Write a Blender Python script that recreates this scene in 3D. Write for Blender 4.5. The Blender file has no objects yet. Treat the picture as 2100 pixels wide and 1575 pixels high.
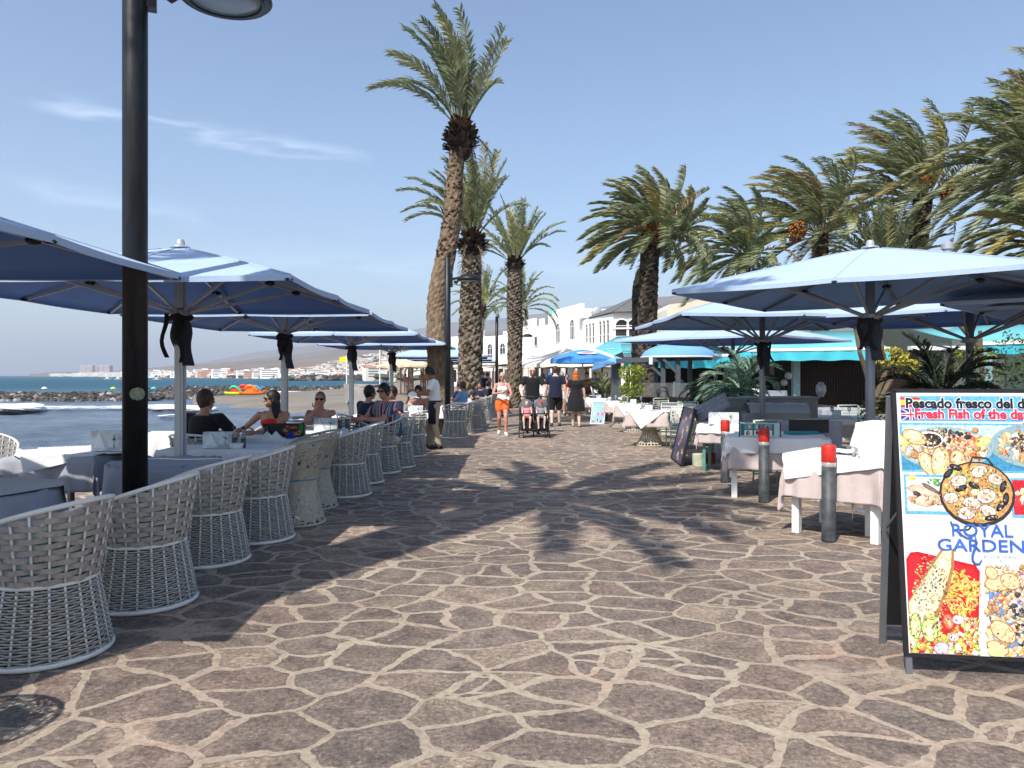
import bpy, math, random
import numpy as np
from mathutils import Vector, Matrix
R = math.radians
SC = bpy.context.scene
COL = SC.collection
random.seed(7)
F = 1540.0          # focal length in photo pixels (2100 wide)
EYE = 1.55
HAZE_D = 1.2e-4
HZ = 770.0          # horizon row in the photo
# ---------------------------------------------------------------- camera
cam = bpy.data.cameras.new('camera'); co = bpy.data.objects.new('camera', cam); COL.objects.link(co)
co.location = (0, 0, EYE); co.rotation_euler = (R(90), 0, 0)
cam.sensor_width = 36; cam.lens = 36*F/2100; cam.shift_y = (HZ-787.5)/2100
cam.clip_start = .05; cam.clip_end = 30000
SC.camera = co
# ---------------------------------------------------------------- light and sky
SUN_AZ, SUN_EL = R(30), R(50)      # shadows run away from camera and to the right
w = bpy.data.worlds.new('World'); SC.world = w; w.use_nodes = True
nt = w.node_tree; nt.nodes.clear()
sky = nt.nodes.new('ShaderNodeTexSky'); sky.sky_type = 'NISHITA'; sky.sun_disc = False
sky.sun_elevation = SUN_EL; sky.sun_rotation = SUN_AZ+math.pi
sky.air_density = 1.0; sky.dust_density = 1.2; sky.ozone_density = 2.4; sky.altitude = 0
bg = nt.nodes.new('ShaderNodeBackground'); bg.inputs[1].default_value = .135
out = nt.nodes.new('ShaderNodeOutputWorld')
# thin cirrus streaks laid on the sky by direction (azimuth, elevation)
tc = nt.nodes.new('ShaderNodeTexCoord'); sx = nt.nodes.new('ShaderNodeSeparateXYZ')
nt.links.new(tc.outputs['Generated'], sx.inputs[0])
def wm(op, a, b=None, c=None):
    n = nt.nodes.new('ShaderNodeMath'); n.operation = op
    for i, v in enumerate((a, b, c)):
        if v is None: continue
        if isinstance(v, (int, float)): n.inputs[i].default_value = v
        else: nt.links.new(v, n.inputs[i])
    return n.outputs[0]
az = wm('ARCTAN2', sx.outputs[0], sx.outputs[1]); el = wm('ARCSINE', sx.outputs[2])
cb = nt.nodes.new('ShaderNodeCombineXYZ'); nt.links.new(wm('MULTIPLY', az, 5.0), cb.inputs[0]); nt.links.new(wm('MULTIPLY', el, 26.0), cb.inputs[1])
nz = nt.nodes.new('ShaderNodeTexNoise'); nz.inputs['Scale'].default_value = 1.6; nz.inputs['Detail'].default_value = 6; nt.links.new(cb.outputs[0], nz.inputs['Vector'])
def streak(a0, e0, slope, wid, length, gain):
    # distance from the streak line e = e0 + slope*(az-a0), waved by noise
    line = wm('MULTIPLY_ADD', wm('SUBTRACT', az, a0), slope, e0)
    d = wm('ABSOLUTE', wm('SUBTRACT', wm('MULTIPLY_ADD', wm('SUBTRACT', nz.outputs[0], .5), .05, el), line))
    m = wm('SUBTRACT', 1, wm('DIVIDE', d, wid)); m = wm('MAXIMUM', m, 0)
    l = wm('MAXIMUM', wm('SUBTRACT', 1, wm('POWER', wm('ABSOLUTE', wm('DIVIDE', wm('SUBTRACT', az, a0), length)), 4)), 0)
    n = wm('MINIMUM', wm('MAXIMUM', wm('MULTIPLY', wm('SUBTRACT', nz.outputs[0], .38), 5), 0), 1)
    return wm('MULTIPLY', wm('MULTIPLY', wm('MULTIPLY', m, l), n), gain)
s1 = streak(-.38, .292, -.06, .011, .20, .32)
s2 = streak(-.50, .205, -.12, .016, .12, .12)
s3 = streak(-.12, .145, 0, .03, .35, .12)
cs = wm('ADD', wm('ADD', s1, s2), s3)
mx = nt.nodes.new('ShaderNodeMixRGB'); mx.inputs[2].default_value = (8.2, 9.2, 10.6, 1)
nt.links.new(cs, mx.inputs[0]); nt.links.new(sky.outputs[0], mx.inputs[1]); nt.links.new(mx.outputs[0], bg.inputs[0]); nt.links.new(bg.outputs[0], out.inputs[0])
sl = bpy.data.lights.new('sun', 'SUN'); sl.energy = 4.5; sl.angle = R(.53); sl.color = (1, .94, .86)
so = bpy.data.objects.new('sun', sl); COL.objects.link(so)
d = Vector((math.sin(SUN_AZ)*math.cos(SUN_EL), math.cos(SUN_AZ)*math.cos(SUN_EL), -math.sin(SUN_EL)))
so.rotation_euler = d.to_track_quat('-Z', 'Y').to_euler(); so.location = (-20, -30, 60)
SC.view_settings.view_transform = 'Standard'; SC.view_settings.look = 'None'
SC.view_settings.exposure = 0.53; SC.view_settings.gamma = 1
SC.cycles.max_bounces = 7; SC.cycles.diffuse_bounces = 3; SC.cycles.glossy_bounces = 3; SC.cycles.transmission_bounces = 4
SC.cycles.transparent_max_bounces = 12; SC.cycles.volume_bounces = 0; SC.cycles.caustics_reflective = False; SC.cycles.caustics_refractive = False
SC.cycles.use_denoising = True; SC.cycles.sample_clamp_indirect = 6
def px(x, y_depth): return (x-1050)/F*y_depth
def zat(ypx, d): return EYE+(HZ-ypx)/F*d
# ---------------------------------------------------------------- materials
MATS = {}
class NT:
    def __init__(s, name):
        s.m = bpy.data.materials.new(name); s.m.use_nodes = True; s.t = s.m.node_tree
        s.b = s.t.nodes['Principled BSDF']; s.o = s.t.nodes['Material Output']
    def n(s, typ, **kw):
        n = s.t.nodes.new('ShaderNode'+typ)
        for k, v in kw.items():
            if k in n.inputs.keys(): s.set(n.inputs[k], v)
            else: setattr(n, k, v)
        return n
    def set(s, inp, v):
        if isinstance(v, bpy.types.NodeSocket): s.t.links.new(v, inp)
        elif isinstance(v, tuple) and len(v) == 3 and inp.type == 'RGBA': inp.default_value = (*v, 1)
        else: inp.default_value = v
    def math(s, op, a, b=0, c=0, clamp=False):
        n = s.t.nodes.new('ShaderNodeMath'); n.operation = op; n.use_clamp = clamp
        for i, v in enumerate((a, b, c)): s.set(n.inputs[i], v)
        return n.outputs[0]
    def ramp(s, f, stops, interp='LINEAR'):
        n = s.t.nodes.new('ShaderNodeValToRGB'); s.t.links.new(f, n.inputs[0]); n.color_ramp.interpolation = interp
        e = n.color_ramp.elements
        while len(e) < len(stops): e.new(.5)
        for i, (p, c) in enumerate(stops): e[i].position = p; e[i].color = (*c, 1) if len(c) == 3 else c
        return n.outputs[0]
    def mix(s, f, a, b, mode='MIX'):
        n = s.t.nodes.new('ShaderNodeMixRGB'); n.blend_type = mode
        s.set(n.inputs[0], f); s.set(n.inputs[1], a); s.set(n.inputs[2], b); return n.outputs[0]
    def noise(s, vec, scale, detail=4, rough=.55, out=0):
        n = s.t.nodes.new('ShaderNodeTexNoise'); s.t.links.new(vec, n.inputs['Vector'])
        n.inputs['Scale'].default_value = scale; n.inputs['Detail'].default_value = detail; n.inputs['Roughness'].default_value = rough
        return n.outputs[out]
    def obj(s): return s.n('TexCoord').outputs['Object']
    def pos(s): return s.n('NewGeometry').outputs['Position']
    def bump(s, h, strength=.3, dist=.01):
        n = s.n('Bump'); n.inputs['Strength'].default_value = strength; n.inputs['Distance'].default_value = dist
        s.t.links.new(h, n.inputs['Height']); s.t.links.new(n.outputs[0], s.b.inputs['Normal'])
    def set_b(s, **kw):
        for k, v in kw.items(): s.set(s.b.inputs[{'color': 'Base Color', 'rough': 'Roughness', 'metal': 'Metallic', 'spec': 'Specular IOR Level', 'trans': 'Transmission Weight', 'ior': 'IOR', 'coat': 'Coat Weight', 'sheen': 'Sheen Weight'}[k]], v)
def plain(name, c, rough=.6, var=.12, scale=9, metal=0, bump=0, spec=.4):
    if name in MATS: return MATS[name]
    t = NT(name); o = t.obj(); f = t.noise(o, scale, 5)
    lo = tuple(v*(1-var*1.6) for v in c); hi = tuple(min(1, v*(1+var)) for v in c)
    t.set_b(color=t.ramp(f, [(.3, lo), (.7, hi)]), rough=rough, metal=metal, spec=spec)
    if bump: t.bump(t.noise(o, scale*6, 4), bump, .004)
    MATS[name] = t.m; return t.m
def vcol_mat(name, rough=.6, spec=.4, mottle=0):
    if name in MATS: return MATS[name]
    t = NT(name); a = t.n('Attribute'); a.attribute_name = 'Col'; cc = a.outputs['Color']
    if mottle: o = t.obj(); cc = t.mix(1, cc, t.ramp(t.noise(o, mottle, 6, .75), [(.3, (.55,.5,.45)), (.5, (1,1,1)), (.7, (1.4,1.38,1.3))]), 'MULTIPLY')
    t.set_b(color=cc, rough=rough, spec=spec)
    MATS[name] = t.m; return t.m
# ---------------------------------------------------------------- mesh builder
class MB:
    def __init__(s): s.v = []; s.f = []; s.c = []; s.cur = None; s.mi = []; s.m = 0
    def face(s, f): s.f.append(f); s.c.append(s.cur); s.mi.append(s.m)
    def box(s, c, size, rz=0, M=None):
        b = len(s.v); hx, hy, hz = size[0]/2, size[1]/2, size[2]/2; cr, sr = math.cos(rz), math.sin(rz)
        for dx, dy, dz in ((-1,-1,-1),(1,-1,-1),(1,1,-1),(-1,1,-1),(-1,-1,1),(1,-1,1),(1,1,1),(-1,1,1)):
            x, y, z = dx*hx, dy*hy, dz*hz
            if M is not None: p = M @ Vector((x, y, z)); s.v.append((p.x+c[0], p.y+c[1], p.z+c[2]))
            else: s.v.append((c[0]+x*cr-y*sr, c[1]+x*sr+y*cr, c[2]+z))
        for q in ((0,3,2,1),(4,5,6,7),(0,1,5,4),(1,2,6,5),(2,3,7,6),(3,0,4,7)): s.face(tuple(b+i for i in q))
        return s
    def bar(s, a, b, wd, th=None, up=(0,0,1)):
        a = Vector(a); b = Vector(b); d = (b-a); L = d.length; d.normalize(); up = Vector(up)
        sd = d.cross(up)
        if sd.length < 1e-4: sd = d.cross(Vector((1,0,0)))
        sd.normalize(); u2 = sd.cross(d); M = Matrix((sd, d, u2)).transposed()
        return s.box((a+b)/2, (wd, L, th or wd), M=M)
    def tube(s, pts, rad, n=8, caps=True, closed=False, sq=None):
        pts = [Vector(p) for p in pts]; N = len(pts)
        if not hasattr(rad, '__len__'): rad = [rad]*N
        base = len(s.v); prev = None
        for i, p in enumerate(pts):
            if closed: t = pts[(i+1) % N]-pts[i-1]
            else: t = pts[min(i+1, N-1)]-pts[max(i-1, 0)]
            if t.length < 1e-9: t = Vector((0,0,1))
            t.normalize()
            if prev is None:
                a = Vector((0,0,1)) if abs(t.z) < .9 else Vector((1,0,0)); u = t.cross(a).normalized()
            else:
                u = prev-t*prev.dot(t)
                u = u.normalized() if u.length > 1e-6 else t.cross(Vector((0,0,1))).normalized()
            prev = u; v = t.cross(u)
            for k in range(n):
                a = 2*math.pi*k/n; q = p+(u*math.cos(a)+v*math.sin(a))*rad[i]; s.v.append(tuple(q))
        M = N if closed else N-1
        for i in range(M):
            j = (i+1) % N
            for k in range(n):
                k2 = (k+1) % n; s.face((base+i*n+k, base+i*n+k2, base+j*n+k2, base+j*n+k))
        if caps and not closed:
            s.face(tuple(base+k for k in range(n-1, -1, -1))); s.face(tuple(base+(N-1)*n+k for k in range(n)))
        return s
    def lathe(s, prof, c=(0,0,0), n=24, cap=True, sx=1, sy=1):
        base = len(s.v)
        for r, z in prof:
            for k in range(n):
                a = 2*math.pi*k/n; s.v.append((c[0]+r*sx*math.cos(a), c[1]+r*sy*math.sin(a), c[2]+z))
        for i in range(len(prof)-1):
            for k in range(n):
                k2 = (k+1) % n; s.face((base+i*n+k, base+i*n+k2, base+(i+1)*n+k2, base+(i+1)*n+k))
        if cap:
            s.face(tuple(base+k for k in range(n-1, -1, -1))); m = (len(prof)-1)*n; s.face(tuple(base+m+k for k in range(n)))
        return s
    def ell(s, c, r, n=12, m=8, M=None):
        base = len(s.v); c = Vector(c)
        for i in range(m+1):
            th = math.pi*i/m
            for k in range(n):
                a = 2*math.pi*k/n; p = Vector((r[0]*math.sin(th)*math.cos(a), r[1]*math.sin(th)*math.sin(a), r[2]*math.cos(th)))
                if M is not None: p = M @ p
                s.v.append(tuple(c+p))
        for i in range(m):
            for k in range(n):
                k2 = (k+1) % n; s.face((base+i*n+k, base+(i+1)*n+k, base+(i+1)*n+k2, base+i*n+k2))
        return s
    def grid(s, P, close=False):
        """P[i][j] points"""
        base = len(s.v); ni, nj = len(P), len(P[0])
        for row in P:
            for p in row: s.v.append(tuple(p))
        for i in range(ni-1):
            for j in range(nj-1 if not close else nj):
                j2 = (j+1) % nj; s.face((base+i*nj+j, base+i*nj+j2, base+(i+1)*nj+j2, base+(i+1)*nj+j))
        return s
    def poly(s, pts): b = len(s.v); s.v += [tuple(p) for p in pts]; s.face(tuple(range(b, b+len(pts)))); return s
    def prism(s, pts2, z0, z1):
        b = len(s.v); n = len(pts2)
        s.v += [(x, y, z0) for x, y in pts2]+[(x, y, z1) for x, y in pts2]
        s.face(tuple(b+i for i in range(n-1, -1, -1))); s.face(tuple(b+n+i for i in range(n)))
        for i in range(n): j = (i+1) % n; s.face((b+i, b+j, b+n+j, b+n+i))
        return s
    def mesh(s, name, mats, smooth=False):
        me = bpy.data.meshes.new(name); me.from_pydata(s.v, [], s.f)
        if not isinstance(mats, (list, tuple)): mats = [mats]
        for m in mats: me.materials.append(m)
        if len(mats) > 1: me.polygons.foreach_set('material_index', s.mi)
        if any(c is not None for c in s.c):
            ca = me.color_attributes.new('Col', 'FLOAT_COLOR', 'CORNER'); arr = []
            for f, c in zip(s.f, s.c): arr += [*(c or (1,1,1)), 1]*len(f)
            ca.data.foreach_set('color', arr)
        if smooth: me.polygons.foreach_set('use_smooth', [True]*len(s.f))
        me.update(); return me
    def obj(s, name, mats, parent=None, smooth=False, loc=None, rz=0):
        return link(name, s.mesh(name, mats, smooth), parent, loc, rz)
def link(name, me, parent=None, loc=None, rz=0):
    o = bpy.data.objects.new(name, me); COL.objects.link(o)
    if parent is not None: o.parent = parent
    if loc is not None: o.location = loc
    if rz: o.rotation_euler.z = rz
    return o
def tag(o, label=None, cat=None, group=None, kind=None):
    if label: o['label'] = label
    if cat: o['category'] = cat
    if group: o['group'] = group
    if kind: o['kind'] = kind
    return o
def thing(name, label, cat, loc=(0,0,0), rz=0, group=None):
    o = bpy.data.objects.new(name, None); COL.objects.link(o); o.location = loc; o.rotation_euler.z = rz; o.empty_display_size = .2
    return tag(o, label, cat, group)
CH = {}
def kids(o): return [c for c in bpy.data.objects if c.parent == o]
def dup(root, loc, rz=0, label=None, group=None, scale=None, mats=None, skip=()):
    def rec(o, par):
        c = o.copy(); COL.objects.link(c); c.parent = par
        for k in CH.setdefault(o.name, kids(o)):
            if k.name.split('.')[0] not in skip: rec(k, c)
        return c
    r = rec(root, None); r.location = loc; r.rotation_euler.z = rz
    if scale: r.scale = (scale,)*3 if not hasattr(scale, '__len__') else scale
    if label: r['label'] = label
    if group: r['group'] = group
    return r
def solid(o, th, off=-1):
    m = o.modifiers.new('s', 'SOLIDIFY'); m.thickness = th; m.offset = off; return o
def bevel(o, wd, seg=2):
    m = o.modifiers.new('b', 'BEVEL'); m.width = wd; m.segments = seg; m.limit_method = 'ANGLE'; return o
def bake(o):
    dg = bpy.context.evaluated_depsgraph_get(); me = bpy.data.meshes.new_from_object(o.evaluated_get(dg)); o.modifiers.clear(); o.data = me; return o
# ---------------------------------------------------------------- shared materials
metal_pale = plain('pale_aluminium', (.42,.45,.49), .38, .05, 6, metal=.35)
metal_grey = plain('grey_metal', (.22,.235,.26), .4, .06, 6, metal=.3)
metal_dark = plain('dark_metal', (.014,.015,.018), .42, .1, 5)
pb_ = NT('black_paint'); o_ = pb_.obj(); mp_ = pb_.n('Mapping'); pb_.set(mp_.inputs[0], o_); mp_.inputs['Scale'].default_value = (9, 9, 1.2)
n1_ = pb_.noise(mp_.outputs[0], 3, 8, .75); pb_.set_b(color=pb_.ramp(n1_, [(.35, (.005,.006,.008)), (.6, (.016,.017,.019)), (.69, (.02,.02,.022)), (.72, (.10,.095,.09))]), rough=pb_.math('MULTIPLY_ADD', n1_, .5, .2), spec=.35); post_black = pb_.m; MATS['black_paint'] = post_black
white_paint = plain('white_paint', (.78,.79,.78), .4, .04, 8)
black_plastic = plain('black_plastic', (.012,.012,.014), .5, .1)
# stone paving
t = NT('flagstone'); P = t.pos()
wv = t.n('VectorMath', operation='SUBTRACT'); t.set(wv.inputs[0], t.noise(P, 1.3, 3, .5, 1)); wv.inputs[1].default_value = (.5,.5,.5)
w2 = t.n('VectorMath', operation='SUBTRACT'); t.set(w2.inputs[0], t.noise(P, 9, 3, .6, 1)); w2.inputs[1].default_value = (.5,.5,.5)
def vs(v, k): n = t.n('VectorMath', operation='SCALE'); t.set(n.inputs[0], v); n.inputs['Scale'].default_value = k; return n.outputs[0]
def va(a, b): n = t.n('VectorMath', operation='ADD'); t.set(n.inputs[0], a); t.set(n.inputs[1], b); return n.outputs[0]
Q = va(va(P, vs(wv.outputs[0], .42)), vs(w2.outputs[0], .035))
mp = t.n('Mapping'); t.set(mp.inputs[0], Q); mp.inputs['Rotation'].default_value = (0, 0, .5); mp.inputs['Scale'].default_value = (.84, 1.12, 1)
def vor(feat, sc=3.05): n = t.n('TexVoronoi', feature=feat, voronoi_dimensions='2D'); t.set(n.inputs['Vector'], mp.outputs[0]); n.inputs['Scale'].default_value = sc; n.inputs['Randomness'].default_value = 1; return n
ve, vf = vor('DISTANCE_TO_EDGE'), vor('F1')
ve2, vf2 = vor('DISTANCE_TO_EDGE', 4.9), vor('F1', 4.9)
rnd = t.n('SeparateColor'); t.set(rnd.inputs[0], vf.outputs['Color']); rnd2 = t.n('SeparateColor'); t.set(rnd2.inputs[0], vf2.outputs['Color'])
sub = t.math('GREATER_THAN', rnd.outputs[2], .92)      # some cells are broken up into smaller stones
dist = t.math('MINIMUM', ve.outputs['Distance'], t.math('ADD', ve2.outputs['Distance'], t.math('MULTIPLY', t.math('SUBTRACT', 1, sub), 9)))
ragged = t.noise(P, 13, 7, .78)
edge = t.math('ADD', dist, t.math('MULTIPLY', t.math('SUBTRACT', ragged, .5), .19))
width = t.math('ADD', t.math('MULTIPLY', t.noise(P, 1.3, 2), .15), -.018)
stone = t.math('DIVIDE', t.math('SUBTRACT', edge, width), .022, clamp=True)
worn = t.math('MULTIPLY', t.math('SUBTRACT', t.noise(P, 12, 9, .82), .535), 20, clamp=True)
wornpatch = t.math('MULTIPLY', t.math('SUBTRACT', t.noise(P, 1.9, 3), .40), 6, clamp=True)
fleck = t.math('MULTIPLY', t.math('SUBTRACT', t.noise(P, 30, 8, .85), .575), 22, clamp=True)
stone = t.math('MULTIPLY', stone, t.math('SUBTRACT', 1, t.math('MULTIPLY', t.math('MULTIPLY', worn, wornpatch), .8)))
bare = t.math('MULTIPLY', t.math('SUBTRACT', t.noise(P, .8, 6, .62), .585), 16, clamp=True)      # stretches where mortar has been smeared over the stones
stone = t.math('MULTIPLY', stone, t.math('SUBTRACT', 1, t.math('MULTIPLY', bare, .85)))
pick = t.math('ADD', t.math('MULTIPLY', rnd.outputs[0], t.math('SUBTRACT', 1, sub)), t.math('MULTIPLY', rnd2.outputs[0], sub))
c1 = t.ramp(pick, [(0, (.138,.108,.092)), (.25, (.178,.142,.120)), (.5, (.157,.132,.114)), (.7, (.190,.144,.119)), (.88, (.225,.182,.146)), (1, (.29,.235,.18))])
spk = t.noise(P, 36, 8, .85)
c1 = t.mix(1, c1, t.ramp(spk, [(.38, (.42,.39,.40)), (.5, (.95,.95,.95)), (.62, (1.75,1.70,1.62))]), 'MULTIPLY')
c1 = t.mix(1, c1, t.ramp(t.noise(P, 6, 6, .7), [(.38, (.66,.65,.68)), (.62, (1.32,1.29,1.25))]), 'MULTIPLY')
c1 = t.mix(t.math('MULTIPLY', fleck, .6), c1, (.42,.37,.31))
mort = t.ramp(t.noise(P, .75, 3), [(.36, (.385,.325,.25)), (.48, (.335,.28,.215)), (.60, (.34,.27,.21)), (.70, (.41,.27,.21))])
mort = t.mix(1, mort, t.ramp(t.noise(P, 18, 8, .8), [(.38, (.68,.66,.64)), (.5, (1,1,1)), (.62, (1.2,1.2,1.19))]), 'MULTIPLY')
rim = t.math('SUBTRACT', 1, t.math('MULTIPLY', t.math('ABSOLUTE', t.math('SUBTRACT', edge, width)), 60), clamp=True)
mort = t.mix(t.math('MULTIPLY', rim, .35), mort, (.52,.45,.36))
dirt = t.ramp(t.noise(P, .35, 5, .6), [(.35, (.92,.90,.89)), (.62, (1.20,1.19,1.17))])
t.set_b(color=t.mix(1, t.mix(stone, mort, c1), dirt, 'MULTIPLY'), rough=t.math('MULTIPLY_ADD', spk, .25, .62), spec=.35)
hh = t.math('ADD', t.math('MULTIPLY', t.math('MULTIPLY', stone, t.math('ADD', .5, t.math('MULTIPLY', pick, .6))), .6), t.math('MULTIPLY', t.math('ADD', spk, ragged), .40))
t.bump(hh, .8, .016)
flag = t.m; MATS['flag'] = flag
# ================================================================ SETTING: paving, sea, beach, hills
SEA = -3.0
m = MB()
# promenade slab: seaward edge, then the sea wall steps out towards the sea further on
edge = [(-8.2,-12), (-8.2,9), (-7.6,17), (-6.5,22), (-5.7,26), (-5.5,34), (-6.6,42), (-9.0,44), (-10.6,60), (-14,64), (-16,90), (-24,150), (-30,240)]
slab = edge+[(60,240), (60,-12)]
m.poly([(x, y, 0) for x, y in slab])
for (x0,y0),(x1,y1) in zip(edge[:-1], edge[1:]): m.poly([(x0,y0,0),(x1,y1,0),(x1,y1,-4),(x0,y0,-4)])
tag(m.obj('promenade', flag), kind='structure')
# ground under everything
sand = NT('beach_sand'); P = sand.pos()
sand.set_b(color=sand.ramp(sand.noise(P, .12, 5), [(.3, (.15,.13,.105)), (.7, (.23,.20,.16))]), rough=.9); sand.bump(sand.noise(P, .9, 6), .6, .15); sand = sand.m
wat = NT('sea_water'); P = wat.pos()
mp = wat.n('Mapping'); wat.set(mp.inputs[0], P); mp.inputs['Scale'].default_value = (.55, 1.0, 1); mp.inputs['Rotation'].default_value = (0,0,.25)
sp = wat.n('SeparateXYZ'); wat.set(sp.inputs[0], P)
far = wat.math('DIVIDE', wat.math('SUBTRACT', sp.outputs[1], 90), 200, clamp=True)
near_c = wat.ramp(wat.noise(mp.outputs[0], .16, 5), [(.35, (.07,.10,.145)), (.65, (.15,.19,.25))])  # greyer, lighter near tone puts reflected light into the water colour
far_c = wat.ramp(wat.noise(mp.outputs[0], .012, 4), [(.35, (.008,.06,.10)), (.65, (.02,.11,.155))])
wat.set_b(color=wat.mix(far, near_c, far_c), rough=wat.math('MULTIPLY_ADD', far, .28, .2), spec=.42, ior=1.33)
h = wat.math('ADD', wat.noise(mp.outputs[0], .35, 8, .68), wat.math('MULTIPLY', wat.noise(mp.outputs[0], 1.7, 5, .65), .3))
wat.bump(h, 1.0, 1.1); wat = wat.m
# near sea: displaced grid in rings of distance, then flat to the horizon
m = MB(); rows = []
ds = list(np.geomspace(8, 420, 150))+list(np.geomspace(480, 26000, 22))
for dd in ds:
    row = []
    for k in range(121):
        t_ = k/120; x = dd*(-1.1+t_*1.9) - 6*(1-t_)
        a = max(0, 1-dd/420)
        z = a*(.16*math.sin(dd*.55+x*.11)+.11*math.sin(dd*1.15-x*.31+1)+.07*math.sin(x*.9+dd*.37)+.06*math.sin(x*1.9-dd*1.7))
        row.append((x, dd, SEA+z))
    rows.append(row)
m.grid(rows); tag(m.obj('sea', wat, smooth=True), kind='structure')
# terrain: coast strip rising to the hills, in polar steps
hill = NT('hill_ground'); P = hill.pos()
c = hill.ramp(hill.noise(P, .004, 8, .65), [(.3, (.11,.08,.06)), (.5, (.17,.125,.095)), (.7, (.24,.185,.14))])
hill.set_b(color=hill.mix(hill.math('MULTIPLY', hill.math('SUBTRACT', hill.noise(P, .03, 6, .7), .5), 5, clamp=True), c, (.07,.08,.045)), rough=.95)
hill = hill.m
RIDGE = [(60,768),(100,764),(200,763),(270,758),(380,748),(520,735),(666,722),(800,703),(937,688),(1060,665),(1130,650),(1200,641),(1290,625),(1400,606),(1600,588),(1800,590),(2300,600),(2700,620)]
COAST = [(60,4200),(100,3600),(200,2600),(300,1500),(450,1250),(600,950),(760,620),(860,400),(930,300),(2700,280)]
def itp(tab, x):
    return float(np.interp(x, [a for a, _ in tab], [b for _, b in tab]))
def fbm(x, y, s=1):
    v = 0; a = 1
    for i in range(4):
        v += a*math.sin(x*s+1.7*i+1.3*math.sin(y*s*.9+i))*math.cos(y*s*1.1+2.1*i+math.sin(x*s*.7)); s *= 2.1; a *= .5
    return v/1.9
DMAX = 4600
def terr(xp, tt):
    """height at image azimuth xp and fraction tt from coast to ridge"""
    dc = itp(COAST, xp); dd = dc+(DMAX-dc)*tt
    hr = (HZ-itp(RIDGE, xp))/F*DMAX
    z = SEA+1.2+min(1, tt*60)*3 + (hr)*(tt**1.55)*(1+.10*fbm(xp*.012, tt*6))
    return Vector(((xp-1050)/F*dd, dd, z))
rows = []
for i in range(70):
    tt = (i/69)**1.8
    rows.append([terr(60+k*11, tt)+Vector((0,0,fbm(k*.31, i*.4)*6*tt)) for k in range(240)])
rows.insert(0, [Vector((p.x, p.y-2, SEA-.6)) for p in rows[0]])
rows.append([Vector((p.x*1.25, p.y*1.25, SEA-.6)) for p in rows[-1]])
m = MB(); m.grid(rows); tag(m.obj('hills', hill, smooth=True), kind='structure')
# farther and paler mountain behind
rows = []
for i in range(16):
    tt = i/15; rows.append([])
    for k in range(90):
        xp = 250+k*14; top = np.interp(xp, [250,420,520,600,700,900,1500], [764,742,722,712,700,665,600])
        dd = 8200+1500*tt; rows[-1].append(((xp-1050)/F*dd, dd, SEA+((HZ-top)/F*9700)*tt**.8*(1+.04*fbm(k*.3, i*.5))))
m = MB(); m.grid(rows); tag(m.obj('mountain', hill, smooth=True), kind='structure')
# beach sand
def S(xp, yp, z=SEA): d_ = (EYE-z)*F/(yp-HZ); return ((xp-1050)/F*d_, d_, z)
low = [(395,829),(430,834),(494,838),(560,846),(628,853),(700,862),(760,873),(830,892)]
up = [(395,812),(430,812),(494,812),(560,812),(628,809),(700,805),(760,804),(872,802)]
rows = []
for i in range(9):
    tt = i/8; r_ = []
    for a, b in zip(low, up):
        A, B = Vector(S(*a)), Vector(S(*b)); p = A.lerp(B, tt); p.z = SEA-.25+1.5*math.sin(min(1, tt*1.35)*math.pi*.62)*(0.5+.5*(a[0]-390)/400); r_.append(p)
    rows.append(r_)
m = MB(); m.grid(rows); tag(m.obj('beach', sand, smooth=True), kind='structure')
# foam
foam = NT('sea_foam'); P = foam.pos()
mp = foam.n('Mapping'); foam.set(mp.inputs[0], P); mp.inputs['Scale'].default_value = (.5, 1, 1)
foam.set_b(color=foam.ramp(foam.noise(P, 1.2, 6), [(.3, (.6,.65,.7)), (.6, (.8,.82,.84))]), rough=.9)
a = foam.math('MULTIPLY', foam.math('SUBTRACT', foam.noise(mp.outputs[0], .9, 7, .7), foam.n('Attribute', attribute_name='Thin').outputs['Fac']), 9, clamp=True)
foam.t.links.new(a, foam.b.inputs['Alpha']); foam = foam.m
def foam_patch(name, pts_low, pts_up, thin, hump=0.0, label=''):
    mb = MB(); rows = []; ths = []
    n = 9
    for i in range(n):
        tt = i/(n-1); r_ = []
        for a, b in zip(pts_low, pts_up):
            p = Vector(S(*a)).lerp(Vector(S(*b)), tt); p.z = SEA+.36+hump*math.sin(tt*math.pi)**.7; r_.append(p)
        rows.append(r_)
    # densify across
    dens = []
    for r_ in rows:
        q = []
        for a, b in zip(r_[:-1], r_[1:]):
            for k in range(8): q.append(a.lerp(b, k/8))
        q.append(r_[-1]); dens.append(q)
    mb.grid(dens); o = mb.obj(name, foam, smooth=True)
    at = o.data.attributes.new('Thin', 'FLOAT', 'POINT'); nj = len(dens[0]); arr = []
    for i in range(n):
        for j in range(nj):
            u, v = i/(n-1), j/(nj-1); e = min(1, 3.2*min(u, 1-u))*min(1, 6*min(v, 1-v)); arr.append(thin+(1-e)*.5)
    at.data.foreach_set('value', arr)
    return tag(o, label, None, None, 'stuff')
foam_patch('wave_crest', [(-60,853),(30,855),(70,852),(98,846)], [(-60,836),(30,836),(70,834),(98,843)], .22, .55, 'white breaking wave crest rolling in on the left')
foam_patch('surf_foam', [(-80,838),(90,850),(200,850),(320,852),(400,858),(470,852)], [(-80,832),(90,834),(200,835),(320,830),(400,833),(470,842)], .42, .05, 'thin surf foam spreading toward the beach')
foam_patch('surf_foam', [(290,853),(340,851),(380,849),(430,850),(452,845)], [(290,832),(340,832),(380,834),(430,838),(452,841)], .26, .1, 'dense white surf foam behind the umbrella pole')
foam_patch('surf_foam', [(310,864),(345,860),(390,857),(440,857)], [(310,860),(345,857),(390,854),(440,855)], .3, .05, 'thin foam line in front of the surf')
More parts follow.
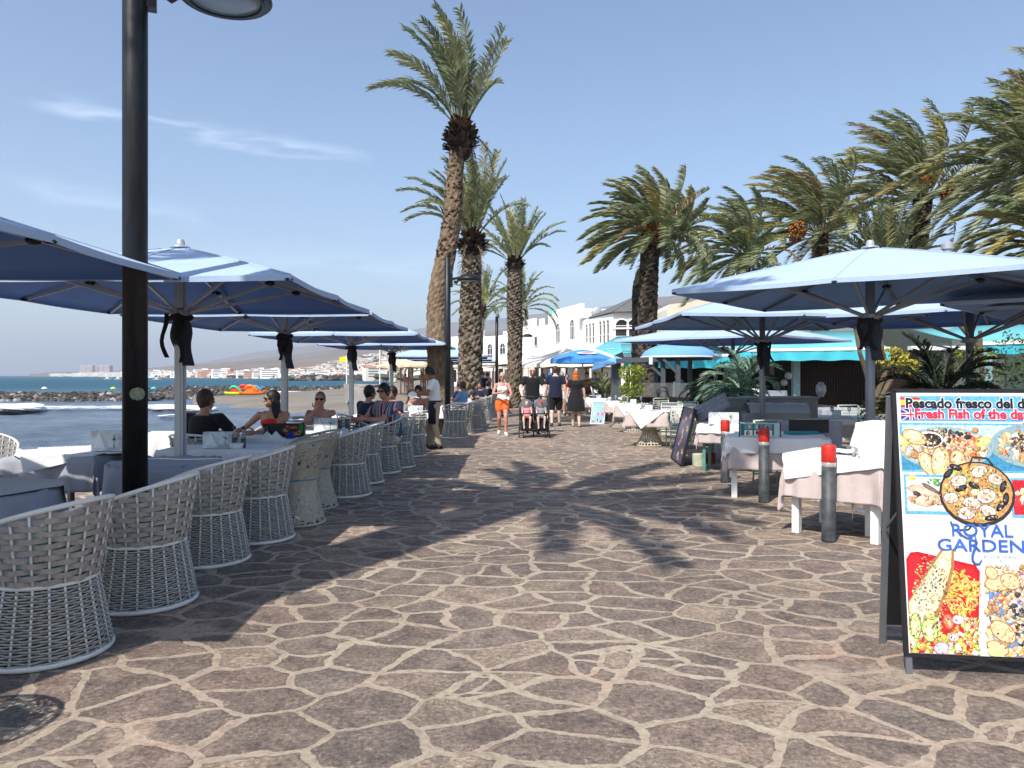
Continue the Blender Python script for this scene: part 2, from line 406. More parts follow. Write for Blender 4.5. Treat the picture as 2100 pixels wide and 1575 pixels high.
foam_patch('surf_foam', [(538,811),(580,812),(620,810),(655,808)], [(538,804),(580,804),(620,804),(655,806)], .2, .05, 'white surf foam beyond the beach')
foam_patch('surf_foam', [(600,877),(650,872),(690,868),(740,866)], [(600,862),(650,858),(690,858),(740,862)], .22, .15, 'shallow foam at the foot of the terrace')
# breakwaters of black boulders
rockm = NT('boulder_rock'); P = rockm.pos()
inf = rockm.n('Attribute', attribute_name='Col')
rockm.set_b(color=rockm.mix(1, inf.outputs['Color'], rockm.ramp(rockm.noise(P, 1.5, 5), [(.3, (.6,.6,.6)), (.7, (1.3,1.25,1.2))]), 'MULTIPLY'), rough=.9); rockm = rockm.m
def rocks(name, A, B, n, wid, hgt, size, label, seed):
    rg = random.Random(seed); mb = MB(); A, B = Vector(A), Vector(B); dirv = (B-A).normalized(); nrm = Vector((-dirv.y, dirv.x, 0))
    for i in range(n):
        tt = rg.random(); u = rg.uniform(-1, 1); p = A.lerp(B, tt)+nrm*u*wid; hz = hgt*(1-abs(u)**1.6)*min(1, 8*min(tt, 1-tt)+.4)
        s = size*rg.uniform(.55, 1.35); p.z = SEA+hz-rg.random()*.35
        g = rg.choice([.03,.04,.05,.06,.085,.12]) if rg.random() < .93 else .3
        mb.cur = (g*1.05, g, g*.93)
        M = Matrix.Rotation(rg.uniform(0, 6), 3, 'Z') @ Matrix.Rotation(rg.uniform(-.6, .6), 3, 'X')
        b = len(mb.v); mb.ell(p, (s*rg.uniform(.7,1.3), s*rg.uniform(.6,1.1), s*rg.uniform(.5,.9)), 6, 4, M)
        for k in range(b, len(mb.v)):
            v = Vector(mb.v[k])-p; mb.v[k] = tuple(p+v*rg.uniform(.8, 1.2))
    return tag(mb.obj(name, rockm), label, None, None, 'stuff')
rocks('breakwater_rocks', S(-180,820), S(330,820), 2300, 9, 1.05, .62, 'near breakwater of black boulders across the bay', 3)
rocks('breakwater_rocks', S(325,818), S(545,814), 900, 8, 1.15, .6, 'grey boulders at the landward end of the breakwater', 4)
rocks('breakwater_rocks', S(318,803), S(770,803), 1500, 9, 1.1, .75, 'second breakwater farther out past the pedal boats', 5)
rocks('breakwater_rocks', S(600,781), S(900,779.5), 500, 30, 3, 3, 'long low harbour mole in front of the town', 6)
# ================================================================ UMBRELLAS
def fabric(name, c, rough=.85, weave=420, trans=None, var=.06):
    if name in MATS: return MATS[name]
    t = NT(name); o = t.obj()
    f = t.noise(o, 1.6, 4)
    t.set_b(color=t.ramp(f, [(.3, tuple(v*(1-var) for v in c)), (.7, tuple(min(1, v*(1+var)) for v in c))]), rough=rough, spec=.2, sheen=.1)
    t.bump(t.math('ADD', t.math('ADD', t.noise(o, 4, 4), t.math('MULTIPLY', t.noise(o, 17, 4, .6), .35)), t.math('MULTIPLY', t.noise(o, weave, 2), .12)), .42, .03)
    if trans:
        tr = t.n('BsdfTranslucent'); tr.inputs[0].default_value = (*trans, 1); ad = t.n('AddShader')
        t.t.links.new(t.b.outputs[0], ad.inputs[0]); t.t.links.new(tr.outputs[0], ad.inputs[1]); t.t.links.new(ad.outputs[0], t.o.inputs[0])
    MATS[name] = t.m; return t.m
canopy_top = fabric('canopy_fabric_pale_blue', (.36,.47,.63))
canopy_under = fabric('canopy_underside_shade_blue', (.10,.215,.56), trans=None)  # deeper blue puts the underside's shade and the light through the cloth into colour
canopy_under2 = fabric('canopy_underside_shade_slate_blue', (.17,.31,.58))
strap_m = fabric('dark_webbing', (.012,.013,.017))
bag_m = fabric('charcoal_canvas', (.035,.04,.052))
def canopy_mesh(sx, sy, zr, zp, off, th_in=0):
    """square canopy, 8 ribs; P[i][j] grid on rings; sag between ribs"""
    rings = []; n = 64
    for i in range(13):
        t_ = i/12; row = []
        for k in range(n):
            a = 2*math.pi*k/n+math.pi/4; ca, sa = math.cos(a), math.sin(a); q = 1/max(abs(ca), abs(sa))
            x, y = ca*q*sx*t_, sa*q*sy*t_
            ph = (k % 8)/8; sag = math.sin(ph*math.pi)
            z = zp-(zp-zr)*(t_**1.06)
            z -= .014*sag*t_*(1-.2*t_)
            q2 = 1-.014*sag*(t_ > .97)
            row.append((x*q2, y*q2, z+off))
        rings.append(row)
    return rings
def umbrella(label, x, y, rz, sx, sy, zr, zp, zhub, post_m, group, under=None, pole_r=.05, square=False, bag=1, finial=True, tilt=0, top=None):
    root = thing('cafe_umbrella', label, 'umbrella', (x, y, 0), rz, group)
    under = under or canopy_under; top = top or canopy_top
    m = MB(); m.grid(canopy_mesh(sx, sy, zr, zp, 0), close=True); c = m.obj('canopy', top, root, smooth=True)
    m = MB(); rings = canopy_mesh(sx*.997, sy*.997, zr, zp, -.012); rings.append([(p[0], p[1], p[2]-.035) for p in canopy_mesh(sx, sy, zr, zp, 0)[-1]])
    m.grid(rings, close=True); m.obj('canopy_underside', under, c, smooth=True)  # added inner layer of the same canopy, carrying the underside colour
    m = MB(); h = canopy_mesh(sx*1.002, sy*1.002, zr, zp, 0)[-1]
    m.grid([[(p[0], p[1], p[2]+.002) for p in h], [(p[0], p[1], p[2]-.045) for p in h]], close=True); m.obj('hem', top, c)
    for k in range(8):
        m = MB(); r0 = canopy_mesh(sx, sy, zr, zp, .003); q = [r_[k*8] for r_ in r0[1:]]; m.tube(q, .007, 5); m.obj('seam', top, c, smooth=True)
    # pole
    m = MB()
    if square: m.box((0,0,zp/2), (pole_r*2, pole_r*2, zp), rz=.0); m.box((0,0,zp/2-.01), (pole_r*2.25, pole_r*.9, zp-.1)); m.box((0,0,zp/2-.01), (pole_r*.9, pole_r*2.25, zp-.1))
    else: m.lathe([(pole_r, 0), (pole_r, 1.3), (pole_r*.98, zp)], n=20)
    m.obj('pole', post_m, root, smooth=not square)
    m = MB(); m.lathe([(.16,0),(.16,.02),(pole_r+.02,.03),(pole_r+.02,.12)], n=20); m.obj('base_plate', metal_grey, root, smooth=False)
    if finial:
        m = MB(); m.lathe([(.10,zp-.005),(.09,zp+.012),(.045,zp+.02),(.04,zp+.07),(.03,zp+.085),(.0,zp+.09)], n=16); m.obj('finial', metal_pale, root, smooth=True)
    # slider hub and top hub
    m = MB(); m.lathe([(pole_r+.012,zhub-.06),(pole_r+.05,zhub-.05),(pole_r+.055,zhub+.02),(pole_r+.015,zhub+.035)], n=16); m.obj('slider_hub', metal_grey, root); m = MB()
    m.lathe([(pole_r+.01,zp-.16),(pole_r+.035,zp-.15),(pole_r+.035,zp-.07),(pole_r+.01,zp-.06)], n=16); m.obj('hub', metal_grey, root)
    for k in range(8):
        a = math.pi/4*k; ca, sa = math.cos(a), math.sin(a); q = 1/max(abs(ca), abs(sa))
        tip = Vector((ca*q*sx*.985, sa*q*sy*.985, zr-.03)); topc = Vector((ca*.06, sa*.06, zp-.1))
        m = MB(); m.bar(topc, tip, .022, .034); rb = m.obj('rib', post_m, root)
        mid = topc.lerp(tip, .56)+Vector((0,0,-.025))
        m = MB(); m.bar((ca*.07, sa*.07, zhub), mid, .022, .032); m.obj('strut', post_m, rb)
        m = MB(); m.ell(mid, (.055,.055,.028), 10, 6); m.obj('joint_pad', black_plastic, rb, smooth=True); m = MB(); m.ell(tip+Vector((0,0,-.005)), (.04,.04,.016), 8, 4); m.obj('rib_cap', black_plastic, rb, smooth=True)
    rg = random.Random(int(abs(x*31+y*17)*10))
    if bag:
        # storage cover bundled at the hub, with tie straps blowing in the wind
        m = MB(); s = bag; rows = []
        for i in range(12):
            t_ = i/11; row = []
            for k in range(14):
                a = 2*math.pi*k/14; r_ = (pole_r+.010)+(.038+.018*math.sin(3*a+i*.6))*math.sin(min(1, t_*1.35)*math.pi*.9)*(1-.5*t_)
                row.append((math.cos(a)*r_*1.25+.07*t_*t_, math.sin(a)*r_*.8, zhub-.03-t_*.52*s))
            rows.append(row)
        m.grid(rows, close=True); bg_ = m.obj('cover_bag', bag_m, root, smooth=True)
        for q in range(3):
            m = MB(); L = rg.uniform(.25,.5)*s; ox = rg.uniform(-.11,.11); pts = []
            for i in range(9):
                t_ = i/8; pts.append(Vector((ox*(1+t_*.3)+.05*math.sin(t_*5+q*2)*t_, -.07-.02*q, zhub-.02-L*t_)))
            P1 = [[p+Vector((-.022,0,0)), p+Vector((.022,.01*math.sin(i),0))] for i, p in enumerate(pts)]
            m.grid(P1); o = m.obj('strap', strap_m, bg_); solid(o, .004)
        m = MB(); m.tube([(math.cos(a)*(pole_r+.06), math.sin(a)*(pole_r+.05), zhub-.06+.012*math.sin(3*a)) for a in np.linspace(0, 2*math.pi, 24, endpoint=False)], .028, 6, closed=True); m.obj('strap', strap_m, bg_, smooth=True)
    return root
GU = 'blue cafe umbrellas in a row along the sea side'
UL = [('pale blue square umbrella nearest the camera, at the left edge above the black lamp post', -4.3,4.35),
      ('square umbrella whose pale pole stands just right of the black lamp post', -3.4,7.7),
      ('square umbrella over the woman in red, dark straps tied round its pole', -3.42,11.3),
      ('square umbrella over the seated diner in the striped shirt', -3.42,16.0),
      ('square umbrella behind the waiter, at the far end of the near row', -3.3,20.6)]
for i, (lb, x, y) in enumerate(UL):
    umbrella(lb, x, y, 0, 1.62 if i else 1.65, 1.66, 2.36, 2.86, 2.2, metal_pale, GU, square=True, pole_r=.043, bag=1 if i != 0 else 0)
# farther row past the lamp post
FU = [(-2.9,30.5,'first umbrella past the second lamp post, pale top with a grey shaded side'),(-2.85,35.5,'umbrella behind the shaggy palm trunk, second of the far row'),(-2.7,41,'umbrella of the far row with a grey top seen over the seated diners'),(-2.5,47,'last umbrella of the far row, beside the third black post')]
for x, y, lb in FU:
    umbrella(lb, x, y, .04, 1.9, 2.0, 2.3, 2.85, 2.1, metal_grey, 'blue cafe umbrellas of the far row', square=True, pole_r=.05, bag=0)
GR = 'blue umbrellas on the restaurant side'
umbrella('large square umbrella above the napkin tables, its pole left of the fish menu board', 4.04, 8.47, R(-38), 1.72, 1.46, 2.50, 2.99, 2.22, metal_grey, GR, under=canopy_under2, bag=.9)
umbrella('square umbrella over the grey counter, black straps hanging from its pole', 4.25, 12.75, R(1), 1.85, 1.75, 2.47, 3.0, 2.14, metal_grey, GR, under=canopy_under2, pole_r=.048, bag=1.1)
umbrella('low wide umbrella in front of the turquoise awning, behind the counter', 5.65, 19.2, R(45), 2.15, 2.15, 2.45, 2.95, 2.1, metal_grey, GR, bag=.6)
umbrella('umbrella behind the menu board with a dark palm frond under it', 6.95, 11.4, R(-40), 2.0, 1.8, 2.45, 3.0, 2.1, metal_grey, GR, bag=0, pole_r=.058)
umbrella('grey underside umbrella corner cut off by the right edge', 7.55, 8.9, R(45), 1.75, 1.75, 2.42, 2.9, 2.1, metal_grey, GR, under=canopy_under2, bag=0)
# ================================================================ LAMP POSTS
def lamp_post(label, x, y, H, rz=0, head=True, hz_=3.95):
    root = thing('street_lamp', label, 'street lamp', (x, y, 0), rz, 'black promenade lamp posts')
    m = MB(); m.lathe([(.078,0),(.078,H),(.06,H+.01)], n=28); p = m.obj('pole', post_black, root, smooth=False)
    for pl in p.data.polygons: pl.use_smooth = len(pl.vertices) == 4
    m = MB(); m.lathe([(.13,0),(.13,.03),(.09,.05),(.088,.35),(.08,.37)], n=28); m.obj('base_collar', post_black, root)
    if head:
        z = hz_
        m = MB(); m.box((.10,0,z+.02), (.06,.09,.34)); m.bar((.1,0,z+.05), (.34,0,z+.1), .07, .06); m.tube([(.16,0,z),(.22,0,z-.03),(.27,0,z+.01)], [.03,.045,.03], 8); m.obj('arm', post_black, root)
        m = MB(); m.lathe([(.12,.0),(.30,-.015),(.315,0),(.30,.05),(.2,.13),(.09,.16),(0,.165)], c=(.56,0,z+.04), n=32, cap=False); h = m.obj('lamp_head', post_black, root, smooth=True); solid(h, .01)
        gl = plain('frosted_glass', (.16,.19,.19), .25, .05)
        m = MB(); m.lathe([(0,-.03),(.15,-.028),(.235,-.012),(.245,.01),(0,.012)], c=(.56,0,z+.035), n=32, cap=False); m.obj('diffuser', gl, h, smooth=True)
        m = MB(); m.tube([(.56+.25*math.cos(a), .25*math.sin(a), z+.022) for a in np.linspace(0, 2*math.pi, 32, endpoint=False)], .011, 6, closed=True); m.obj('trim_ring', metal_dark, h, smooth=True)
    return root
lp = lamp_post('tall black lamp post in the left foreground with a round sticker on it', px(277,5.75), 5.75, 6.4, R(22), hz_=4.52); lp.scale = (1.15,1.15,1)
# round sticker curved around the pole
st = NT('sticker_print'); o_ = st.obj(); st.set_b(color=st.ramp(st.noise(o_, 45, 4), [(.35, (.10,.13,.08)), (.5, (.22,.26,.17)), (.65, (.30,.30,.14))]), rough=.5)
m = MB(); rows = []
for i in range(9):
    v = -1+i/4; row = []
    for k in range(9):
        u = (-1+k/4)*math.sqrt(max(0, 1-v*v)); a = R(-112)+R(38)+u*.62; row.append((.0805*math.cos(a), .0805*math.sin(a), 1.41+v*.05))
    rows.append(row)
m.grid(rows); m.obj('sticker', st.m, lp)
lamp_post('black lamp post beside the waiter with its round head turned to the right', -1.64, 19.1, 4.55, R(12))
lamp_post('bare black post standing between the far palms', -.78, 38.5, 4.55, 0, head=False)
lamp_post('thin black post with a small disc lamp in front of the white houses', .42, 47, 4.3, 0)
# ================================================================ CHAIRS
rattan_strap = NT('rattan_strap'); o_ = rattan_strap.obj()
rattan_strap.set_b(color=rattan_strap.ramp(rattan_strap.noise(o_, 30, 4), [(.3, (.26,.235,.20)), (.7, (.38,.35,.31))]), rough=.55); rattan_strap = rattan_strap.m
rattan_rod = plain('rattan_rod', (.40,.38,.34), .6, .25, 60)
frame_m = NT('cream_powder_coat'); o_ = frame_m.obj(); n_ = frame_m.noise(o_, 14, 6, .7)
frame_m.set_b(color=frame_m.ramp(n_, [(.28, (.35,.34,.3)), (.36, (.66,.655,.61)), (.8, (.72,.71,.67))]), rough=.42); frame_m = frame_m.m
teal_cushion = fabric('turquoise_cushion', (.06,.34,.40))
PHM = R(138)
def rb(z):   # tub radius with height
    return .335-.075*min(1, z/.42)**1.0 if z < .42 else .26+.075*((z-.42)/.44)**.85
def rimz(ph): c = math.cos(ph/2.15); return .60+.27*max(0, c)**1.5
def tub(ph, z): r_ = rb(z); return Vector((r_*math.cos(ph), r_*math.sin(ph)*1.0, z))
def make_chair(label, group, lod=0):
    root = thing('rattan_armchair', label, 'chair', (0,0,0), 0, group)
    ns = 22 if lod == 0 else 16
    full = lambda z, n: [tub(2*math.pi*k/n, z) for k in range(n)]
    m = MB(); m.tube(full(.018, 40), .016, 8, closed=True); m.obj('base_ring', frame_m, root, smooth=True)
    m = MB(); m.tube(full(.42, 40), .012, 8, closed=True); m.obj('middle_ring', frame_m, root, smooth=True)
    # slanted rim: up over the back, down to the front of the seat
    pts = []
    for k in range(49):
        ph = -PHM+2*PHM*k/48; pts.append(tub(ph, rimz(ph))*1.0)
    fr = [Vector((tub(PHM, .42)).to_tuple())]
    e0, e1 = tub(-PHM, .43), tub(PHM, .43)
    m = MB(); m.tube([e0, (e0+pts[0])/2+Vector((-.008,0,0))]+pts+[(e1+pts[-1])/2+Vector((-.008,0,0)), e1], .0145, 10); m.obj('top_rail', frame_m, root, smooth=True)
    # uprights
    m = MB()
    for k in range(ns):
        ph = -math.pi+2*math.pi*(k+.5)/ns
        lo = [tub(ph, z) for z in (.02, .15, .3, .42)]
        m.tube(lo, .0075, 6)
        if abs(ph) < PHM:
            zt = rimz(ph); m.tube([tub(ph, .42+(zt-.42)*i/4) for i in range(5)], .0072, 6)
    m.obj('uprights', frame_m, root, smooth=True)
    # flat straps woven around the uprights, upper part
    m = MB(); nrow = 13 if lod == 0 else 9; per = 2*math.pi/ns
    step = .0335 if lod == 0 else .05
    for r_ in range(14):
        z = .445+step*r_
        if z > .85: break
        N = ns*6; cur = []
        for k in range(N+1):
            ph = -math.pi+2*math.pi*k/N
            if abs(ph) <= PHM and z < rimz(ph)-.02:
                off = math.cos((ph+math.pi-per/2)/per*math.pi+math.pi*r_)*.0105
                p = tub(ph, z); rr = 1+off/max(.1, p.xy.length); wz = .0146 + .0012*math.sin(k*1.3+r_)
                sl_ = .0035*math.sin(k*.37+r_*2)
                cur.append([Vector((p.x*rr, p.y*rr, z-wz+sl_)), Vector((p.x*(rr+.004), p.y*(rr+.004), z+wz+sl_))])
            else:
                if len(cur) > 2: m.grid(cur)
                cur = []
        if len(cur) > 2: m.grid(cur)
    o = m.obj('strap_weave', rattan_strap, root, smooth=True)
    # thin rods woven through the skirt
    m = MB(); nr = 27 if lod == 0 else 15
    for r_ in range(nr):
        z = .035+(.375)*r_/nr; N = ns*4
        pts = []
        for k in range(N):
            ph = 2*math.pi*k/N; off = math.cos((ph+math.pi-per/2)/per*math.pi+math.pi*r_)*.0085
            p = tub(ph, z+.002*math.sin(k*.9+r_)); rr = 1+off/p.xy.length; pts.append(Vector((p.x*rr, p.y*rr, p.z)))
        m.tube(pts, .0061 if lod == 0 else .0098, 4, closed=True)
    m.obj('rod_weave', rattan_rod, root, smooth=True)
    m = MB(); m.lathe([(0,.405),(.2,.405),(.235,.42),(.24,.45),(.22,.475),(.1,.485),(0,.487)], n=28, cap=False); m.obj('seat_cushion', teal_cushion, root, smooth=True)
    m = MB(); rows = []
    for i in range(7):
        row = []
        for k in range(17):
            ph = R(-62)+R(124)*k/16; z = .5+.19*i/6*(1-.15*(abs(k-8)/8)**2); p = tub(ph, z); bul = .035*math.sin(i/6*math.pi)*math.sin(k/16*math.pi)+.015
            rr = (p.xy.length-.02-bul)/p.xy.length; row.append((p.x*rr, p.y*rr, z))
        rows.append(row)
    m.grid(rows); o = m.obj('back_cushion', teal_cushion, root, smooth=True); solid(o, .02)
    return root
GC = 'round woven armchairs along the sea side tables'
CHAIRS = [(-2.62,4.22,R(-14),'woven armchair nearest the camera in the left bottom corner, sunlit'),
 (-2.52,5.15,R(2),'second woven armchair from the left, just right of the lamp post base'),
 (-2.55,6.3,R(-6),'third woven armchair from the left, turned toward the grey table'),
 (-2.42,7.15,R(6),'fourth woven armchair, just left of the two solid hourglass chairs'),
 (-2.17,9.75,R(0),'woven armchair right behind the two hourglass chairs'),
 (-2.2,10.9,R(4),'woven armchair between the hourglass chairs and the striped shirt diner'),
 (-2.12,12.05,R(25),'woven armchair under the striped shirt diner'),
 (-1.98,12.75,R(-70),'woven armchair turned sideways in front of the waiter'),
 (-2.25,13.9,R(20),'woven armchair half hidden behind the one turned sideways'),
 (-1.97,14.5,R(-15),'woven armchair at the waiter\'s left, lit by the sun'),
 (-1.42,18.7,R(-60),'first woven armchair behind the lamp post by the waiter'),
 (-1.35,20.0,R(0),'second woven armchair behind the lamp post by the waiter'),
 (-1.18,21.6,R(8),'third woven armchair behind the lamp post, in the sun'),
 (-1.12,23.3,R(-5),'fourth woven armchair behind the lamp post'),
 (-1.0,25.2,R(10),'fifth woven armchair behind the lamp post, behind the woman in orange shorts'),
 (-.9,27.4,R(0),'sixth woven armchair behind the lamp post'),
 (-.85,30,R(0),'farthest woven armchair of the sea side row'),
 (-4.55,5.6,R(190),'woven armchair on the sea side of the near grey table, with a teal cushion'),
 (-6.35,9.1,R(170),'woven armchair by the sea edge behind the white tablecloth'),
 (-3.72,8.95,R(-100),'woven armchair of the man in the black shirt'),
 (-3.35,12.1,R(120),'woven armchair with a teal cushion right of the woman in sunglasses'),
 (-2.75,13.25,R(190),'woven armchair of the man in the navy shirt'),
 (-3.3,10.55,R(80),'woven armchair of the woman in red'),
 (-2.3,15.9,R(100),'woven armchair of the shirtless guest by the waiter')]
proto = make_chair(CHAIRS[0][3], GC, 0)
proto_lo = None
for i, (x, y, a, lb) in enumerate(CHAIRS):
    if i == 0: proto.location = (x, y, 0); proto.rotation_euler.z = a
    elif y < 12: dup(proto, (x, y, 0), a, lb)
    elif proto_lo is None: proto_lo = make_chair(lb, GC, 1); proto_lo.location = (x, y, 0); proto_lo.rotation_euler.z = a
    else: dup(proto_lo, (x, y, 0), a, lb)
# two hourglass chairs of random lattice
lat = plain('beige_lattice', (.44,.395,.32), .6, .12, 30)
def hprof(z):
    return .30-.10*math.sin(min(1, z/.52)*math.pi/2)**1.2+.14*max(0, (z-.42)/.5)**1.15
def hrim(ph): return .70+.20*max(0, math.cos(ph/2.1))**1.3
def make_hourglass(label):
    root = thing('hourglass_chair', label, 'chair', (0,0,0), 0, 'solid hourglass shaped woven chairs')
    rg = random.Random(5); m = MB()
    P_ = lambda ph, z, o=0: Vector(((hprof(z)+o)*math.cos(ph), (hprof(z)+o)*math.sin(ph), z))
    for i in range(2400):
        ph = rg.uniform(-math.pi, math.pi); z = rg.uniform(.02, .88); ang = rg.uniform(0, math.pi); L = rg.uniform(.07, .17)
        dens = 1-.45*(z > .55)-.3*(z < .18)
        if rg.random() > dens: continue
        pts = []; o = rg.uniform(-.003, .003)
        for k in range(7):
            s = (k/6-.5)*L*2; p2 = ph+math.cos(ang)*s/hprof(z); z2 = z+math.sin(ang)*s
            if z2 < .015 or z2 > hrim((p2+math.pi) % (2*math.pi)-math.pi)-.005 : continue
            pts.append((p2, z2))
        if len(pts) < 3: continue
        wd = rg.uniform(.0035, .0055); nx, nz = -math.sin(ang)/hprof(z), math.cos(ang)
        m.grid([[P_(a-nx*wd, b-nz*wd, o), P_(a, b, o+.003), P_(a+nx*wd, b+nz*wd, o)] for a, b in pts])
    sh = m.obj('lattice_shell', lat, root, smooth=True)
    m = MB(); m.tube([P_(2*math.pi*k/40, .015) for k in range(40)], .014, 6, closed=True); m.obj('base_ring', lat, root, smooth=True); m = MB()
    m.tube([P_(-math.pi+2*math.pi*k/60, hrim(-math.pi+2*math.pi*k/60)) for k in range(60)], .013, 6, closed=True); m.obj('edge_binding', lat, root, smooth=True)
    m = MB(); rows = []
    for i in range(12): rows.append([P_(2*math.pi*k/28, .1+.36*i/11, -.012) for k in range(28)])
    m.grid(rows, close=True); m.obj('inner_liner', plain('dark_liner', (.16,.14,.115), .8), root, smooth=True)
    m = MB(); m.lathe([(0,.44),(.2,.44),(.22,.47),(.2,.5),(0,.51)], n=24, cap=False); m.obj('seat_cushion', fabric('blue_cushion', (.05,.20,.36)), root, smooth=True)
    m = MB(); rows = []
    for i in range(6): rows.append([P_(R(-70)+R(140)*k/14, .5+.3*i/5, -.03-.03*math.sin(i/5*math.pi)) for k in range(15)])
    m.grid(rows); solid(m.obj('back_cushion', MATS['blue_cushion'], root, smooth=True), .02)
    return root
hg = make_hourglass('hourglass lattice chair nearer the camera, its base catching sun'); hg.location = (-2.27, 7.9, 0)
dup(hg, (-2.36, 8.85, 0), R(12), 'hourglass lattice chair behind the first one, blue cushion showing')

dup(hg, (-2.78, 2.72, 0), R(-8), 'hourglass lattice chair added unseen outside the left edge to cast the corner shadow')  # added out of view to throw the shadow in the lower left corner
# ================================================================ PALMS
lf = NT('palm_leaf'); at = lf.n('Attribute', attribute_name='Col')
lf.set_b(color=at.outputs['Color'], rough=.5, spec=.35)
tr = lf.n('BsdfTranslucent'); lf.t.links.new(lf.mix(1, at.outputs['Color'], (.9,1,.5), 'MULTIPLY'), tr.inputs[0]); mxs = lf.n('MixShader'); mxs.inputs[0].default_value = .25
lf.t.links.new(lf.b.outputs[0], mxs.inputs[1]); lf.t.links.new(tr.outputs[0], mxs.inputs[2]); lf.t.links.new(mxs.outputs[0], lf.o.inputs[0]); leafm = lf.m
bk = NT('palm_bark'); P = bk.obj(); at = bk.n('Attribute', attribute_name='Col')
bk.set_b(color=bk.mix(1, at.outputs['Color'], bk.ramp(bk.noise(P, 9, 6, .7), [(.3, (.55,.53,.5)), (.7, (1.4,1.38,1.32))]), 'MULTIPLY'), rough=.92, spec=.15); bk.bump(bk.noise(P, 16, 6, .7), .7, .03); barkm = bk.m
datem = plain('date_fruit', (.33,.11,.02), .6, .5, 14, bump=.5)
def frond(mb, base, d0, L, rg, droop, wind, col, dens=44, lw=.030, ll=.30, up=Vector((0,0,1))):
    p = Vector(base); d_ = Vector(d0).normalized(); n = 18; pts = [p.copy()]; ds = L/n
    for i in range(n):
        t_ = (i+1)/n; d_ = (d_+Vector((0,0,-1))*droop*t_*1.1/n*2.4+Vector(wind)*(.25+t_)*1.6/n).normalized(); p = p+d_*ds; pts.append(p.copy())
    mb.cur = tuple(v*1.25+.02 for v in col); r_ = [.022*(1-i/n)+.004 for i in range(n+1)]; mb.tube(pts, r_, 4, caps=False)
    for side in (-1, 1):
        for k in range(dens):
            t_ = .16+.84*(k+rg.random()*.7)/dens; i = min(n-1, int(t_*n)); fr = t_*n-i; q = pts[i].lerp(pts[i+1], fr); tg = (pts[i+1]-pts[i]).normalized()
            sd = tg.cross(up); 
            if sd.length < .15: sd = tg.cross(Vector((0,1,0)))
            sd.normalize(); nrm = sd.cross(tg)
            prof = (math.sin(min(1, (t_-.10)/.32)*math.pi/2))*(1-.55*max(0, t_-.55)/.45)
            l = L*ll*.5*prof*rg.uniform(.8, 1.12)+.05
            ld = (sd*side*rg.uniform(.55, .8)+tg*rg.uniform(.7, 1.0)+nrm*rg.uniform(.12, .5)+Vector(wind)*.5).normalized()
            tip = q+ld*l+Vector((0,0,-1))*l*.22+Vector(wind)*l*.3; mid = q+ld*l*.5
            wv = tg.cross(ld).cross(ld).normalized()*lw*.5 if rg.random() < .5 else (nrm*.6+tg*.4).normalized()*lw*.5
            g = rg.uniform(.72, 1.35); mb.cur = tuple(min(1, c*g) for c in col)
            b = len(mb.v); mb.v += [tuple(q-wv*.6), tuple(q+wv*.6), tuple(mid+wv), tuple(mid-wv), tuple(tip)]
            mb.face((b, b+1, b+2, b+3)); mb.face((b+3, b+2, b+4))
GREENS = [(.19,.215,.115), (.23,.25,.14), (.28,.29,.17), (.17,.195,.105), (.34,.33,.16)]
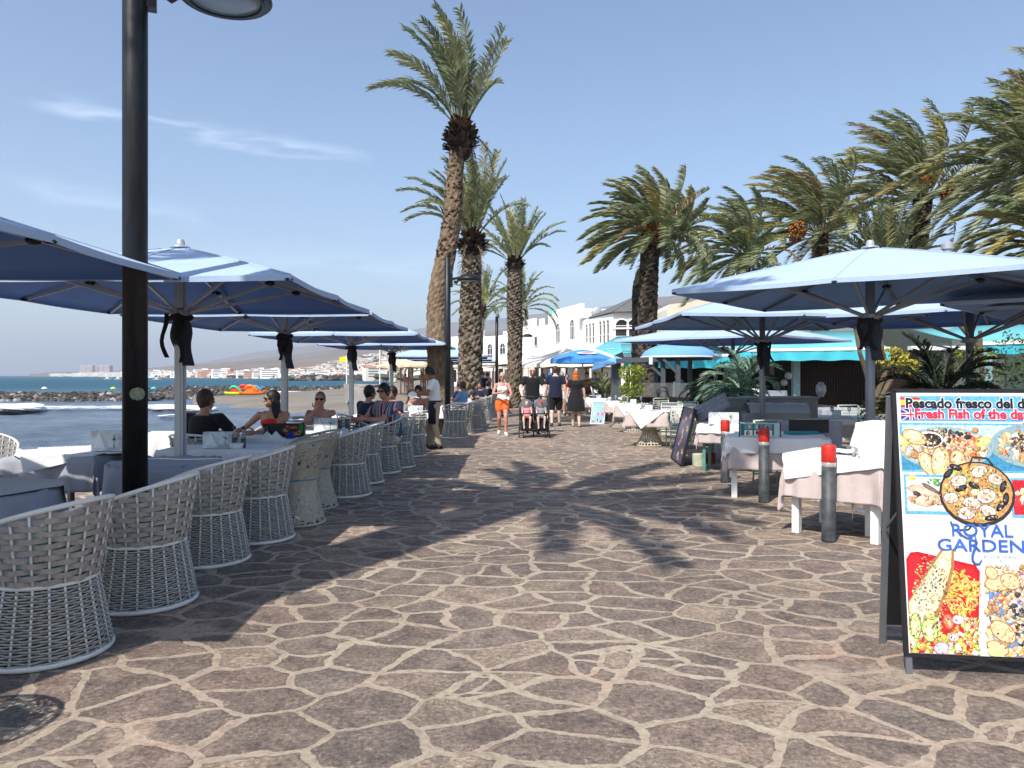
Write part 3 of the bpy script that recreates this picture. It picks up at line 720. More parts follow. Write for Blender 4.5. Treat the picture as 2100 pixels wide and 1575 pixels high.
def palm(label, path, radii, L, n, seed, wind=(-.35,0,0), updeg=(82,-25), group=None, trunkcol=(.17,.13,.095), yellow=0, fruit=None, bulge=0, lean_up=None, az=None, ll=.30, lw=.032, dens=44, drp=1.0, rings=0):
    """path: world points of the trunk, last is the crown base"""
    rg = random.Random(seed); base = Vector(path[0]); root = thing('palm_tree', label, 'palm tree', tuple(base), 0, group)
    pts = [Vector(p)-base for p in path]
    # smooth resample
    N = 60; P_ = []; Rr = []
    for i in range(N+1):
        t_ = i/N*(len(pts)-1); k = min(len(pts)-2, int(t_)); f = t_-k; f2 = f
        p0, p1, p2, p3 = pts[max(0,k-1)], pts[k], pts[k+1], pts[min(len(pts)-1,k+2)]
        q = .5*((2*p1)+(-p0+p2)*f+(2*p0-5*p1+4*p2-p3)*f*f+(-p0+3*p1-3*p2+p3)*f**3); P_.append(q); Rr.append(radii[k]*(1-f)+radii[k+1]*f)
    m = MB(); ns = 22; b0 = 0
    H = P_[-1].z
    for i, (p, r_) in enumerate(zip(P_, Rr)):
        for k in range(ns):
            a = 2*math.pi*k/ns; rr = r_*(1+.09*math.sin(i*2.1+k*1.7)*rings+rg.uniform(-.03,.05)); m.v.append((p.x+rr*math.cos(a), p.y+rr*math.sin(a), p.z))
    for i in range(N):
        for k in range(ns):
            g = rg.uniform(.75, 1.2); m.cur = tuple(c*g for c in trunkcol); k2 = (k+1) % ns; m.face((i*ns+k, i*ns+k2, (i+1)*ns+k2, (i+1)*ns+k))
    # leaf scars: small upward wedges spiralling round the trunk
    nsc = int(H*75*rings)
    for i in range(nsc):
        t_ = rg.uniform(.02 if rings > .9 else .55, 1)*(N-1) ; k = int(t_); p = P_[k].lerp(P_[k+1], t_-k); r_ = Rr[k]; a = i*2.399963
        o = Vector((math.cos(a), math.sin(a), 0)); sd = Vector((-o.y, o.x, 0)); s = r_*rg.uniform(.22, .36)
        g = rg.uniform(.6, 1.75); m.cur = tuple(c*g for c in trunkcol)
        q = p+o*r_*.97; m.poly([q-sd*s, q+sd*s, q+o*s*.45+Vector((0,0,s*1.0))]); m.cur = tuple(c*.45 for c in trunkcol); m.poly([q+sd*s, q-sd*s, q+o*s*.45+Vector((0,0,s*1.0))])
    tk = m.obj('trunk', barkm, root)
    top = P_[-1]; R0 = Rr[-1]
    ax = (P_[-1]-P_[-4]).normalized()
    if bulge:
        # shaggy boss of old leaf bases
        m = MB()
        for i in range(int(420*bulge)):
            z = rg.random()**.8; a = rg.uniform(0, 6.283); rr = R0*(1.15+1.15*math.sin(min(1, z*1.15)*math.pi)**.8*bulge)
            o = Vector((math.cos(a), math.sin(a), 0)); q = top+Vector((0,0,-.95+1.05*z))*bulge+o*rr*.62; s = rg.uniform(.05,.11)
            g = rg.uniform(.35,1.4); m.cur = (.13*g, .075*g, .045*g) if z > .65 else (.085*g, .062*g, .05*g)
            tip = q+o*rr*.42+Vector((0,0,rg.uniform(-.02,.24)))+Vector((rg.uniform(-.06,.06), rg.uniform(-.06,.06), 0)); sd = Vector((-o.y,o.x,0))*s
            m.poly([q-sd, q+sd, tip+sd*.5, tip-sd*.5])
        m.ell(top+Vector((0,0,-.42))*bulge, (R0*1.35, R0*1.35, .55*bulge), 14, 10)
        m.obj('leaf_boss', barkm, root)
    m = MB()
    for i in range(n):
        u = (i+.5)/n; a = (i*2.399963+rg.uniform(-.3,.3)) if az is None else rg.uniform(*az)
        e = R(updeg[0]+(updeg[1]-updeg[0])*u+rg.uniform(-8,8)); col = rg.choice(GREENS)
        if yellow and rg.random() < yellow: col = rg.choice([(.40,.33,.12),(.34,.29,.14),(.28,.21,.12)])
        dv = Vector((math.cos(e)*math.cos(a), math.cos(e)*math.sin(a), math.sin(e)))+ax*.15
        if lean_up: dv += Vector(lean_up)
        frond(m, top+Vector((math.cos(a)*R0*.5, math.sin(a)*R0*.5, -.1*u)), dv, L*rg.uniform(.78, 1.08), rg, (.55+.7*u)*drp, wind, col, dens=dens, lw=lw, ll=ll)
    # a few dead fronds under the crown
    for i in range(int(n*.10)):
        a = rg.uniform(0, 6.28); frond(m, top+Vector((0,0,-.2)), (math.cos(a), math.sin(a), -.3), L*.6, rg, 2.2, wind, (.15,.11,.07), dens=18, lw=lw*.8, ll=.2)
    m.obj('crown', leafm, root)
    if fruit:
        for (fx, fy, fz, fr) in fruit:
            m = MB()
            c = top+Vector((fx, fy, fz))
            for i in range(150):
                v = Vector((rg.gauss(0,1), rg.gauss(0,1), rg.gauss(0,1))).normalized()*fr*rg.uniform(.6,1); m.ell(c+Vector((v.x, v.y, v.z*1.15)), (fr*.13,)*3, 5, 4)
            for i in range(9):
                m.tube([top+Vector((0,0,.05)), top.lerp(c, .5)+Vector((0,0,.16)), c+Vector((rg.uniform(-.1,.1), rg.uniform(-.1,.1), fr*.5))], .012, 4)
            m.obj('date_cluster', datem, root, smooth=True)
    return root
def PT(xp, yp, d_): return (px(xp, d_), d_, zat(yp, d_))
GP = 'date palms along the promenade'
d_ = 20.0
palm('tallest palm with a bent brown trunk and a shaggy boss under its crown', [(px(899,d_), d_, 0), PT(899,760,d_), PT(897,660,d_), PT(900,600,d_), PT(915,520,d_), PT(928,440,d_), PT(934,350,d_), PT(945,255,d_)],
     [.30,.29,.28,.28,.26,.24,.21,.20], 2.95, 20, 11, (-.34,.02,.0), (88,34), GP, (.19,.14,.095), bulge=1.0, drp=.75, rings=.6, dens=62, lw=.045, ll=.38, lean_up=(-.05,0,.2))
d_ = 26.5
palm('thick shaggy palm behind the second lamp post, its crown partly hidden by the tall palm', [(px(962,d_), d_, 0), PT(964,740,d_), PT(965,620,d_), PT(967,560,d_), PT(968,482,d_)],
     [.42,.41,.37,.33,.27], 3.1, 34, 12, (-.22,0,0), (86,30), GP, (.19,.155,.12), bulge=.9, drp=.8, rings=1.3, dens=56, lw=.045, lean_up=(-.08,0,.25))
d_ = 36
palm('palm with a thick trunk and wide fan crown, right of the shaggy one', [(px(1054,d_), d_, 0), PT(1056,700,d_), PT(1055,620,d_), PT(1056,535,d_)], [.34,.34,.36,.30], 3.0, 32, 13, (-.12,0,0), (86,20), GP, (.17,.14,.11), drp=.7, rings=1.3, dens=48, lw=.05, bulge=.5, lean_up=(0,0,.2))
d_ = 60
palm('slim distant palm with a small round boss between the two big ones', [(px(985,d_), d_, 0), PT(986,700,d_), PT(991,630,d_)], [.24,.2,.16], 3.4, 26, 14, (-.15,0,0), (86,10), GP, (.2,.17,.13), bulge=1.0, drp=.8, dens=36, lw=.07)
d_ = 50
palm('distant palm with one long frond arching down on its right', [(px(1062,d_), d_, 0), PT(1063,720,d_), PT(1068,632,d_)], [.26,.24,.2], 3.0, 28, 15, (-.1,0,0), (86,0), GP, (.2,.165,.12), bulge=.9, drp=1.2, dens=36, lw=.06)
GB = 'windswept palms behind the restaurants'
W = (-.95,.05,.12)
d_ = 30
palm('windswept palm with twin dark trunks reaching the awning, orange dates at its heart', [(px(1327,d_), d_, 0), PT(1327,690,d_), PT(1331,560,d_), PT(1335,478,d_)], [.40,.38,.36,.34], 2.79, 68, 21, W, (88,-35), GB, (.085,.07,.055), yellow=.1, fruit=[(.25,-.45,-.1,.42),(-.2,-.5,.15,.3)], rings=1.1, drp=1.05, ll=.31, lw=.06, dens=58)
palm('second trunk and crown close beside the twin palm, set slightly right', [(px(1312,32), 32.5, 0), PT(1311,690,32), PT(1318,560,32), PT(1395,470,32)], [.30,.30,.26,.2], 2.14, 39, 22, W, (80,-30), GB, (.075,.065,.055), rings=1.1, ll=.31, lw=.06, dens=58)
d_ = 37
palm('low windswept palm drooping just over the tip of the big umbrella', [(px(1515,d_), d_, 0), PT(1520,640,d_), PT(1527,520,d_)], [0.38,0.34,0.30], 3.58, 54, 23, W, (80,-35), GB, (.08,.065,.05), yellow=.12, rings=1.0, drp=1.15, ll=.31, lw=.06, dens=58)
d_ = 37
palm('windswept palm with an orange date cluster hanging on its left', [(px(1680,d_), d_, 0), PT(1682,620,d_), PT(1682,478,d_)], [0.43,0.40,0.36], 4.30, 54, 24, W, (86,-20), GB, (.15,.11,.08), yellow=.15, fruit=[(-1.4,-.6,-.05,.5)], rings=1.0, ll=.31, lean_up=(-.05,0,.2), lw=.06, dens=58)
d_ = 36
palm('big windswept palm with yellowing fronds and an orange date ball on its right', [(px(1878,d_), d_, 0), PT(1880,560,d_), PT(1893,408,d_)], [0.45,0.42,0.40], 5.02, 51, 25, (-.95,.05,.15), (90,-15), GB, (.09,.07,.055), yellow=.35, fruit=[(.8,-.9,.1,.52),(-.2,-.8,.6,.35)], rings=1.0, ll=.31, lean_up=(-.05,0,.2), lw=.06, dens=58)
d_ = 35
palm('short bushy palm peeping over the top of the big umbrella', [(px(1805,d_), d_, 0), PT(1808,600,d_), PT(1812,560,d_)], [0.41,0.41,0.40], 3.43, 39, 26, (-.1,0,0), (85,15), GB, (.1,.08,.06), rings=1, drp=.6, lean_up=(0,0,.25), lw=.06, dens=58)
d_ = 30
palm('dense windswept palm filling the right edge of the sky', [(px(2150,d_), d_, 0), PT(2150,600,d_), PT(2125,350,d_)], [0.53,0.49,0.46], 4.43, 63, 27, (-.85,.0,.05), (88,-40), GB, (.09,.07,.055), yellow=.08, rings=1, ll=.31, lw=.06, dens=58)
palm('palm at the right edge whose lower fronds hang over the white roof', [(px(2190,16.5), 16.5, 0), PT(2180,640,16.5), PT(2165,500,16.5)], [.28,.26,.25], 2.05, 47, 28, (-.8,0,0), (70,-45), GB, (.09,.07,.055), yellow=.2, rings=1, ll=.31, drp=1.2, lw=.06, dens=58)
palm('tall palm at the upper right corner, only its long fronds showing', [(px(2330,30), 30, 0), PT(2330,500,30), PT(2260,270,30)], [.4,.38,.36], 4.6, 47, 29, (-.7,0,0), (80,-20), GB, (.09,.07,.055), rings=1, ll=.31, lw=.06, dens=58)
# the palm behind the camera, seen only as the shadow across the paving
palm('palm standing behind the camera whose crown shadow lies on the paving', [(-4.0,1.9,0), (-3.95,1.95,4), (-4.0,2.05,7), (-4.0,2.15,10.4)], [.42,.4,.38,.4], 3.1, 26, 35, (.10,.05,0), (55,-15), 'date palms along the promenade', rings=.6, drp=.7, ll=.30, lw=.10, dens=60, bulge=.6)
# small far palms over the straw parasols
for i, (xp, yp, lb) in enumerate([(868,728,'small palm over the straw parasols left of the bent trunk'), (842,742,'second small palm left of it, over the straw parasols')]):
    palm(lb, [(px(xp,70), 70, 0), PT(xp, yp+18, 70), PT(xp, yp+4, 70)], [.3,.26,.22], 2.2, 24, 41+i, (-.15,0,0), (80,-20), 'small palms on the far terrace', dens=26, lw=.09)
# ================================================================ BUILDINGS
stucco = plain('white_stucco', (.80,.79,.76), .85, .04, .6)
cream = plain('cream_stucco', (.76,.68,.55), .85, .05, .6)
glass_d = plain('dark_window_glass', (.03,.035,.04), .12, .3, .4, spec=.6)
grey_slate = plain('grey_roof_slate', (.13,.13,.13), .8, .15, 2)
interior_dark = plain('shaded_interior_dark', (.018,.014,.012), .8, .3, 2)  # near-black paints the shade of the open interiors; the bar uses it too
def wall_frame(A, B):
    A = Vector(A); B = Vector(B); u = (B-A).normalized(); n_ = Vector((u.y, -u.x, 0));  # n_ faces the camera side
    return A, u, n_
def arch_window(parent, A, u, n_, s, z0, wd, hgt, mull=2, rows_=3, round_top=True, frame_m=None, recess=.14, hood=True):
    """s along wall; builds frame with pane sub-part; projecting arch hood"""
    c = A+u*s
    def Q(a, z, o=0): p = c+u*a+n_*o; return (p.x, p.y, z)
    hw = wd/2; zt = z0+hgt-(hw if round_top else 0)
    outl = [(-hw, z0), (hw, z0), (hw, zt)]+([(hw*math.cos(a), zt+hw*math.sin(a)) for a in np.linspace(.25, math.pi-.25, 7)] if round_top else [])+[(-hw, zt)]
    m = MB(); m.poly([Q(a, z, .03) for a, z in outl]); pane = m
    f = MB(); k = 1.0+.22/wd*.5
    big = [(a*(1+.16/wd), z0+(z-z0)*(1+.10/hgt)-(.05 if z == z0 else 0)) for a, z in outl]
    nn = len(outl)
    b = len(f.v); f.v += [Q(a, z, .12) for a, z in outl]+[Q(a, z, .12) for a, z in big]+[Q(a, z, .0) for a, z in big]+[Q(a, z, .03) for a, z in outl]
    for i in range(nn):
        j = (i+1) % nn; f.face((b+i, b+j, b+nn+j, b+nn+i)); f.face((b+nn+i, b+nn+j, b+2*nn+j, b+2*nn+i)); f.face((b+i, b+3*nn+i, b+3*nn+j, b+j))
    for i in range(1, mull): a = -hw+wd*i/mull; f.bar(Q(a, z0, .06), Q(a, zt+(hw*.7 if round_top else 0), .06), .05, .04, up=tuple(n_))
    for i in range(1, rows_+1): z = z0+(zt-z0)*i/rows_; f.bar(Q(-hw, z, .065), Q(hw, z, .065), .05, .04, up=tuple(n_))
    fo = f.obj('window', stucco, parent); pane.obj('pane', glass_d, fo); return fo
def block(A, B, depth, z1, m=None, z0=0):
    """extruded wall box from A to B going back away from the camera"""
    A, u, n_ = wall_frame(A, B); L = (Vector(B)-A).length; m = m or MB(); c0 = A; c1 = A+u*L; c2 = c1-n_*depth; c3 = A-n_*depth
    m.prism([(p.x, p.y) for p in (c0, c1, c2, c3)], z0, z1); return m
# long white house terrace on the right, running towards the far end of the promenade
def W2(xp, d_): return Vector((px(xp, d_), d_, 0))
# orientation: walls drawn from far-left to near-right, normal towards the camera/sea
def whitehouse(label, xa, da, xb, db, ztop, steps, wins, depth=9, mat=None):
    A, B = W2(xa, da), W2(xb, db); root = thing('white_house', label, 'building', tuple(A))
    root.location = (0,0,0)
    m = block(A, B, depth, ztop); wl = m.obj('wall', mat or stucco, root); bevel(wl, .06, 2)
    A_, u, n_ = wall_frame(A, B); L = (B-A).length
    m = MB()
    for s0, s1, h in steps:
        c = A_+u*L*(s0+s1)/2-n_*.16; m.box((c.x, c.y, ztop+h/2-.01), (L*(s1-s0), .34, h+.02), math.atan2(u.y, u.x))
    m.obj('parapet', mat or stucco, root)
    for (s, z0, wd, hg, mu, rw, rt) in wins: arch_window(root, A_, u, n_, L*s, z0, wd, hg, mu, rw, rt)
    return root, A_, u, n_, L
r1, A1, u1, n1, L1 = whitehouse('farthest white house with small windows, behind the slim palm trunks', 925, 104, 1062, 92, 6.6, [(0,.2,.3),(.42,.5,.9),(.8,1,.5)], [(.62,3.4,1.1,2.2,2,2,True),(.80,3.4,1.1,2.2,2,2,True),(.45,3.4,.8,1.6,2,2,False)])
r2, A2, u2, n2, L2 = whitehouse('white house with a round window and stepped parapet, in the middle of the terrace', 1062, 92, 1126, 83, 7.2, [(0,.25,.2),(.3,.55,1.0),(.7,.8,.8)], [(.12,3.2,1.3,3.0,2,3,True),(.62,5.0,.9,1.0,1,1,False)])
r3, A3, u3, n3, L3 = whitehouse('taller white house with two arched windows and a turquoise sign on its parapet', 1124, 81, 1192, 71, 7.9, [(0,1,.5)], [(.35,3.7,1.4,3.2,3,2,True),(.78,3.7,1.4,3.3,3,2,True),(-.2+.25,2.9,.8,.9,1,1,False)])
tsg = plain('turquoise_paint', (.10,.62,.58), .6, .2, 2)
m = MB()
for i in range(4):
    c = A3+u3*(.5+i*.75)+n3*.18; m.bar((c.x, c.y, 8.75), (c.x+.15, c.y, 8.0), .32, .05)
m.obj('painted_sign', tsg, r3)
r4, A4, u4, n4, L4 = whitehouse('white corner house with rows of small arched windows under the grey pointed roof', 1186, 69, 1257, 60, 6.55, [(0,.14,.3)], [(s_, 3.1, .62, 3.0, 1, 3, True) for s_ in (.30,.40,.50,.70,.80,.90)])
A5, B5 = W2(1257, 60), W2(1420, 58.5); r5 = r4
m = block(A5, B5, 9, 6.58); m.obj('corner_wall', stucco, r4)
A_, u, n_ = wall_frame(A5, B5); L5 = (B5-A5).length
for s in (.115, .27, .43, .60, .78): arch_window(r4, A_, u, n_, L5*s, 3.0, .98, 3.0, 1, 3, True)
m = MB(); m.bar(A5+n_*.1+Vector((0,0,5.3)), B5+n_*.1+Vector((0,0,5.3)), .2, .12); m.obj('cornice', stucco, r4)
# grey hipped roof
c0, c1 = W2(1196, 66), W2(1370, 58.3); cc = (c0+c1)/2-n_*3+Vector((0,3,0)); ap = Vector((px(1308, 64), 64, zat(606, 64)))
m = MB(); base = [Vector((px(1206,66),66,6.6)), Vector((px(1255,59.6),59.6,6.6)), Vector((px(1372,58.2),58.2,6.6)), Vector((px(1400,66),66,6.6)), Vector((px(1330,74),74,6.6)), Vector((px(1230,73),73,6.6))]
for a, b in zip(base, base[1:]+base[:1]): m.poly([a, b, ap])
m.poly(base[::-1]); rf = m.obj('roof', grey_slate, r4)
m = MB()
for a in base[:4]: m.bar(a, ap, .09, .09)
m.obj('roof_ridge', plain('roof_ridge_tile', (.17,.17,.17), .8), rf)
# rooftop bits: dish + vent box
m = MB(); c = A4+u4*1.2; m.box((c.x, c.y-.2, 7.05), (1.1,.8,.7)); m.obj('vent_box', stucco, r4); m = MB(); m.ell((c.x+1.3, c.y-.2, 7.2), (.5,.12,.5)); m.obj('satellite_dish', metal_pale, r4, smooth=True)
# sloping white lean-to terraces in front of the terrace houses
def leanto(label, xa, da, xb, db, ztop, zb, out_, gables):
    A, B = W2(xa, da), W2(xb, db); A_, u, n_ = wall_frame(A, B); L = (B-A).length; root = thing('awning_roof', label, 'roof', (0,0,0), 0, 'white canvas lean-to roofs'); m = MB(); rows = []
    for i in range(2):
        rows.append([A_+u*L*k/12+n_*(.1+out_*i)+Vector((0,0,(ztop if i == 0 else zb)+(-.12*abs(math.sin(k*math.pi/3)) if i else 0))) for k in range(13)])
    m.grid(rows); solid(m.obj('roof_sheet', fabric('white_canvas', (.74,.73,.70)), root), .05)
    m = MB()
    for k in range(0, 13, 2): c = A_+u*L*k/12+n_*(.1+out_); m.box((c.x, c.y, zb/2), (.14,.14,zb-.1))
    m.obj('posts', stucco, root)
    m = MB(); m.bar(A_+n_*(.12+out_)+Vector((0,0,zb-.35)), B+n_*(.12+out_)+Vector((0,0,zb-.35)), .03, .55); m.obj('valance', MATS['white_canvas'], root)
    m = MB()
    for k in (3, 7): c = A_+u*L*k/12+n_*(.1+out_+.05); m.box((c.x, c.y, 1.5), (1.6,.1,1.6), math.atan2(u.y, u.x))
    m.obj('opening_shade', interior_dark, root)  # near-black panels stand in for the shade under the roof
    return root
leanto('white canvas roof below the farthest white houses', 940, 102, 1075, 90, 3.1, 2.7, 3, 0)
leanto('white canvas roof sloping down from the houses with the round window', 1082, 88, 1160, 76, 4.3, 2.9, 4, 0)
leanto('big white canvas roof nearest the turquoise awning', 1165, 74, 1330, 59.5, 5.0, 3.0, 5, 0)
# cream building with rounded openings at upper right of it
root = thing('cream_house', 'cream house with a rounded arch opening just above the restaurant umbrellas', 'building', (0,0,0))
m = MB(); d_ = 44
top = [(1368,760),(1368,633),(1374,624),(1390,622),(1415,620),(1432,613),(1445,612),(1470,605),(1520,600),(1560,600),(1560,760)]
hole = [(1380,700),(1380,652),(1388,642),(1400,637),(1418,636),(1428,641),(1432,652),(1432,700)]
f0 = [Vector(PT(x, y, d_)) for x, y in top]; h0 = [Vector(PT(x, y, d_)) for x, y in hole]
for poly_ in ([f0[0], f0[1], f0[2], h0[2], h0[1], h0[0]], [f0[2], f0[3], f0[4], h0[4], h0[3], h0[2]], [f0[4], f0[5], f0[6], f0[7], h0[5], h0[4]], [h0[5], f0[7], f0[8], f0[9], f0[10], h0[7], h0[6]]):
    m.poly(poly_)
for a, b in zip(f0[:-1], f0[1:]): m.poly([a, b, b+Vector((0,4,0)), a+Vector((0,4,0))])
for a, b in zip(h0[:-1], h0[1:]): m.poly([b, a, a+Vector((0,1.2,0)), b+Vector((0,1.2,0))])
m.obj('wall', cream, root)
m = MB(); m.box((px(1410,d_+1.3), d_+1.3, 4.4), (2.2,.1,2.8)); m.obj('recess', plain('ochre_recess', (.42,.36,.26), .9), root)
# far right rooftop things
root = thing('white_house', 'white flat roofed house with a long slatted window at the right edge', 'building', (0,0,0))
m = MB(); a, b = PT(1975,545,40), PT(2240,535,40); m.box(((a[0]+b[0])/2+1, 43, 3.6), (b[0]-a[0]+4, 6, 7.4)); m.obj('wall', stucco, root)
m = MB(); 
for i in range(7): m.box((px(2070,40)+.0, 39.95, 6.45+i*.06), (1.3,.06,.02))
m.obj('louvre', metal_grey, root)
root = thing('chimney_flue', 'silver restaurant chimney flue beside the big windswept palm', 'chimney', (px(1943,26), 26, 0)); 
m = MB(); m.lathe([(.32,3.0),(.32,4.4),(.36,4.6),(.14,5.1),(.14,5.9),(.2,5.92),(.2,6.1),(0,6.25)], n=20); m.obj('flue', metal_pale, root, smooth=False)
# ================================================================ RESTAURANT FRONT with turquoise awnings
teal = NT('turquoise_awning'); o_ = teal.obj()
teal.set_b(color=teal.ramp(teal.noise(o_, .8, 4), [(.3, (.10,.37,.42)), (.7, (.14,.45,.50))]), rough=.8); teal = teal.m
teal_b = plain('turquoise_valance', (.05,.42,.52), .8, .08, 2)
root = thing('restaurant_building', 'low restaurant building with dark slatted front under the turquoise awnings', 'building', (0,0,0))
m = MB(); m.box((13.4, 37.0, 1.45), (14, 3, 2.9)); m.box((13.4,35.0,-.02+.06),(14,1.0,.08)); m.obj('wall', interior_dark, root)
m = MB(); m.box((15.8, 32.6, 1.25), (8, 2.4, 2.5)); m.obj('wall', interior_dark, root)
m = MB()
for i in range(70): m.box((11.9+i*.112, 31.36, 1.25), (.05,.05,2.3))
m.obj('slatted_front', plain('dark_red_slats', (.022,.010,.008), .6), root)
for bx_ in ((11.75,31.1,1.3),(18.2,28.8,1.4)): m = MB(); m.box(bx_, (.26,.3,2.6)); m.obj('pillar', plain('pale_blue_pillar', (.20,.33,.36), .6), root)
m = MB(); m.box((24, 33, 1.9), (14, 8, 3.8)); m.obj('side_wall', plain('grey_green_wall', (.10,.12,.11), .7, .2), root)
m = MB(); m.box((17.6, 28.9, 2.6), (4.6,.3,.16)); m.obj('lintel', white_paint, root)
for bx_ in ((16.4,28.95,1.5),(19.4,28.9,1.5)): m = MB(); m.box(bx_,(.8,.1,2.6)); m.obj('glass_panel', plain('green_glass', (.05,.08,.07), .1, .2), root)
def awning(label, xa, ya, xb, yb, df, zf, db_, zb, val=.42, xa2=None, xb2=None):
    """front edge from photo column xa to xb at depth df, back edge at depth df+db_"""
    root = thing('shop_awning', label, 'awning', (0,0,0), 0, 'turquoise restaurant awnings')
    A, B = Vector((px(xa, ya), ya, zf)), Vector((px(xb, yb), yb, zf)); A2, B2 = A+Vector((xa2 or 0, db_, zb-zf)), B+Vector((xb2 or 0, db_, zb-zf))
    m = MB(); m.grid([[A.lerp(B, k/8)+Vector((0,0,0)) for k in range(9)], [A.lerp(B, k/8).lerp(A2.lerp(B2, k/8), .5)+Vector((0,0,-.05)) for k in range(9)], [A2.lerp(B2, k/8) for k in range(9)]]); solid(m.obj('awning_sheet', teal, root, smooth=True), .02)
    m = MB(); m.bar(A+Vector((0,-.03,-.02)), B+Vector((0,-.03,-.02)), .08, .11); m.obj('front_bar', white_paint, root)
    m = MB(); n = 40; rows = [[A.lerp(B, k/n)+Vector((0,-.04+.015*math.sin(k*1.3),-.06)) for k in range(n+1)], [A.lerp(B, k/n)+Vector((0,-.06+.05*math.sin(k*1.1),-.06-val-.02*math.sin(k*.8))) for k in range(n+1)]]
    m.grid(rows); m.obj('valance', teal_b, root, smooth=True)
    m = MB()
    for k in (.12, .5, .88): p = A.lerp(B, k); q = A2.lerp(B2, k); m.bar(p+Vector((0,.05,-.06)), p.lerp(q, .5)+Vector((.4,0,-.55)), .06, .05); m.bar(p.lerp(q, .5)+Vector((.4,0,-.55)), q+Vector((0,0,-.5)), .06, .05)
    m.obj('folding_arms', metal_grey, root)
    return root
awning('turquoise awning farthest left, behind the blue beer garden umbrella', 1180, 40, 1258, 38, 0, 2.55, 7, 4.0, .55, 3.2, 3.6)
awning('long turquoise awning with white bar behind the blue dome roof', 1279, 33, 1500, 31.5, 0, 2.42, 5, 3.15, .5, .6, .6)
awning('turquoise awning above the counter, left of the big umbrella pole', 1500, 31, 1825, 28.5, 0, 2.6, 4, 3.5, .40, .5, .6)
awning('turquoise awning at the right edge beyond the dark palm frond', 2012, 23, 2290, 20, 0, 2.55, 4, 3.2, .3)
root = thing('beige_roof', 'beige tiled canopy roof just above the turquoise awning', 'roof', (px(1300,40), 40, 0))
m = MB(); a, b = Vector(PT(1250,716,41)), Vector(PT(1352,710,41)); a2, b2 = Vector(PT(1300,703,45)), Vector(PT(1352,709,43)); o = Vector(root.location)
m.poly([a-o, b-o, b2-o, a2-o]); m.obj('roof_sheet', cream, root); m = MB(); m.box((0,2,1.2),(.2,.2,2.4)); m.obj('post', metal_grey, root)
# ================================================================ FAR TOWN
def colr(m, c): m.cur = c; return m
town_m = vcol_mat('town_paint', .85)
VAR = []
WALLS = [((.80,.79,.76),(.45,.44,.42),'white'), ((.78,.72,.62),(.42,.20,.12),'cream with a terracotta roof'), ((.62,.36,.25),(.35,.16,.10),'terracotta'), ((.70,.66,.60),(.40,.38,.35),'pale beige')]
def town_house(wc, rc, name, w_, d_, h_, fl):
    root = thing('hillside_house', name+' house in the far hillside town', 'house', (0,0,0), 0, 'small houses of the far hillside town')
    m = MB(); colr(m, wc); m.box((0,0,h_/2-3), (w_,d_,h_+6)); m.box((w_*.22,0,h_+.9), (w_*.4,d_*.7,2.2)); m.obj('wall', town_m, root)
    m = MB(); colr(m, rc)
    if 'roof' in name: m.poly([(-w_/2-.3,-d_/2-.3,h_),(w_/2+.3,-d_/2-.3,h_),(w_/2,0,h_+2.2),(-w_/2,0,h_+2.2)]); m.poly([(w_/2+.3,d_/2+.3,h_),(-w_/2-.3,d_/2+.3,h_),(-w_/2,0,h_+2.2),(w_/2,0,h_+2.2)])
    else: m.box((0,0,h_+.25),(w_+.3,d_+.3,.5))
    m.obj('roof', town_m, root)
    m = MB(); colr(m, (.12,.13,.15))
    for f in range(fl):
        m.box((0, -d_/2-.02, 1.6+f*3), (w_*.82,.2,1.2))
    m.obj('windows', town_m, root)
    return root
rg = random.Random(21)
protos = []
for wc, rc, nm in WALLS:
    for (w_, dd_, h_, fl) in ((14,10,6,2),(22,12,9,3),(34,14,12,4)): protos.append((town_house(wc, rc, nm+(' low' if fl == 2 else '' if fl == 3 else ' large'), w_, dd_, h_, fl), nm))
used = [False]*len(protos)
def town_at(xp, tt, idx, sc=1, rz=0):
    p = terr(xp, tt); sc *= max(1, p.y/1400)**.8; pr = protos[idx][0]
    if not used[idx]: used[idx] = True; pr.location = p; pr.rotation_euler.z = rz; pr.scale = (sc,)*3; return
    dup(pr, tuple(p), rz, scale=sc)
def density(xp):
    return float(np.interp(xp, [280,330,430,560,640,760,880,1000], [.5,1,1,.9,1.3,1.5,1.2,.3]))
cnt = 0
while cnt < 270:
    xp = rg.uniform(285, 1010)
    if rg.random() > density(xp)/1.5: continue
    tmax = np.interp(xp, [285,500,600,700,760,900], [.015,.05,.16,.42,.55,.55])
    tt = .004+rg.random()**1.5*tmax
    if xp < 450: idx = rg.choice([0,1,2,2,1,9,10]) if not (420 < xp < 450) else rg.choice([6,7,8])
    elif xp < 560: idx = rg.choice([2,1,11,8,7,2,1])
    else: idx = rg.choice([0,0,1,1,3,4,4,5,6,9,10,11,3])
    town_at(xp, tt, idx, rg.uniform(.5,.95)*(1 if xp < 560 else .85), rg.uniform(-.5,.5)); cnt += 1
# everything past those 270, and the scrub between the houses, as one mass
m = MB(); rg = random.Random(5)
for i in range(2600):
    xp = rg.uniform(300, 1000); tmax = np.interp(xp, [300,500,600,700,760,900], [.02,.06,.2,.5,.62,.62]); tt = .003+rg.random()**1.3*tmax; p = terr(xp, tt); s = rg.uniform(5,12)*max(1, p.y/1400)**.8
    if rg.random() < .45: m.cur = rg.choice([(.78,.77,.74),(.75,.70,.62),(.6,.38,.28),(.7,.66,.6)]); m.box((p.x,p.y,p.z+1.5),(s*.9,s*.7,6),rg.uniform(-.5,.5))
    else: m.cur = rg.choice([(.05,.06,.035),(.07,.08,.045),(.09,.08,.055)]); m.ell((p.x,p.y,p.z+1),(s*.7,s*.5,2.6),6,4)
tag(m.obj('distant_town_and_scrub', town_m), 'scrub and minor buildings filling the far hillside town', None, None, 'stuff')
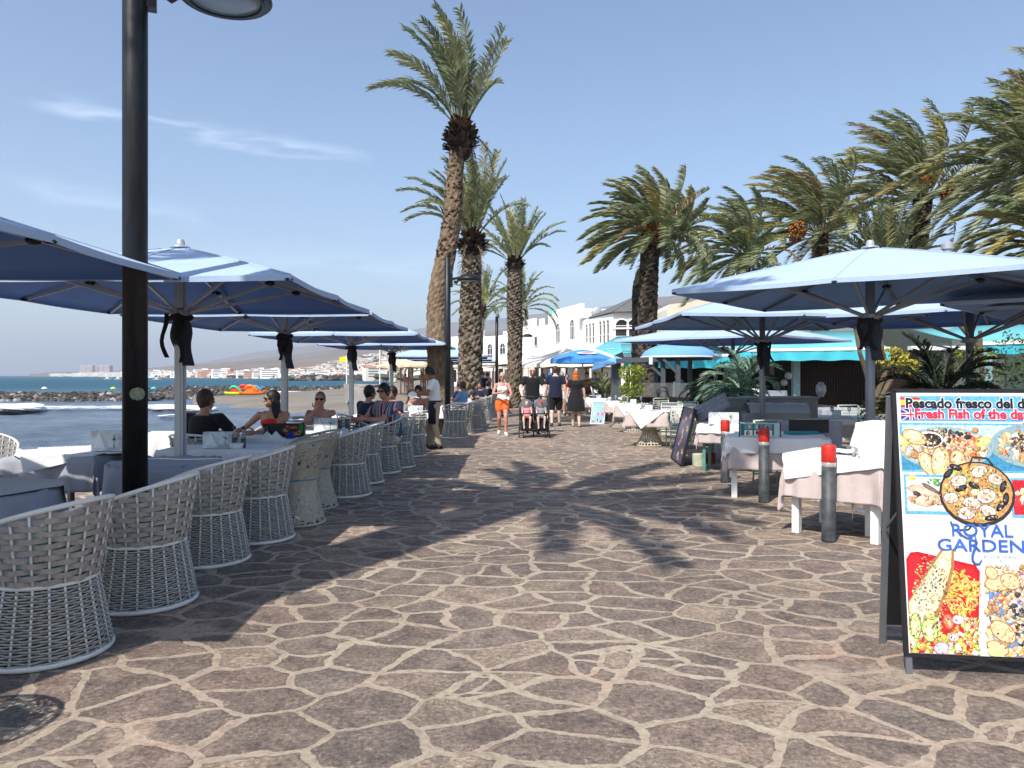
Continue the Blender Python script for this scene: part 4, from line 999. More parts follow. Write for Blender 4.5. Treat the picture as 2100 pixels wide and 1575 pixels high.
# resort blocks on the headland
for i, (x0, x1, top) in enumerate([(168,180,751),(181,193,750.5),(199,204,751),(206,216,750.5),(217,228,750.5)]):
    d_ = 3300; w_ = (x1-x0)/F*d_; h_ = (HZ-top)/F*d_+4
    root = thing('apartment_tower', ['leftmost grey tower of the resort on the far headland','second grey tower of the resort on the far headland','narrow middle tower of the resort on the far headland','fourth tower of the resort on the far headland','rightmost tower of the resort on the far headland'][i], 'tower block', (px((x0+x1)/2, d_), d_, 0), 0, 'resort towers on the far headland')
    m = MB(); m.cur = (.55,.52,.52); m.box((0,0,h_/2),(w_,30,h_)); m.obj('wall', town_m, root)
    m = MB(); m.cur = (.22,.20,.22)
    for k in range(5): m.box((-w_*.36+k*w_*.18,-15.1,h_*.5),(w_*.07,.4,h_*.9))
    m.obj('windows', town_m, root)
m = MB(); rg = random.Random(9)
for i in range(70):
    xp = rg.uniform(105, 290); p = terr(xp, rg.uniform(.002,.02)); m.cur = rg.choice([(.7,.68,.64),(.6,.55,.5)]); m.box((p.x,p.y,p.z+4),(rg.uniform(15,40),15,rg.uniform(8,18)))
tag(m.obj('headland_buildings', town_m), 'pale strip of low buildings along the far headland', None, None, 'stuff')
# small boats
for i, (xp, yp, lb) in enumerate([(221,778,'small white motor boat on the open sea, left of the lamp post'), (243,778.5,'second small white motor boat close to the lamp post'), (322,779,'white boat near the far shore just behind the pale pole')]):
    d_ = (EYE-SEA)*F/(yp-HZ); r_ = thing('motor_boat', lb, 'boat', (px(xp,d_), d_, SEA), .3)
    m = MB(); P_ = [[(-2.6+.5*abs(k-2)/2*0+j*0, 0, 0)] for j in range(1) for k in range(1)]
    rows = [[(x, y*(1-.9*max(0,(x-1)/3)**2), z) for x in np.linspace(-4,4,9)] for y, z in ((-1.3,1.1),(-1,.1),(0,-.2),(1,.1),(1.3,1.1))]; m.grid(rows); m.poly([(x, y*(1-.9*max(0,(x-1)/3)**2), 1.0) for y in (-1.3,) for x in np.linspace(-4,4,9)]+[(x, y*(1-.9*max(0,(x-1)/3)**2), 1.0) for y in (1.3,) for x in np.linspace(4,-4,9)])
    m.obj('hull', white_paint, r_); m = MB(); m.box((-.5,0,1.9),(2.6,1.9,1.7)); m.obj('cabin', white_paint, r_)
# pedal boats pulled up on the rocks
def pedal(label, xp, yp, c1, c2, c3, sc=1):
    x, y, z = S(xp, yp); r_ = thing('pedal_boat', label, 'pedal boat', (x, y, SEA+.7), R(8), 'bright pedal boats pulled up on the shore'); r_.scale = (sc,)*3
    m1 = plain('gloss_'+c1[0], c1[1], .35, .05); m2 = plain('gloss_'+c2[0], c2[1], .35, .05); m3 = plain('gloss_'+c3[0], c3[1], .35, .05)
    m = MB()
    for s in (-1,1):
        rows = [[(x_, s*.65+y_*(1-.6*abs(x_/2.3)**3), z_+.25*abs(x_/2.3)**3) for x_ in np.linspace(-2.2,2.2,12)] for y_, z_ in ((-.28,.5),(-.3,.2),(0,0),(.3,.2),(.28,.5),(-.28,.5))]; m.grid(rows)
    m.box((0,0,.52),(3.2,1.5,.12)); m.obj('hull', m1, r_, smooth=True)
    m = MB(); m.lathe([(.3,0),(.33,.25),(.26,.3)],c=(-.9,0,.6),n=14); m.lathe([(.3,0),(.33,.25),(.26,.3)],c=(.5,0,.6),n=14); m.box((-.2,.35,.95),(1.3,.12,.6)); m.box((-.2,-.35,.95),(1.3,.12,.6)); m.obj('seats', m3, r_)
    m = MB(); m.tube([(1.1,0,.6),(.7,0,1.1),(.2,0,1.5),(-.3,0,1.75),(-.8,0,1.7),(-1.3,0,1.2)],[.32,.3,.28,.28,.26,.2],8); m.obj('slide', m2, r_, smooth=True)
    return r_
Yl, Rd, Or, Gr, Bl = ('yellow',(.75,.80,.03)), ('red',(.75,.04,.02)), ('orange',(.9,.20,.01)), ('green',(.05,.5,.25)), ('blue',(.05,.35,.75))
pedal('yellow pedal boat with a green slide, leftmost of the group', 484, 817, Yl, Gr, Rd, .95)
pedal('red pedal boat behind the yellow one', 503, 813.5, Or, Rd, Rd, 1.0)
pedal('orange pedal boat with an orange slide, right of the yellow one', 517, 817, Or, Or, Or, 1.05)
pedal('orange pedal boat with a blue slide at the right end', 527, 813, Or, Bl, Or, .9)
# beach umbrellas and windsurf scraps on the far rocks
for xp, yp, c, lb in [(221,806,('lime',(.55,.75,.05)),'small lime green beach flag on the near breakwater'), (305,806,('aqua',(.05,.6,.6)),'small turquoise beach flag right of the lamp post'), (78,805,('palewhite',(.8,.82,.85)),'white beach parasol on the near breakwater, left')]:
    x, y, z = S(xp, 818); r_ = thing('beach_parasol', lb, 'parasol', (x, y+2, SEA+1.3)); r_.scale = (.5,)*3; m = MB(); m.tube([(0,0,-1),(0,0,2)],.05,6); m.obj('pole', white_paint, r_)
    m = MB(); m.lathe([(1.1,1.3),(.8,1.75),(0,2.1)],n=10,cap=False); m.obj('canopy', plain('cloth_'+c[0], c[1], .8), r_)
# flag poles beside the beach
for xp, lb in [(711,'thin pole with a yellow beach flag left of the seated diners'), (779,'thin white pole on the beach beside the umbrella pole')]:
    r_ = thing('flag_pole', lb, 'flag pole', (px(xp,110), 110, SEA+1)); m = MB(); m.tube([(0,0,-2),(0,0,6.5 if xp < 750 else 8)],.09,8); m.obj('pole', white_paint, r_)
    if xp < 750: m = MB(); m.grid([[(0,0,6.3),(-.5,.1,6.35),(-1.1,0,6.2)],[(0,0,5.5),(-.5,.1,5.55),(-1.1,0,5.4)]]); solid(m.obj('flag', plain('yellow_flag',(.7,.65,.03),.8), r_),.02)
# sea wall with straw parasols on the far terrace
root = thing('sea_wall', 'grey rendered sea wall below the straw parasols', 'wall', (0,0,0))
m = MB(); gw = plain('grey_render', (.30,.28,.25), .9, .25, .5)
Pw = [(-6.9,42.5),(-9.2,44),(-10.6,60),(-14.2,64)]
for (x0,y0),(x1,y1) in zip(Pw[:-1],Pw[1:]): m.bar((x0,y0,.1),(x1,y1,.1),.35,1.5)
m.obj('wall', gw, root)
straw = plain('straw_thatch', (.62,.52,.36), .95, .2, 3, bump=.3)
def thatch(label, xp, d_, zt=3.0, r_=2.0, mat=None, group='cream parasols on the far terrace', zr=2.35):
    o = thing('parasol', label, 'parasol', (px(xp,d_), d_, 0), 0, group)
    m = MB(); rr = []
    for i in range(6):
        t_ = i/5; rr.append([(r_*t_*math.cos(a)*(1-.04*(k%2)), r_*t_*math.sin(a)*(1-.04*(k%2)), zt-(zt-zr)*t_**1.1-.05*(k%2)*t_) for k, a in enumerate(np.linspace(0,2*math.pi,16,endpoint=False))])
    rr.append([(p[0]*1.01,p[1]*1.01,p[2]-.16) for p in rr[-1]]); m.grid(rr, close=True); m.obj('canopy', mat or straw, o)
    m = MB(); m.tube([(0,0,0),(0,0,zt)],.05,8); m.obj('pole', plain('wood_pole',(.28,.2,.13),.8), o); return o
for xp, d_, lb in [(822,62,'straw parasol farthest left above the sea wall'),(846,58,'straw parasol second from the left above the sea wall'),(868,60,'straw parasol third from the left, left of the waiter\'s head'),(893,66,'straw parasol just behind the bent palm trunk'),(930,62,'straw parasol right of the second lamp post')]: thatch(lb, xp, d_)
creamc = fabric('cream_parasol_cloth', (.72,.67,.58))
for xp, d_, lb, r_ in [(985,52,'cream parasol behind the woman in white, left of her head',1.9),(1012,60,'cream parasol between the thin black posts',1.9),(1062,46,'wide cream parasol above the bearded man, left part',2.6),(1112,44,'wide cream parasol behind the bearded man',3.0),(1162,41,'cream parasol over the walkers',2.6),(1202,38,'cream parasol just right of the red-haired woman',2.5),(1235,42,'cream parasol behind the potted palm',2.2)]:
    thatch(lb, xp, d_, 3.0 if r_ < 2.5 else 3.05, r_, creamc, 'cream parasols in the middle of the promenade', 2.35 if d_ > 43 else 2.15)
bluec = fabric('bright_blue_cloth', (.06,.26,.66)); 
def beer(label, xp, d_, r_, zt, zr):
    o = thing('parasol', label, 'parasol', (px(xp,d_), d_, 0), R(12)); rr = []
    for i in range(7):
        t_ = i/6; rr.append([(r_*t_*math.cos(a), r_*t_*math.sin(a), zt-(zt-zr)*t_**1.5-.05*t_*(k%2)) for k, a in enumerate(np.linspace(0,2*math.pi,16,endpoint=False))])
    rr.append([(p[0]*1.0,p[1]*1.0,p[2]-.2+.04*(k%2)) for k, p in enumerate(rr[-1])]); m = MB(); m.grid(rr, close=True); c = m.obj('canopy', bluec, o)
    m = MB(); m.tube([(0,0,0),(0,0,zt)],.03,8); m.obj('pole', metal_pale, o)
    # white oval mark with a red bar on the panel that faces the camera
    M_ = MB(); zc = zt-(zt-zr)*.35
    for (dz, a_, b_, cc) in ((0,.42,.12,(.8,.8,.8)),(.0,.26,.05,(.55,.10,.10))):
        M_.cur = cc; cx = -.1; yy = -r_*.62-.03-(0.02 if b_ < .1 else 0); M_.poly([(cx+a_*math.cos(t_), yy+b_*math.sin(t_)*1.2, zt-(zt-zr)*(abs(yy+b_*math.sin(t_)*1.2)/r_)**1.5+.03+(.01 if b_ < .1 else 0)) for t_ in np.linspace(0,2*math.pi,20,endpoint=False)])
    M_.obj('printed_mark', vcol_mat('print_colour'), c); return o
beer('bright blue parasol with a white oval mark, over the red-haired woman', 1195, 31, 1.35, 2.62, 2.25)
# ================================================================ RESTAURANT SIDE: dome pergola, counter, plants
grey_post = plain('blue_grey_timber', (.075,.095,.11), .6, .1)
root = thing('pergola', 'blue-grey timber pergola with a small blue dome roof over the bar', 'pergola', (px(1355,24), 24, 0))
dome = fabric('sky_blue_dome', (.16,.36,.66))
m = MB(); rows = []
for i in range(8):
    a = R(90)*i/7; rows.append([(1.15*math.sin(a)*math.cos(b)+.55, 1.15*math.sin(a)*math.sin(b), 2.15+.42*math.cos(a)) for b in np.linspace(0,2*math.pi,28,endpoint=False)])
m.grid(rows, close=True); m.obj('dome', dome, root, smooth=True)
m = MB(); m.tube([(1.16*math.cos(b)+.55,1.16*math.sin(b),2.13) for b in np.linspace(0,2*math.pi,28,endpoint=False)],.03,6,closed=True); m.obj('dome_rim', white_paint, root)
for (x, y) in ((-.05,-.6),(.35,-.9),(.0,.8),(1.1,.7)):
    m = MB(); m.box((x,y,1.07),(.13,.13,2.14)); m.obj('post', grey_post, root)
m = MB(); m.bar((-1.3,-.7,2.02),(1.6,-.7,2.1),.1,.14); m.bar((-.05,-.6,1.5),(-.6,-.6,2.0),.08,.08); m.bar((.35,-.9,1.6),(-.1,-.9,2.05),.08,.08); m.bar((-1.3,-.7,2.0),(-1.3,1.2,2.05),.1,.14); m.obj('beam', grey_post, root)
m = MB(); m.box((-.5,-.98,2.0),(.1,.06,.22)); m.obj('lantern', white_paint, root)
root = thing('pergola', 'dark square post with a small blue hood, left of the round clipped shrub', 'post', (px(1263,25), 25, 0))
m = MB(); m.box((0,0,1.05),(.3,.3,2.1)); m.obj('post', grey_post, root); m = MB(); m.grid([[(-.75,-.3,1.95),(.0,-.3,2.15),(.0,.5,2.2)],[(-.85,-.2,1.7),(-.2,-.5,1.9),(.3,-.4,2.0)]]); solid(m.obj('hood', dome, root),.03)
# foliage helper
def leaf_cloud(mb, c, r, n, s, rg, cols):
    for i in range(n):
        v = Vector((rg.gauss(0,1), rg.gauss(0,1), rg.gauss(0,1))).normalized()*rg.uniform(.55,1)**.6; p = Vector(c)+Vector((v.x*r[0], v.y*r[1], v.z*r[2]))
        g = rg.uniform(.65,1.3); mb.cur = tuple(k*g for k in rg.choice(cols)); a = Vector((rg.gauss(0,1), rg.gauss(0,1), rg.gauss(0,1))).normalized(); b = a.cross(Vector((rg.gauss(0,1), rg.gauss(0,1), rg.gauss(0,1)))).normalized(); q = rg.uniform(.6,1.2)*s
        mb.poly([p-a*q, p+b*q*.45, p+a*q, p-b*q*.45])
def shrub(label, x, y, parts_, s, cols, seed, trunk=None, cat='shrub', pot=None, name='clipped_shrub'):
    rg = random.Random(seed); o = thing(name, label, cat, (x, y, 0)); o.scale = (1.35 if 15.2 < y < 18 else 1,)*3; m = MB()
    for c, r, n in parts_: leaf_cloud(m, c, r, n, s, rg, cols)
    m.obj('foliage', leafm, o)
    m = MB(); m.cur = (.14,.11,.08)
    for t_ in (trunk or [[(0,0,0),(0,0,1)]]): m.tube(t_, [.05-.03*i/len(t_) for i in range(len(t_))], 7)
    m.obj('trunk', barkm, o)
    if pot: m = MB(); m.lathe(pot[0], n=20); m.obj('pot', pot[1], o, smooth=False)
    return o
LG = [(.22,.30,.03),(.16,.24,.03),(.30,.34,.04)]
shrub('round clipped bright green shrub in two tiers beside the pergola', px(1296,21.5), 21.5, [((0,0,1.62),(.42,.4,.25),520),((0,0,1.18),(.38,.36,.24),450),((-.1,0,.8),(.3,.3,.15),160)], .05, LG, 3, [[(0,0,0),(.05,0,.6),(0,0,1.6)]], pot=([(.22,0),(.3,.5),(.33,.52)], plain('grey_pot',(.35,.35,.34),.7)))
YG = [(.42,.38,.05),(.30,.30,.04),(.5,.42,.06)]
shrub('yellow-green bonsai with pale twisted trunk right of the big umbrella pole', px(1810,15.5), 15.5, [((-.42,0,2.02),(.1,.1,.16),70),((-.05,0,2.02),(.22,.22,.2),420),((.12,-.05,1.42),(.26,.2,.17),380),((.38,-.05,1.28),(.17,.16,.13),190)], .03, YG, 4, [[(-.15,0,0),(-.1,0,.7),(-.2,.05,1.1),(-.35,0,1.5),(-.42,0,1.9)],[(-.12,0,.8),(.05,0,1.2),(-.05,0,1.8)],[(-.1,0,.7),(.2,0,1.2)],[(-.2,0,.0),(-.22,0,1.2)]])
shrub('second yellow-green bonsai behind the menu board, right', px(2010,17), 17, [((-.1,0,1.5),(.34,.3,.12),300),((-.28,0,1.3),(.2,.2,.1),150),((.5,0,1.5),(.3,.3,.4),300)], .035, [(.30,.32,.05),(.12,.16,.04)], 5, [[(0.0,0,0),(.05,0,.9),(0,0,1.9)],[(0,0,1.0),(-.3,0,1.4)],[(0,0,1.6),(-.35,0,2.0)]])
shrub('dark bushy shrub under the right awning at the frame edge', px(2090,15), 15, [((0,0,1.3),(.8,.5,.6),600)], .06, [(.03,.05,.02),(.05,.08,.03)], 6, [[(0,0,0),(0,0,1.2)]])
shrub('low green shrub at the foot of the bonsai, beside the umbrella pole', px(1810,10.6), 10.6, [((-.05,0,.9),(.3,.25,.4),380),((.3,0,1.0),(.2,.2,.35),150)], .04, [(.14,.18,.05),(.20,.22,.06)], 7, [[(0,0,0),(0,0,.7)]])
def feather(label, x, y, z0, n, L, seed, cols, e0=75, e1=10, wind=(-.1,0,0), lw=.03, ll=.35, pot=None, name='potted_palm', stalk=.0, drp=1.0, az=None, dens=22):
    rg = random.Random(seed); o = thing(name, label, 'plant', (x, y, 0)); m = MB()
    for i in range(n):
        a = i*2.4 if az is None else rg.uniform(*az); e = R(rg.uniform(e1, e0)); frond(m, (0,0,z0), (math.cos(e)*math.cos(a), math.cos(e)*math.sin(a), math.sin(e)), L*rg.uniform(.7,1.1), rg, drp, wind, rg.choice(cols), dens=dens, lw=lw, ll=ll)
    m.obj('fronds', leafm, o)
    if z0 > .3: m = MB(); m.cur = (.10,.08,.06); m.tube([(0,0,.0),(0,0,z0)],[.07,.05],8); m.obj('stem', barkm, o)
    if pot: m = MB(); m.lathe(pot[0], n=20); m.obj('pot', pot[1], o)
    return o
feather('blue-green potted palm behind the grey counter, left of the umbrella pole', px(1520,15.5), 15.5, 1.25, 34, 1.0, 3, [(.16,.26,.20),(.12,.20,.15),(.2,.3,.22)], 85, -35, lw=.03, ll=.6, pot=([(.2,0),(.26,.6),(.28,.62)], metal_dark), drp=1.4)
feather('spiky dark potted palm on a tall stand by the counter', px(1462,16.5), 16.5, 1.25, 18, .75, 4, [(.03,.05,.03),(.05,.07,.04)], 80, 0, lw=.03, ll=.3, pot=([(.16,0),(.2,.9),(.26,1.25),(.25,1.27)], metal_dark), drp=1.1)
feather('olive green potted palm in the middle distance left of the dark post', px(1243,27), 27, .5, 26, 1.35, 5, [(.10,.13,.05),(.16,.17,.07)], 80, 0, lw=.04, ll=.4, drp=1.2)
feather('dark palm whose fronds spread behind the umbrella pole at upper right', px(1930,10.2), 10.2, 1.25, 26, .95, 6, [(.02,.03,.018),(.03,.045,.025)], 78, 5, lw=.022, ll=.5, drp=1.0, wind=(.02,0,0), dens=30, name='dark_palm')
# ================================================================ TABLES, CLOTHS, SMALL THINGS
cloth_w = fabric('white_tablecloth', (.80,.80,.80), var=.02)
cloth_p = fabric('pinkish_beige_tablecloth', (.52,.44,.42), var=.04)
cloth_g = fabric('grey_tablecloth', (.33,.34,.39), var=.04)
def cloth(root_label, parent_loc, rz, w_, l_, h_, ext, drop_fn, mat, label, group, round_=False, rot=0, ripple=.03, seed=1, kfold=9, name='tablecloth', zoff=0, n=56, flare=.10):
    """cloth laid on a w x l top at height h; ext = cloth half sizes; corners hang lowest"""
    rg = random.Random(seed); ph = rg.uniform(0, 6); rows = []; ex, ey = ext; hw, hl = w_/2, l_/2
    for i in range(n+1):
        row = []
        for j in range(n+1):
            u, v = (-1+2*i/n)*ex, (-1+2*j/n)*ey
            if rot: u, v = u*math.cos(rot)-v*math.sin(rot), u*math.sin(rot)+v*math.cos(rot)
            if round_:
                r_ = math.hypot(u, v); e = max(0, r_-hw); nx, ny = (u/r_, v/r_) if r_ > 1e-6 else (0, 0); qx, qy = (nx*hw, ny*hw) if e > 0 else (u, v); s = math.atan2(ny, nx)*hw
            else:
                qx, qy = max(-hw, min(hw, u)), max(-hl, min(hl, v)); dx, dy = u-qx, v-qy; e = math.hypot(dx, dy); nx, ny = (dx/e, dy/e) if e > 1e-9 else (0, 0); s = (qx-qy)+math.atan2(ny, nx)*.5
            z = h_+.004+zoff
            if e > 0:
                fold = math.sin(s*kfold*2+ph)*.6+math.sin(s*kfold*3.7+ph*2)*.4; k = min(1, e/.12); o = .018+zoff*.6+flare*e*(1+.4*math.sin(s*5+ph))+ripple*fold*k*min(1, e*4)
                row.append((qx+nx*o, qy+ny*o, max(.03, z-e*.97+.02*math.exp(-e*40)-.0)))
            else: row.append((u, v, z+.004*math.sin(u*9+ph)*math.sin(v*7)))
        rows.append(row)
    m = MB(); m.grid(rows); o = m.obj(name, mat, None, smooth=True, loc=parent_loc, rz=rz); solid(o, .004, 1)
    return tag(o, label, 'tablecloth', group)
def table(label, x, y, rz, w_, l_, h_=.75, leg=white_paint, lw=.07, pedestal=None, group='cafe tables', round_=False):
    root = thing('cafe_table', label, 'table', (x, y, 0), rz, group)
    m = MB()
    if round_: m.lathe([(w_/2-.02,h_-.03),(w_/2,h_-.015),(w_/2-.01,h_)], n=36)
    else: m.box((0,0,h_-.018),(w_,l_,.036))
    m.obj('table_top', white_paint, root)
    if pedestal:
        m = MB(); m.lathe([(.03,h_-.04),(.035,.1)],n=12); m.obj('leg', leg, root); m = MB(); m.lathe([(.24,0),(.24,.02),(.05,.06)],n=20); m.obj('base', leg, root)
    else:
        for sx_ in (-1,1):
            for sy_ in (-1,1): m = MB(); m.box((sx_*(w_/2-.06), sy_*(l_/2-.06), (h_-.03)/2),(lw,lw,h_-.03)); m.obj('leg', leg, root)
    return root
GT = 'tables on the restaurant side'; GCt = 'cloths on the restaurant side tables'
# T1 front, lit white overlay
table('white legged table nearest the fish menu board', 3.32, 7.42, R(-44), .86, .80, group=GT)
cloth(0, (3.32,7.42,0), R(-44), .88, .82, .75, (.44+.40,.41+.40), None, cloth_p, 'pinkish beige cloth on the table behind the nearest bollard', GCt, n=110, seed=2, ripple=.035)
cloth(0, (3.32,7.42,0), R(-44), .90, .84, .75, (.56,.56), None, cloth_w, 'bright white top cloth behind the nearest red-topped bollard', GCt, n=150, seed=3, zoff=.012, rot=R(12), ripple=.02, flare=.16)
m = MB(); rows = [[(i*.07-.2+.01*math.sin(j*2), j*.06-.12, .79+.008*math.sin(i*3+j)+.012*(j % 2)) for j in range(5)] for i in range(7)]; m.grid(rows); o = m.obj('napkin', cloth_w, None, smooth=True, loc=(3.3,7.5,0), rz=R(-44)); solid(o,.01); tag(o,'folded white napkin lying on the nearest white cloth','napkin')
# draped high stand beside the menu board
root = thing('service_stand', 'tall stand under hanging white cloths just left of the menu board', 'stand', (3.72,7.25,0), R(-40)); m = MB(); m.box((0,0,1.03),(.5,.42,.04)); m.obj('top', white_paint, root)
for s in (-1,1):
    for t_ in (-1,1): m = MB(); m.box((s*.21,t_*.17,.505),(.06,.06,1.01)); m.obj('leg', white_paint, root)
cloth(0, (3.72,7.25,0), R(-40), .52, .44, 1.05, (.26+.66,.22+.66), None, cloth_w, 'white cloth hanging down the tall stand beside the menu board', GCt, n=110, seed=5, ripple=.05, kfold=6)
cloth(0, (3.68,7.20,0), R(-40), .54, .46, 1.06, (.56,.56), None, cloth_w, 'top white napkin with a pointed corner hanging on the tall stand', GCt, n=130, seed=8, zoff=.02, rot=R(45), ripple=.05, kfold=5, flare=.14)
# T2 shaded
table('white legged table behind the middle bollard, in umbrella shade', 3.42, 9.75, R(-16), 1.15, .78, group=GT)
cloth(0, (3.42,9.75,0), R(-16), 1.17, .80, .75, (.585+.40,.4+.40), None, cloth_p, 'pinkish beige cloth on the shaded table behind the middle bollard', GCt, seed=6, ripple=.03)
cloth(0, (3.42,9.75,0), R(-16), 1.19, .82, .75, (.585+.2,.4+.2), None, cloth_w, 'shaded white top cloth behind the middle bollard', GCt, seed=7, zoff=.012, rot=R(2))
# T3
table('green legged table between the dark blue food poster and the far bollard', 3.62, 12.3, R(-22), .95, .8, leg=plain('green_paint',(.10,.28,.22),.5), lw=.045, group=GT)
cloth(0, (3.62,12.3,0), R(-22), .97, .82, .75, (.485+.30,.41+.30), None, cloth_p, 'pinkish beige cloth next to the dark blue food poster', GCt, seed=9)
cloth(0, (3.62,12.3,0), R(-22), .99, .84, .75, (.485+.14,.41+.16), None, cloth_w, 'sunlit white top cloth next to the dark blue food poster', GCt, seed=10, zoff=.012)
# T4.. farther
wick = plain('cream_wicker',(.55,.52,.42),.6,.15,20)
def wicker_base(root, r0=.30, mat=wick):
    m = MB()
    for k in range(24): a = 2*math.pi*k/24; m.tube([(r0*math.cos(a), r0*math.sin(a), .01),(.13*math.cos(a+.4), .13*math.sin(a+.4), .35),(.2*math.cos(a+.8), .2*math.sin(a+.8), .72)],.008,5); m.tube([(r0*math.cos(a), r0*math.sin(a), .01),(.13*math.cos(a-.4), .13*math.sin(a-.4), .35),(.2*math.cos(a-.8), .2*math.sin(a-.8), .72)],.008,5)
    for r_, z in ((r0,.015),(r0*.92,.07),(.2,.7)): m.tube([(r_*math.cos(a), r_*math.sin(a), z) for a in np.linspace(0,2*math.pi,24,endpoint=False)],.012,5,closed=True)
    m.obj('wicker_base', mat, root)
for (x, y, w_, lb, mm, ed) in [(3.05,16.6,.85,'round table on a cream wicker base, left of the slatted chair',wick,.34),(3.35,20.6,.85,'table in front of the glass counter screen',wick,.36),(3.3,22.6,.8,'table behind the one by the glass screen',wick,.34),(2.95,25.4,.95,'table on a green wicker base behind the ice cream board',plain('green_wicker',(.12,.2,.16),.6),.30),(2.75,30,.9,'far white table beyond the ice cream board',wick,.3),(3.4,33,1.0,'farthest white table near the potted palm',wick,.3),(4.25,17.6,.85,'table tucked behind the slatted chair',wick,.34),(4.6,20.9,.85,'second row table before the glass screen',wick,.34),(4.0,27.2,.9,'table below the dark square post',wick,.32),(4.9,14.6,.9,'table between the menu lectern and the slatted chairs',wick,.32)]:
    r_ = thing('cafe_table', lb, 'table', (x,y,0), R(-20), GT); m = MB(); m.box((0,0,.735),(w_,w_,.03)); m.obj('table_top', white_paint, r_); wicker_base(r_, mat=mm)
    lb2 = lb.split(',')[0].split(' on a ')[0]
    cloth(0, (x,y,0), R(-20), w_+.02, w_+.02, .75, (w_/2+ed,w_/2+ed), None, cloth_p if y < 29 else cloth_w, 'pink cloth on the '+lb.replace(', ',' ') if y < 29 else 'white cloth on the '+lb, GCt, seed=int(y), n=36)
    if y < 29: cloth(0, (x,y,0), R(-20), w_+.04, w_+.04, .75, (w_/2+.16,w_/2+.16), None, cloth_w, 'white top cloth on the '+' '.join(lb.split()[:11]), GCt, seed=int(y)+3, n=90, zoff=.012, rot=R(38), flare=.15)
# deeper tables under the umbrellas
for (x, y, rz, w_, lb, mat, ed) in [(6.2,14.2,-.4,1.3,'table with a long white cloth behind the tall stand',cloth_w,.25),(7.6,13.4,-.3,1.1,'white clothed table behind the menu board',cloth_w,.25),(5.9,17,-.3,1.0,'white table in front of the round wicker sofa',cloth_w,.2),(8.0,18.4,0,1.1,'dark round table beside the yellow bonsai',cloth_g,.15)]:
    table(lb, x, y, rz, w_, w_*.8, group=GT); cloth(0, (x,y,0), rz, w_+.02, w_*.8+.02, .75, (w_/2+ed+.1,w_*.4+ed+.1), None, cloth_p if mat is cloth_w else mat, 'lower cloth of the '+' '.join(lb.split()[:9]), GCt, seed=int(x*7), n=36); 
    if mat is cloth_w: cloth(0, (x,y,0), rz, w_+.04, w_*.8+.04, .75, (w_/2+.15,w_*.4+.15), None, mat, 'top cloth of the '+' '.join(lb.split()[:9]), GCt, seed=int(x*9), n=36, zoff=.012)
# sea side tables
GTL = 'tables on the sea side'; GCL = 'cloths on the sea side tables'
for (x, y, w_, l_, lb, mat, ed, rnd) in [(-3.75,5.25,1.0,1.0,'nearest round table at the left edge',cloth_g,.36,True),(-3.2,6.95,.95,.95,'round grey table left of the third woven armchair',cloth_g,.36,True),(-4.55,7.75,.85,.85,'small table at the left, by the glass napkin holder',cloth_g,.36,False),
    (-3.2,8.3,1.15,.62,'table with the oil bottles',cloth_w,.34,False),(-3.2,9.72,1.0,.62,'table of the woman in red',cloth_w,.34,False),(-2.95,11.0,.95,.62,'table of the woman in sunglasses',cloth_w,.34,False),(-2.6,15.3,1.1,.8,'table of the waiter\'s guests',cloth_w,.34,False),
    (-2.1,19.8,1.0,.8,'first table beyond the lamp post',cloth_w,.34,False),(-2.0,22.5,1.0,.8,'second table beyond the lamp post',cloth_w,.34,False),(-1.9,25.6,1.0,.8,'third table beyond the lamp post',cloth_w,.34,False),(-4.6,10.2,.9,.8,'white table near the sea edge behind the woman in red',cloth_w,.3,False)]:
    table(lb, x, y, R(4), w_, l_, pedestal=True, leg=metal_grey, group=GTL, round_=rnd)
    cloth(0, (x,y,0), R(4), w_+.02, l_+.02, .75, (w_/2+ed,l_/2+ed), None, mat, ('grey' if mat is cloth_g else 'white')+' cloth on the '+lb, GCL, round_=rnd, seed=int(-x*10+y), n=44)
cloth(0, (-4.55,7.75,0), R(30), .89, .89, .75, (.50,.50), None, cloth_w, 'crumpled white cloth with a lifted corner, left of the lamp post', GCL, n=150, seed=77, zoff=.014, rot=R(12), flare=.35, ripple=.05, kfold=5)
cloth(0, (-3.75,5.25,0), R(30), 1.04, 1.04, .75, (.5,.5), None, fabric('beige_napkin_cloth',(.52,.47,.43),var=.03), 'beige napkin cloth on the nearest round table', GCL, n=130, seed=79, zoff=.014, rot=R(40), flare=.3, ripple=.05, kfold=4)
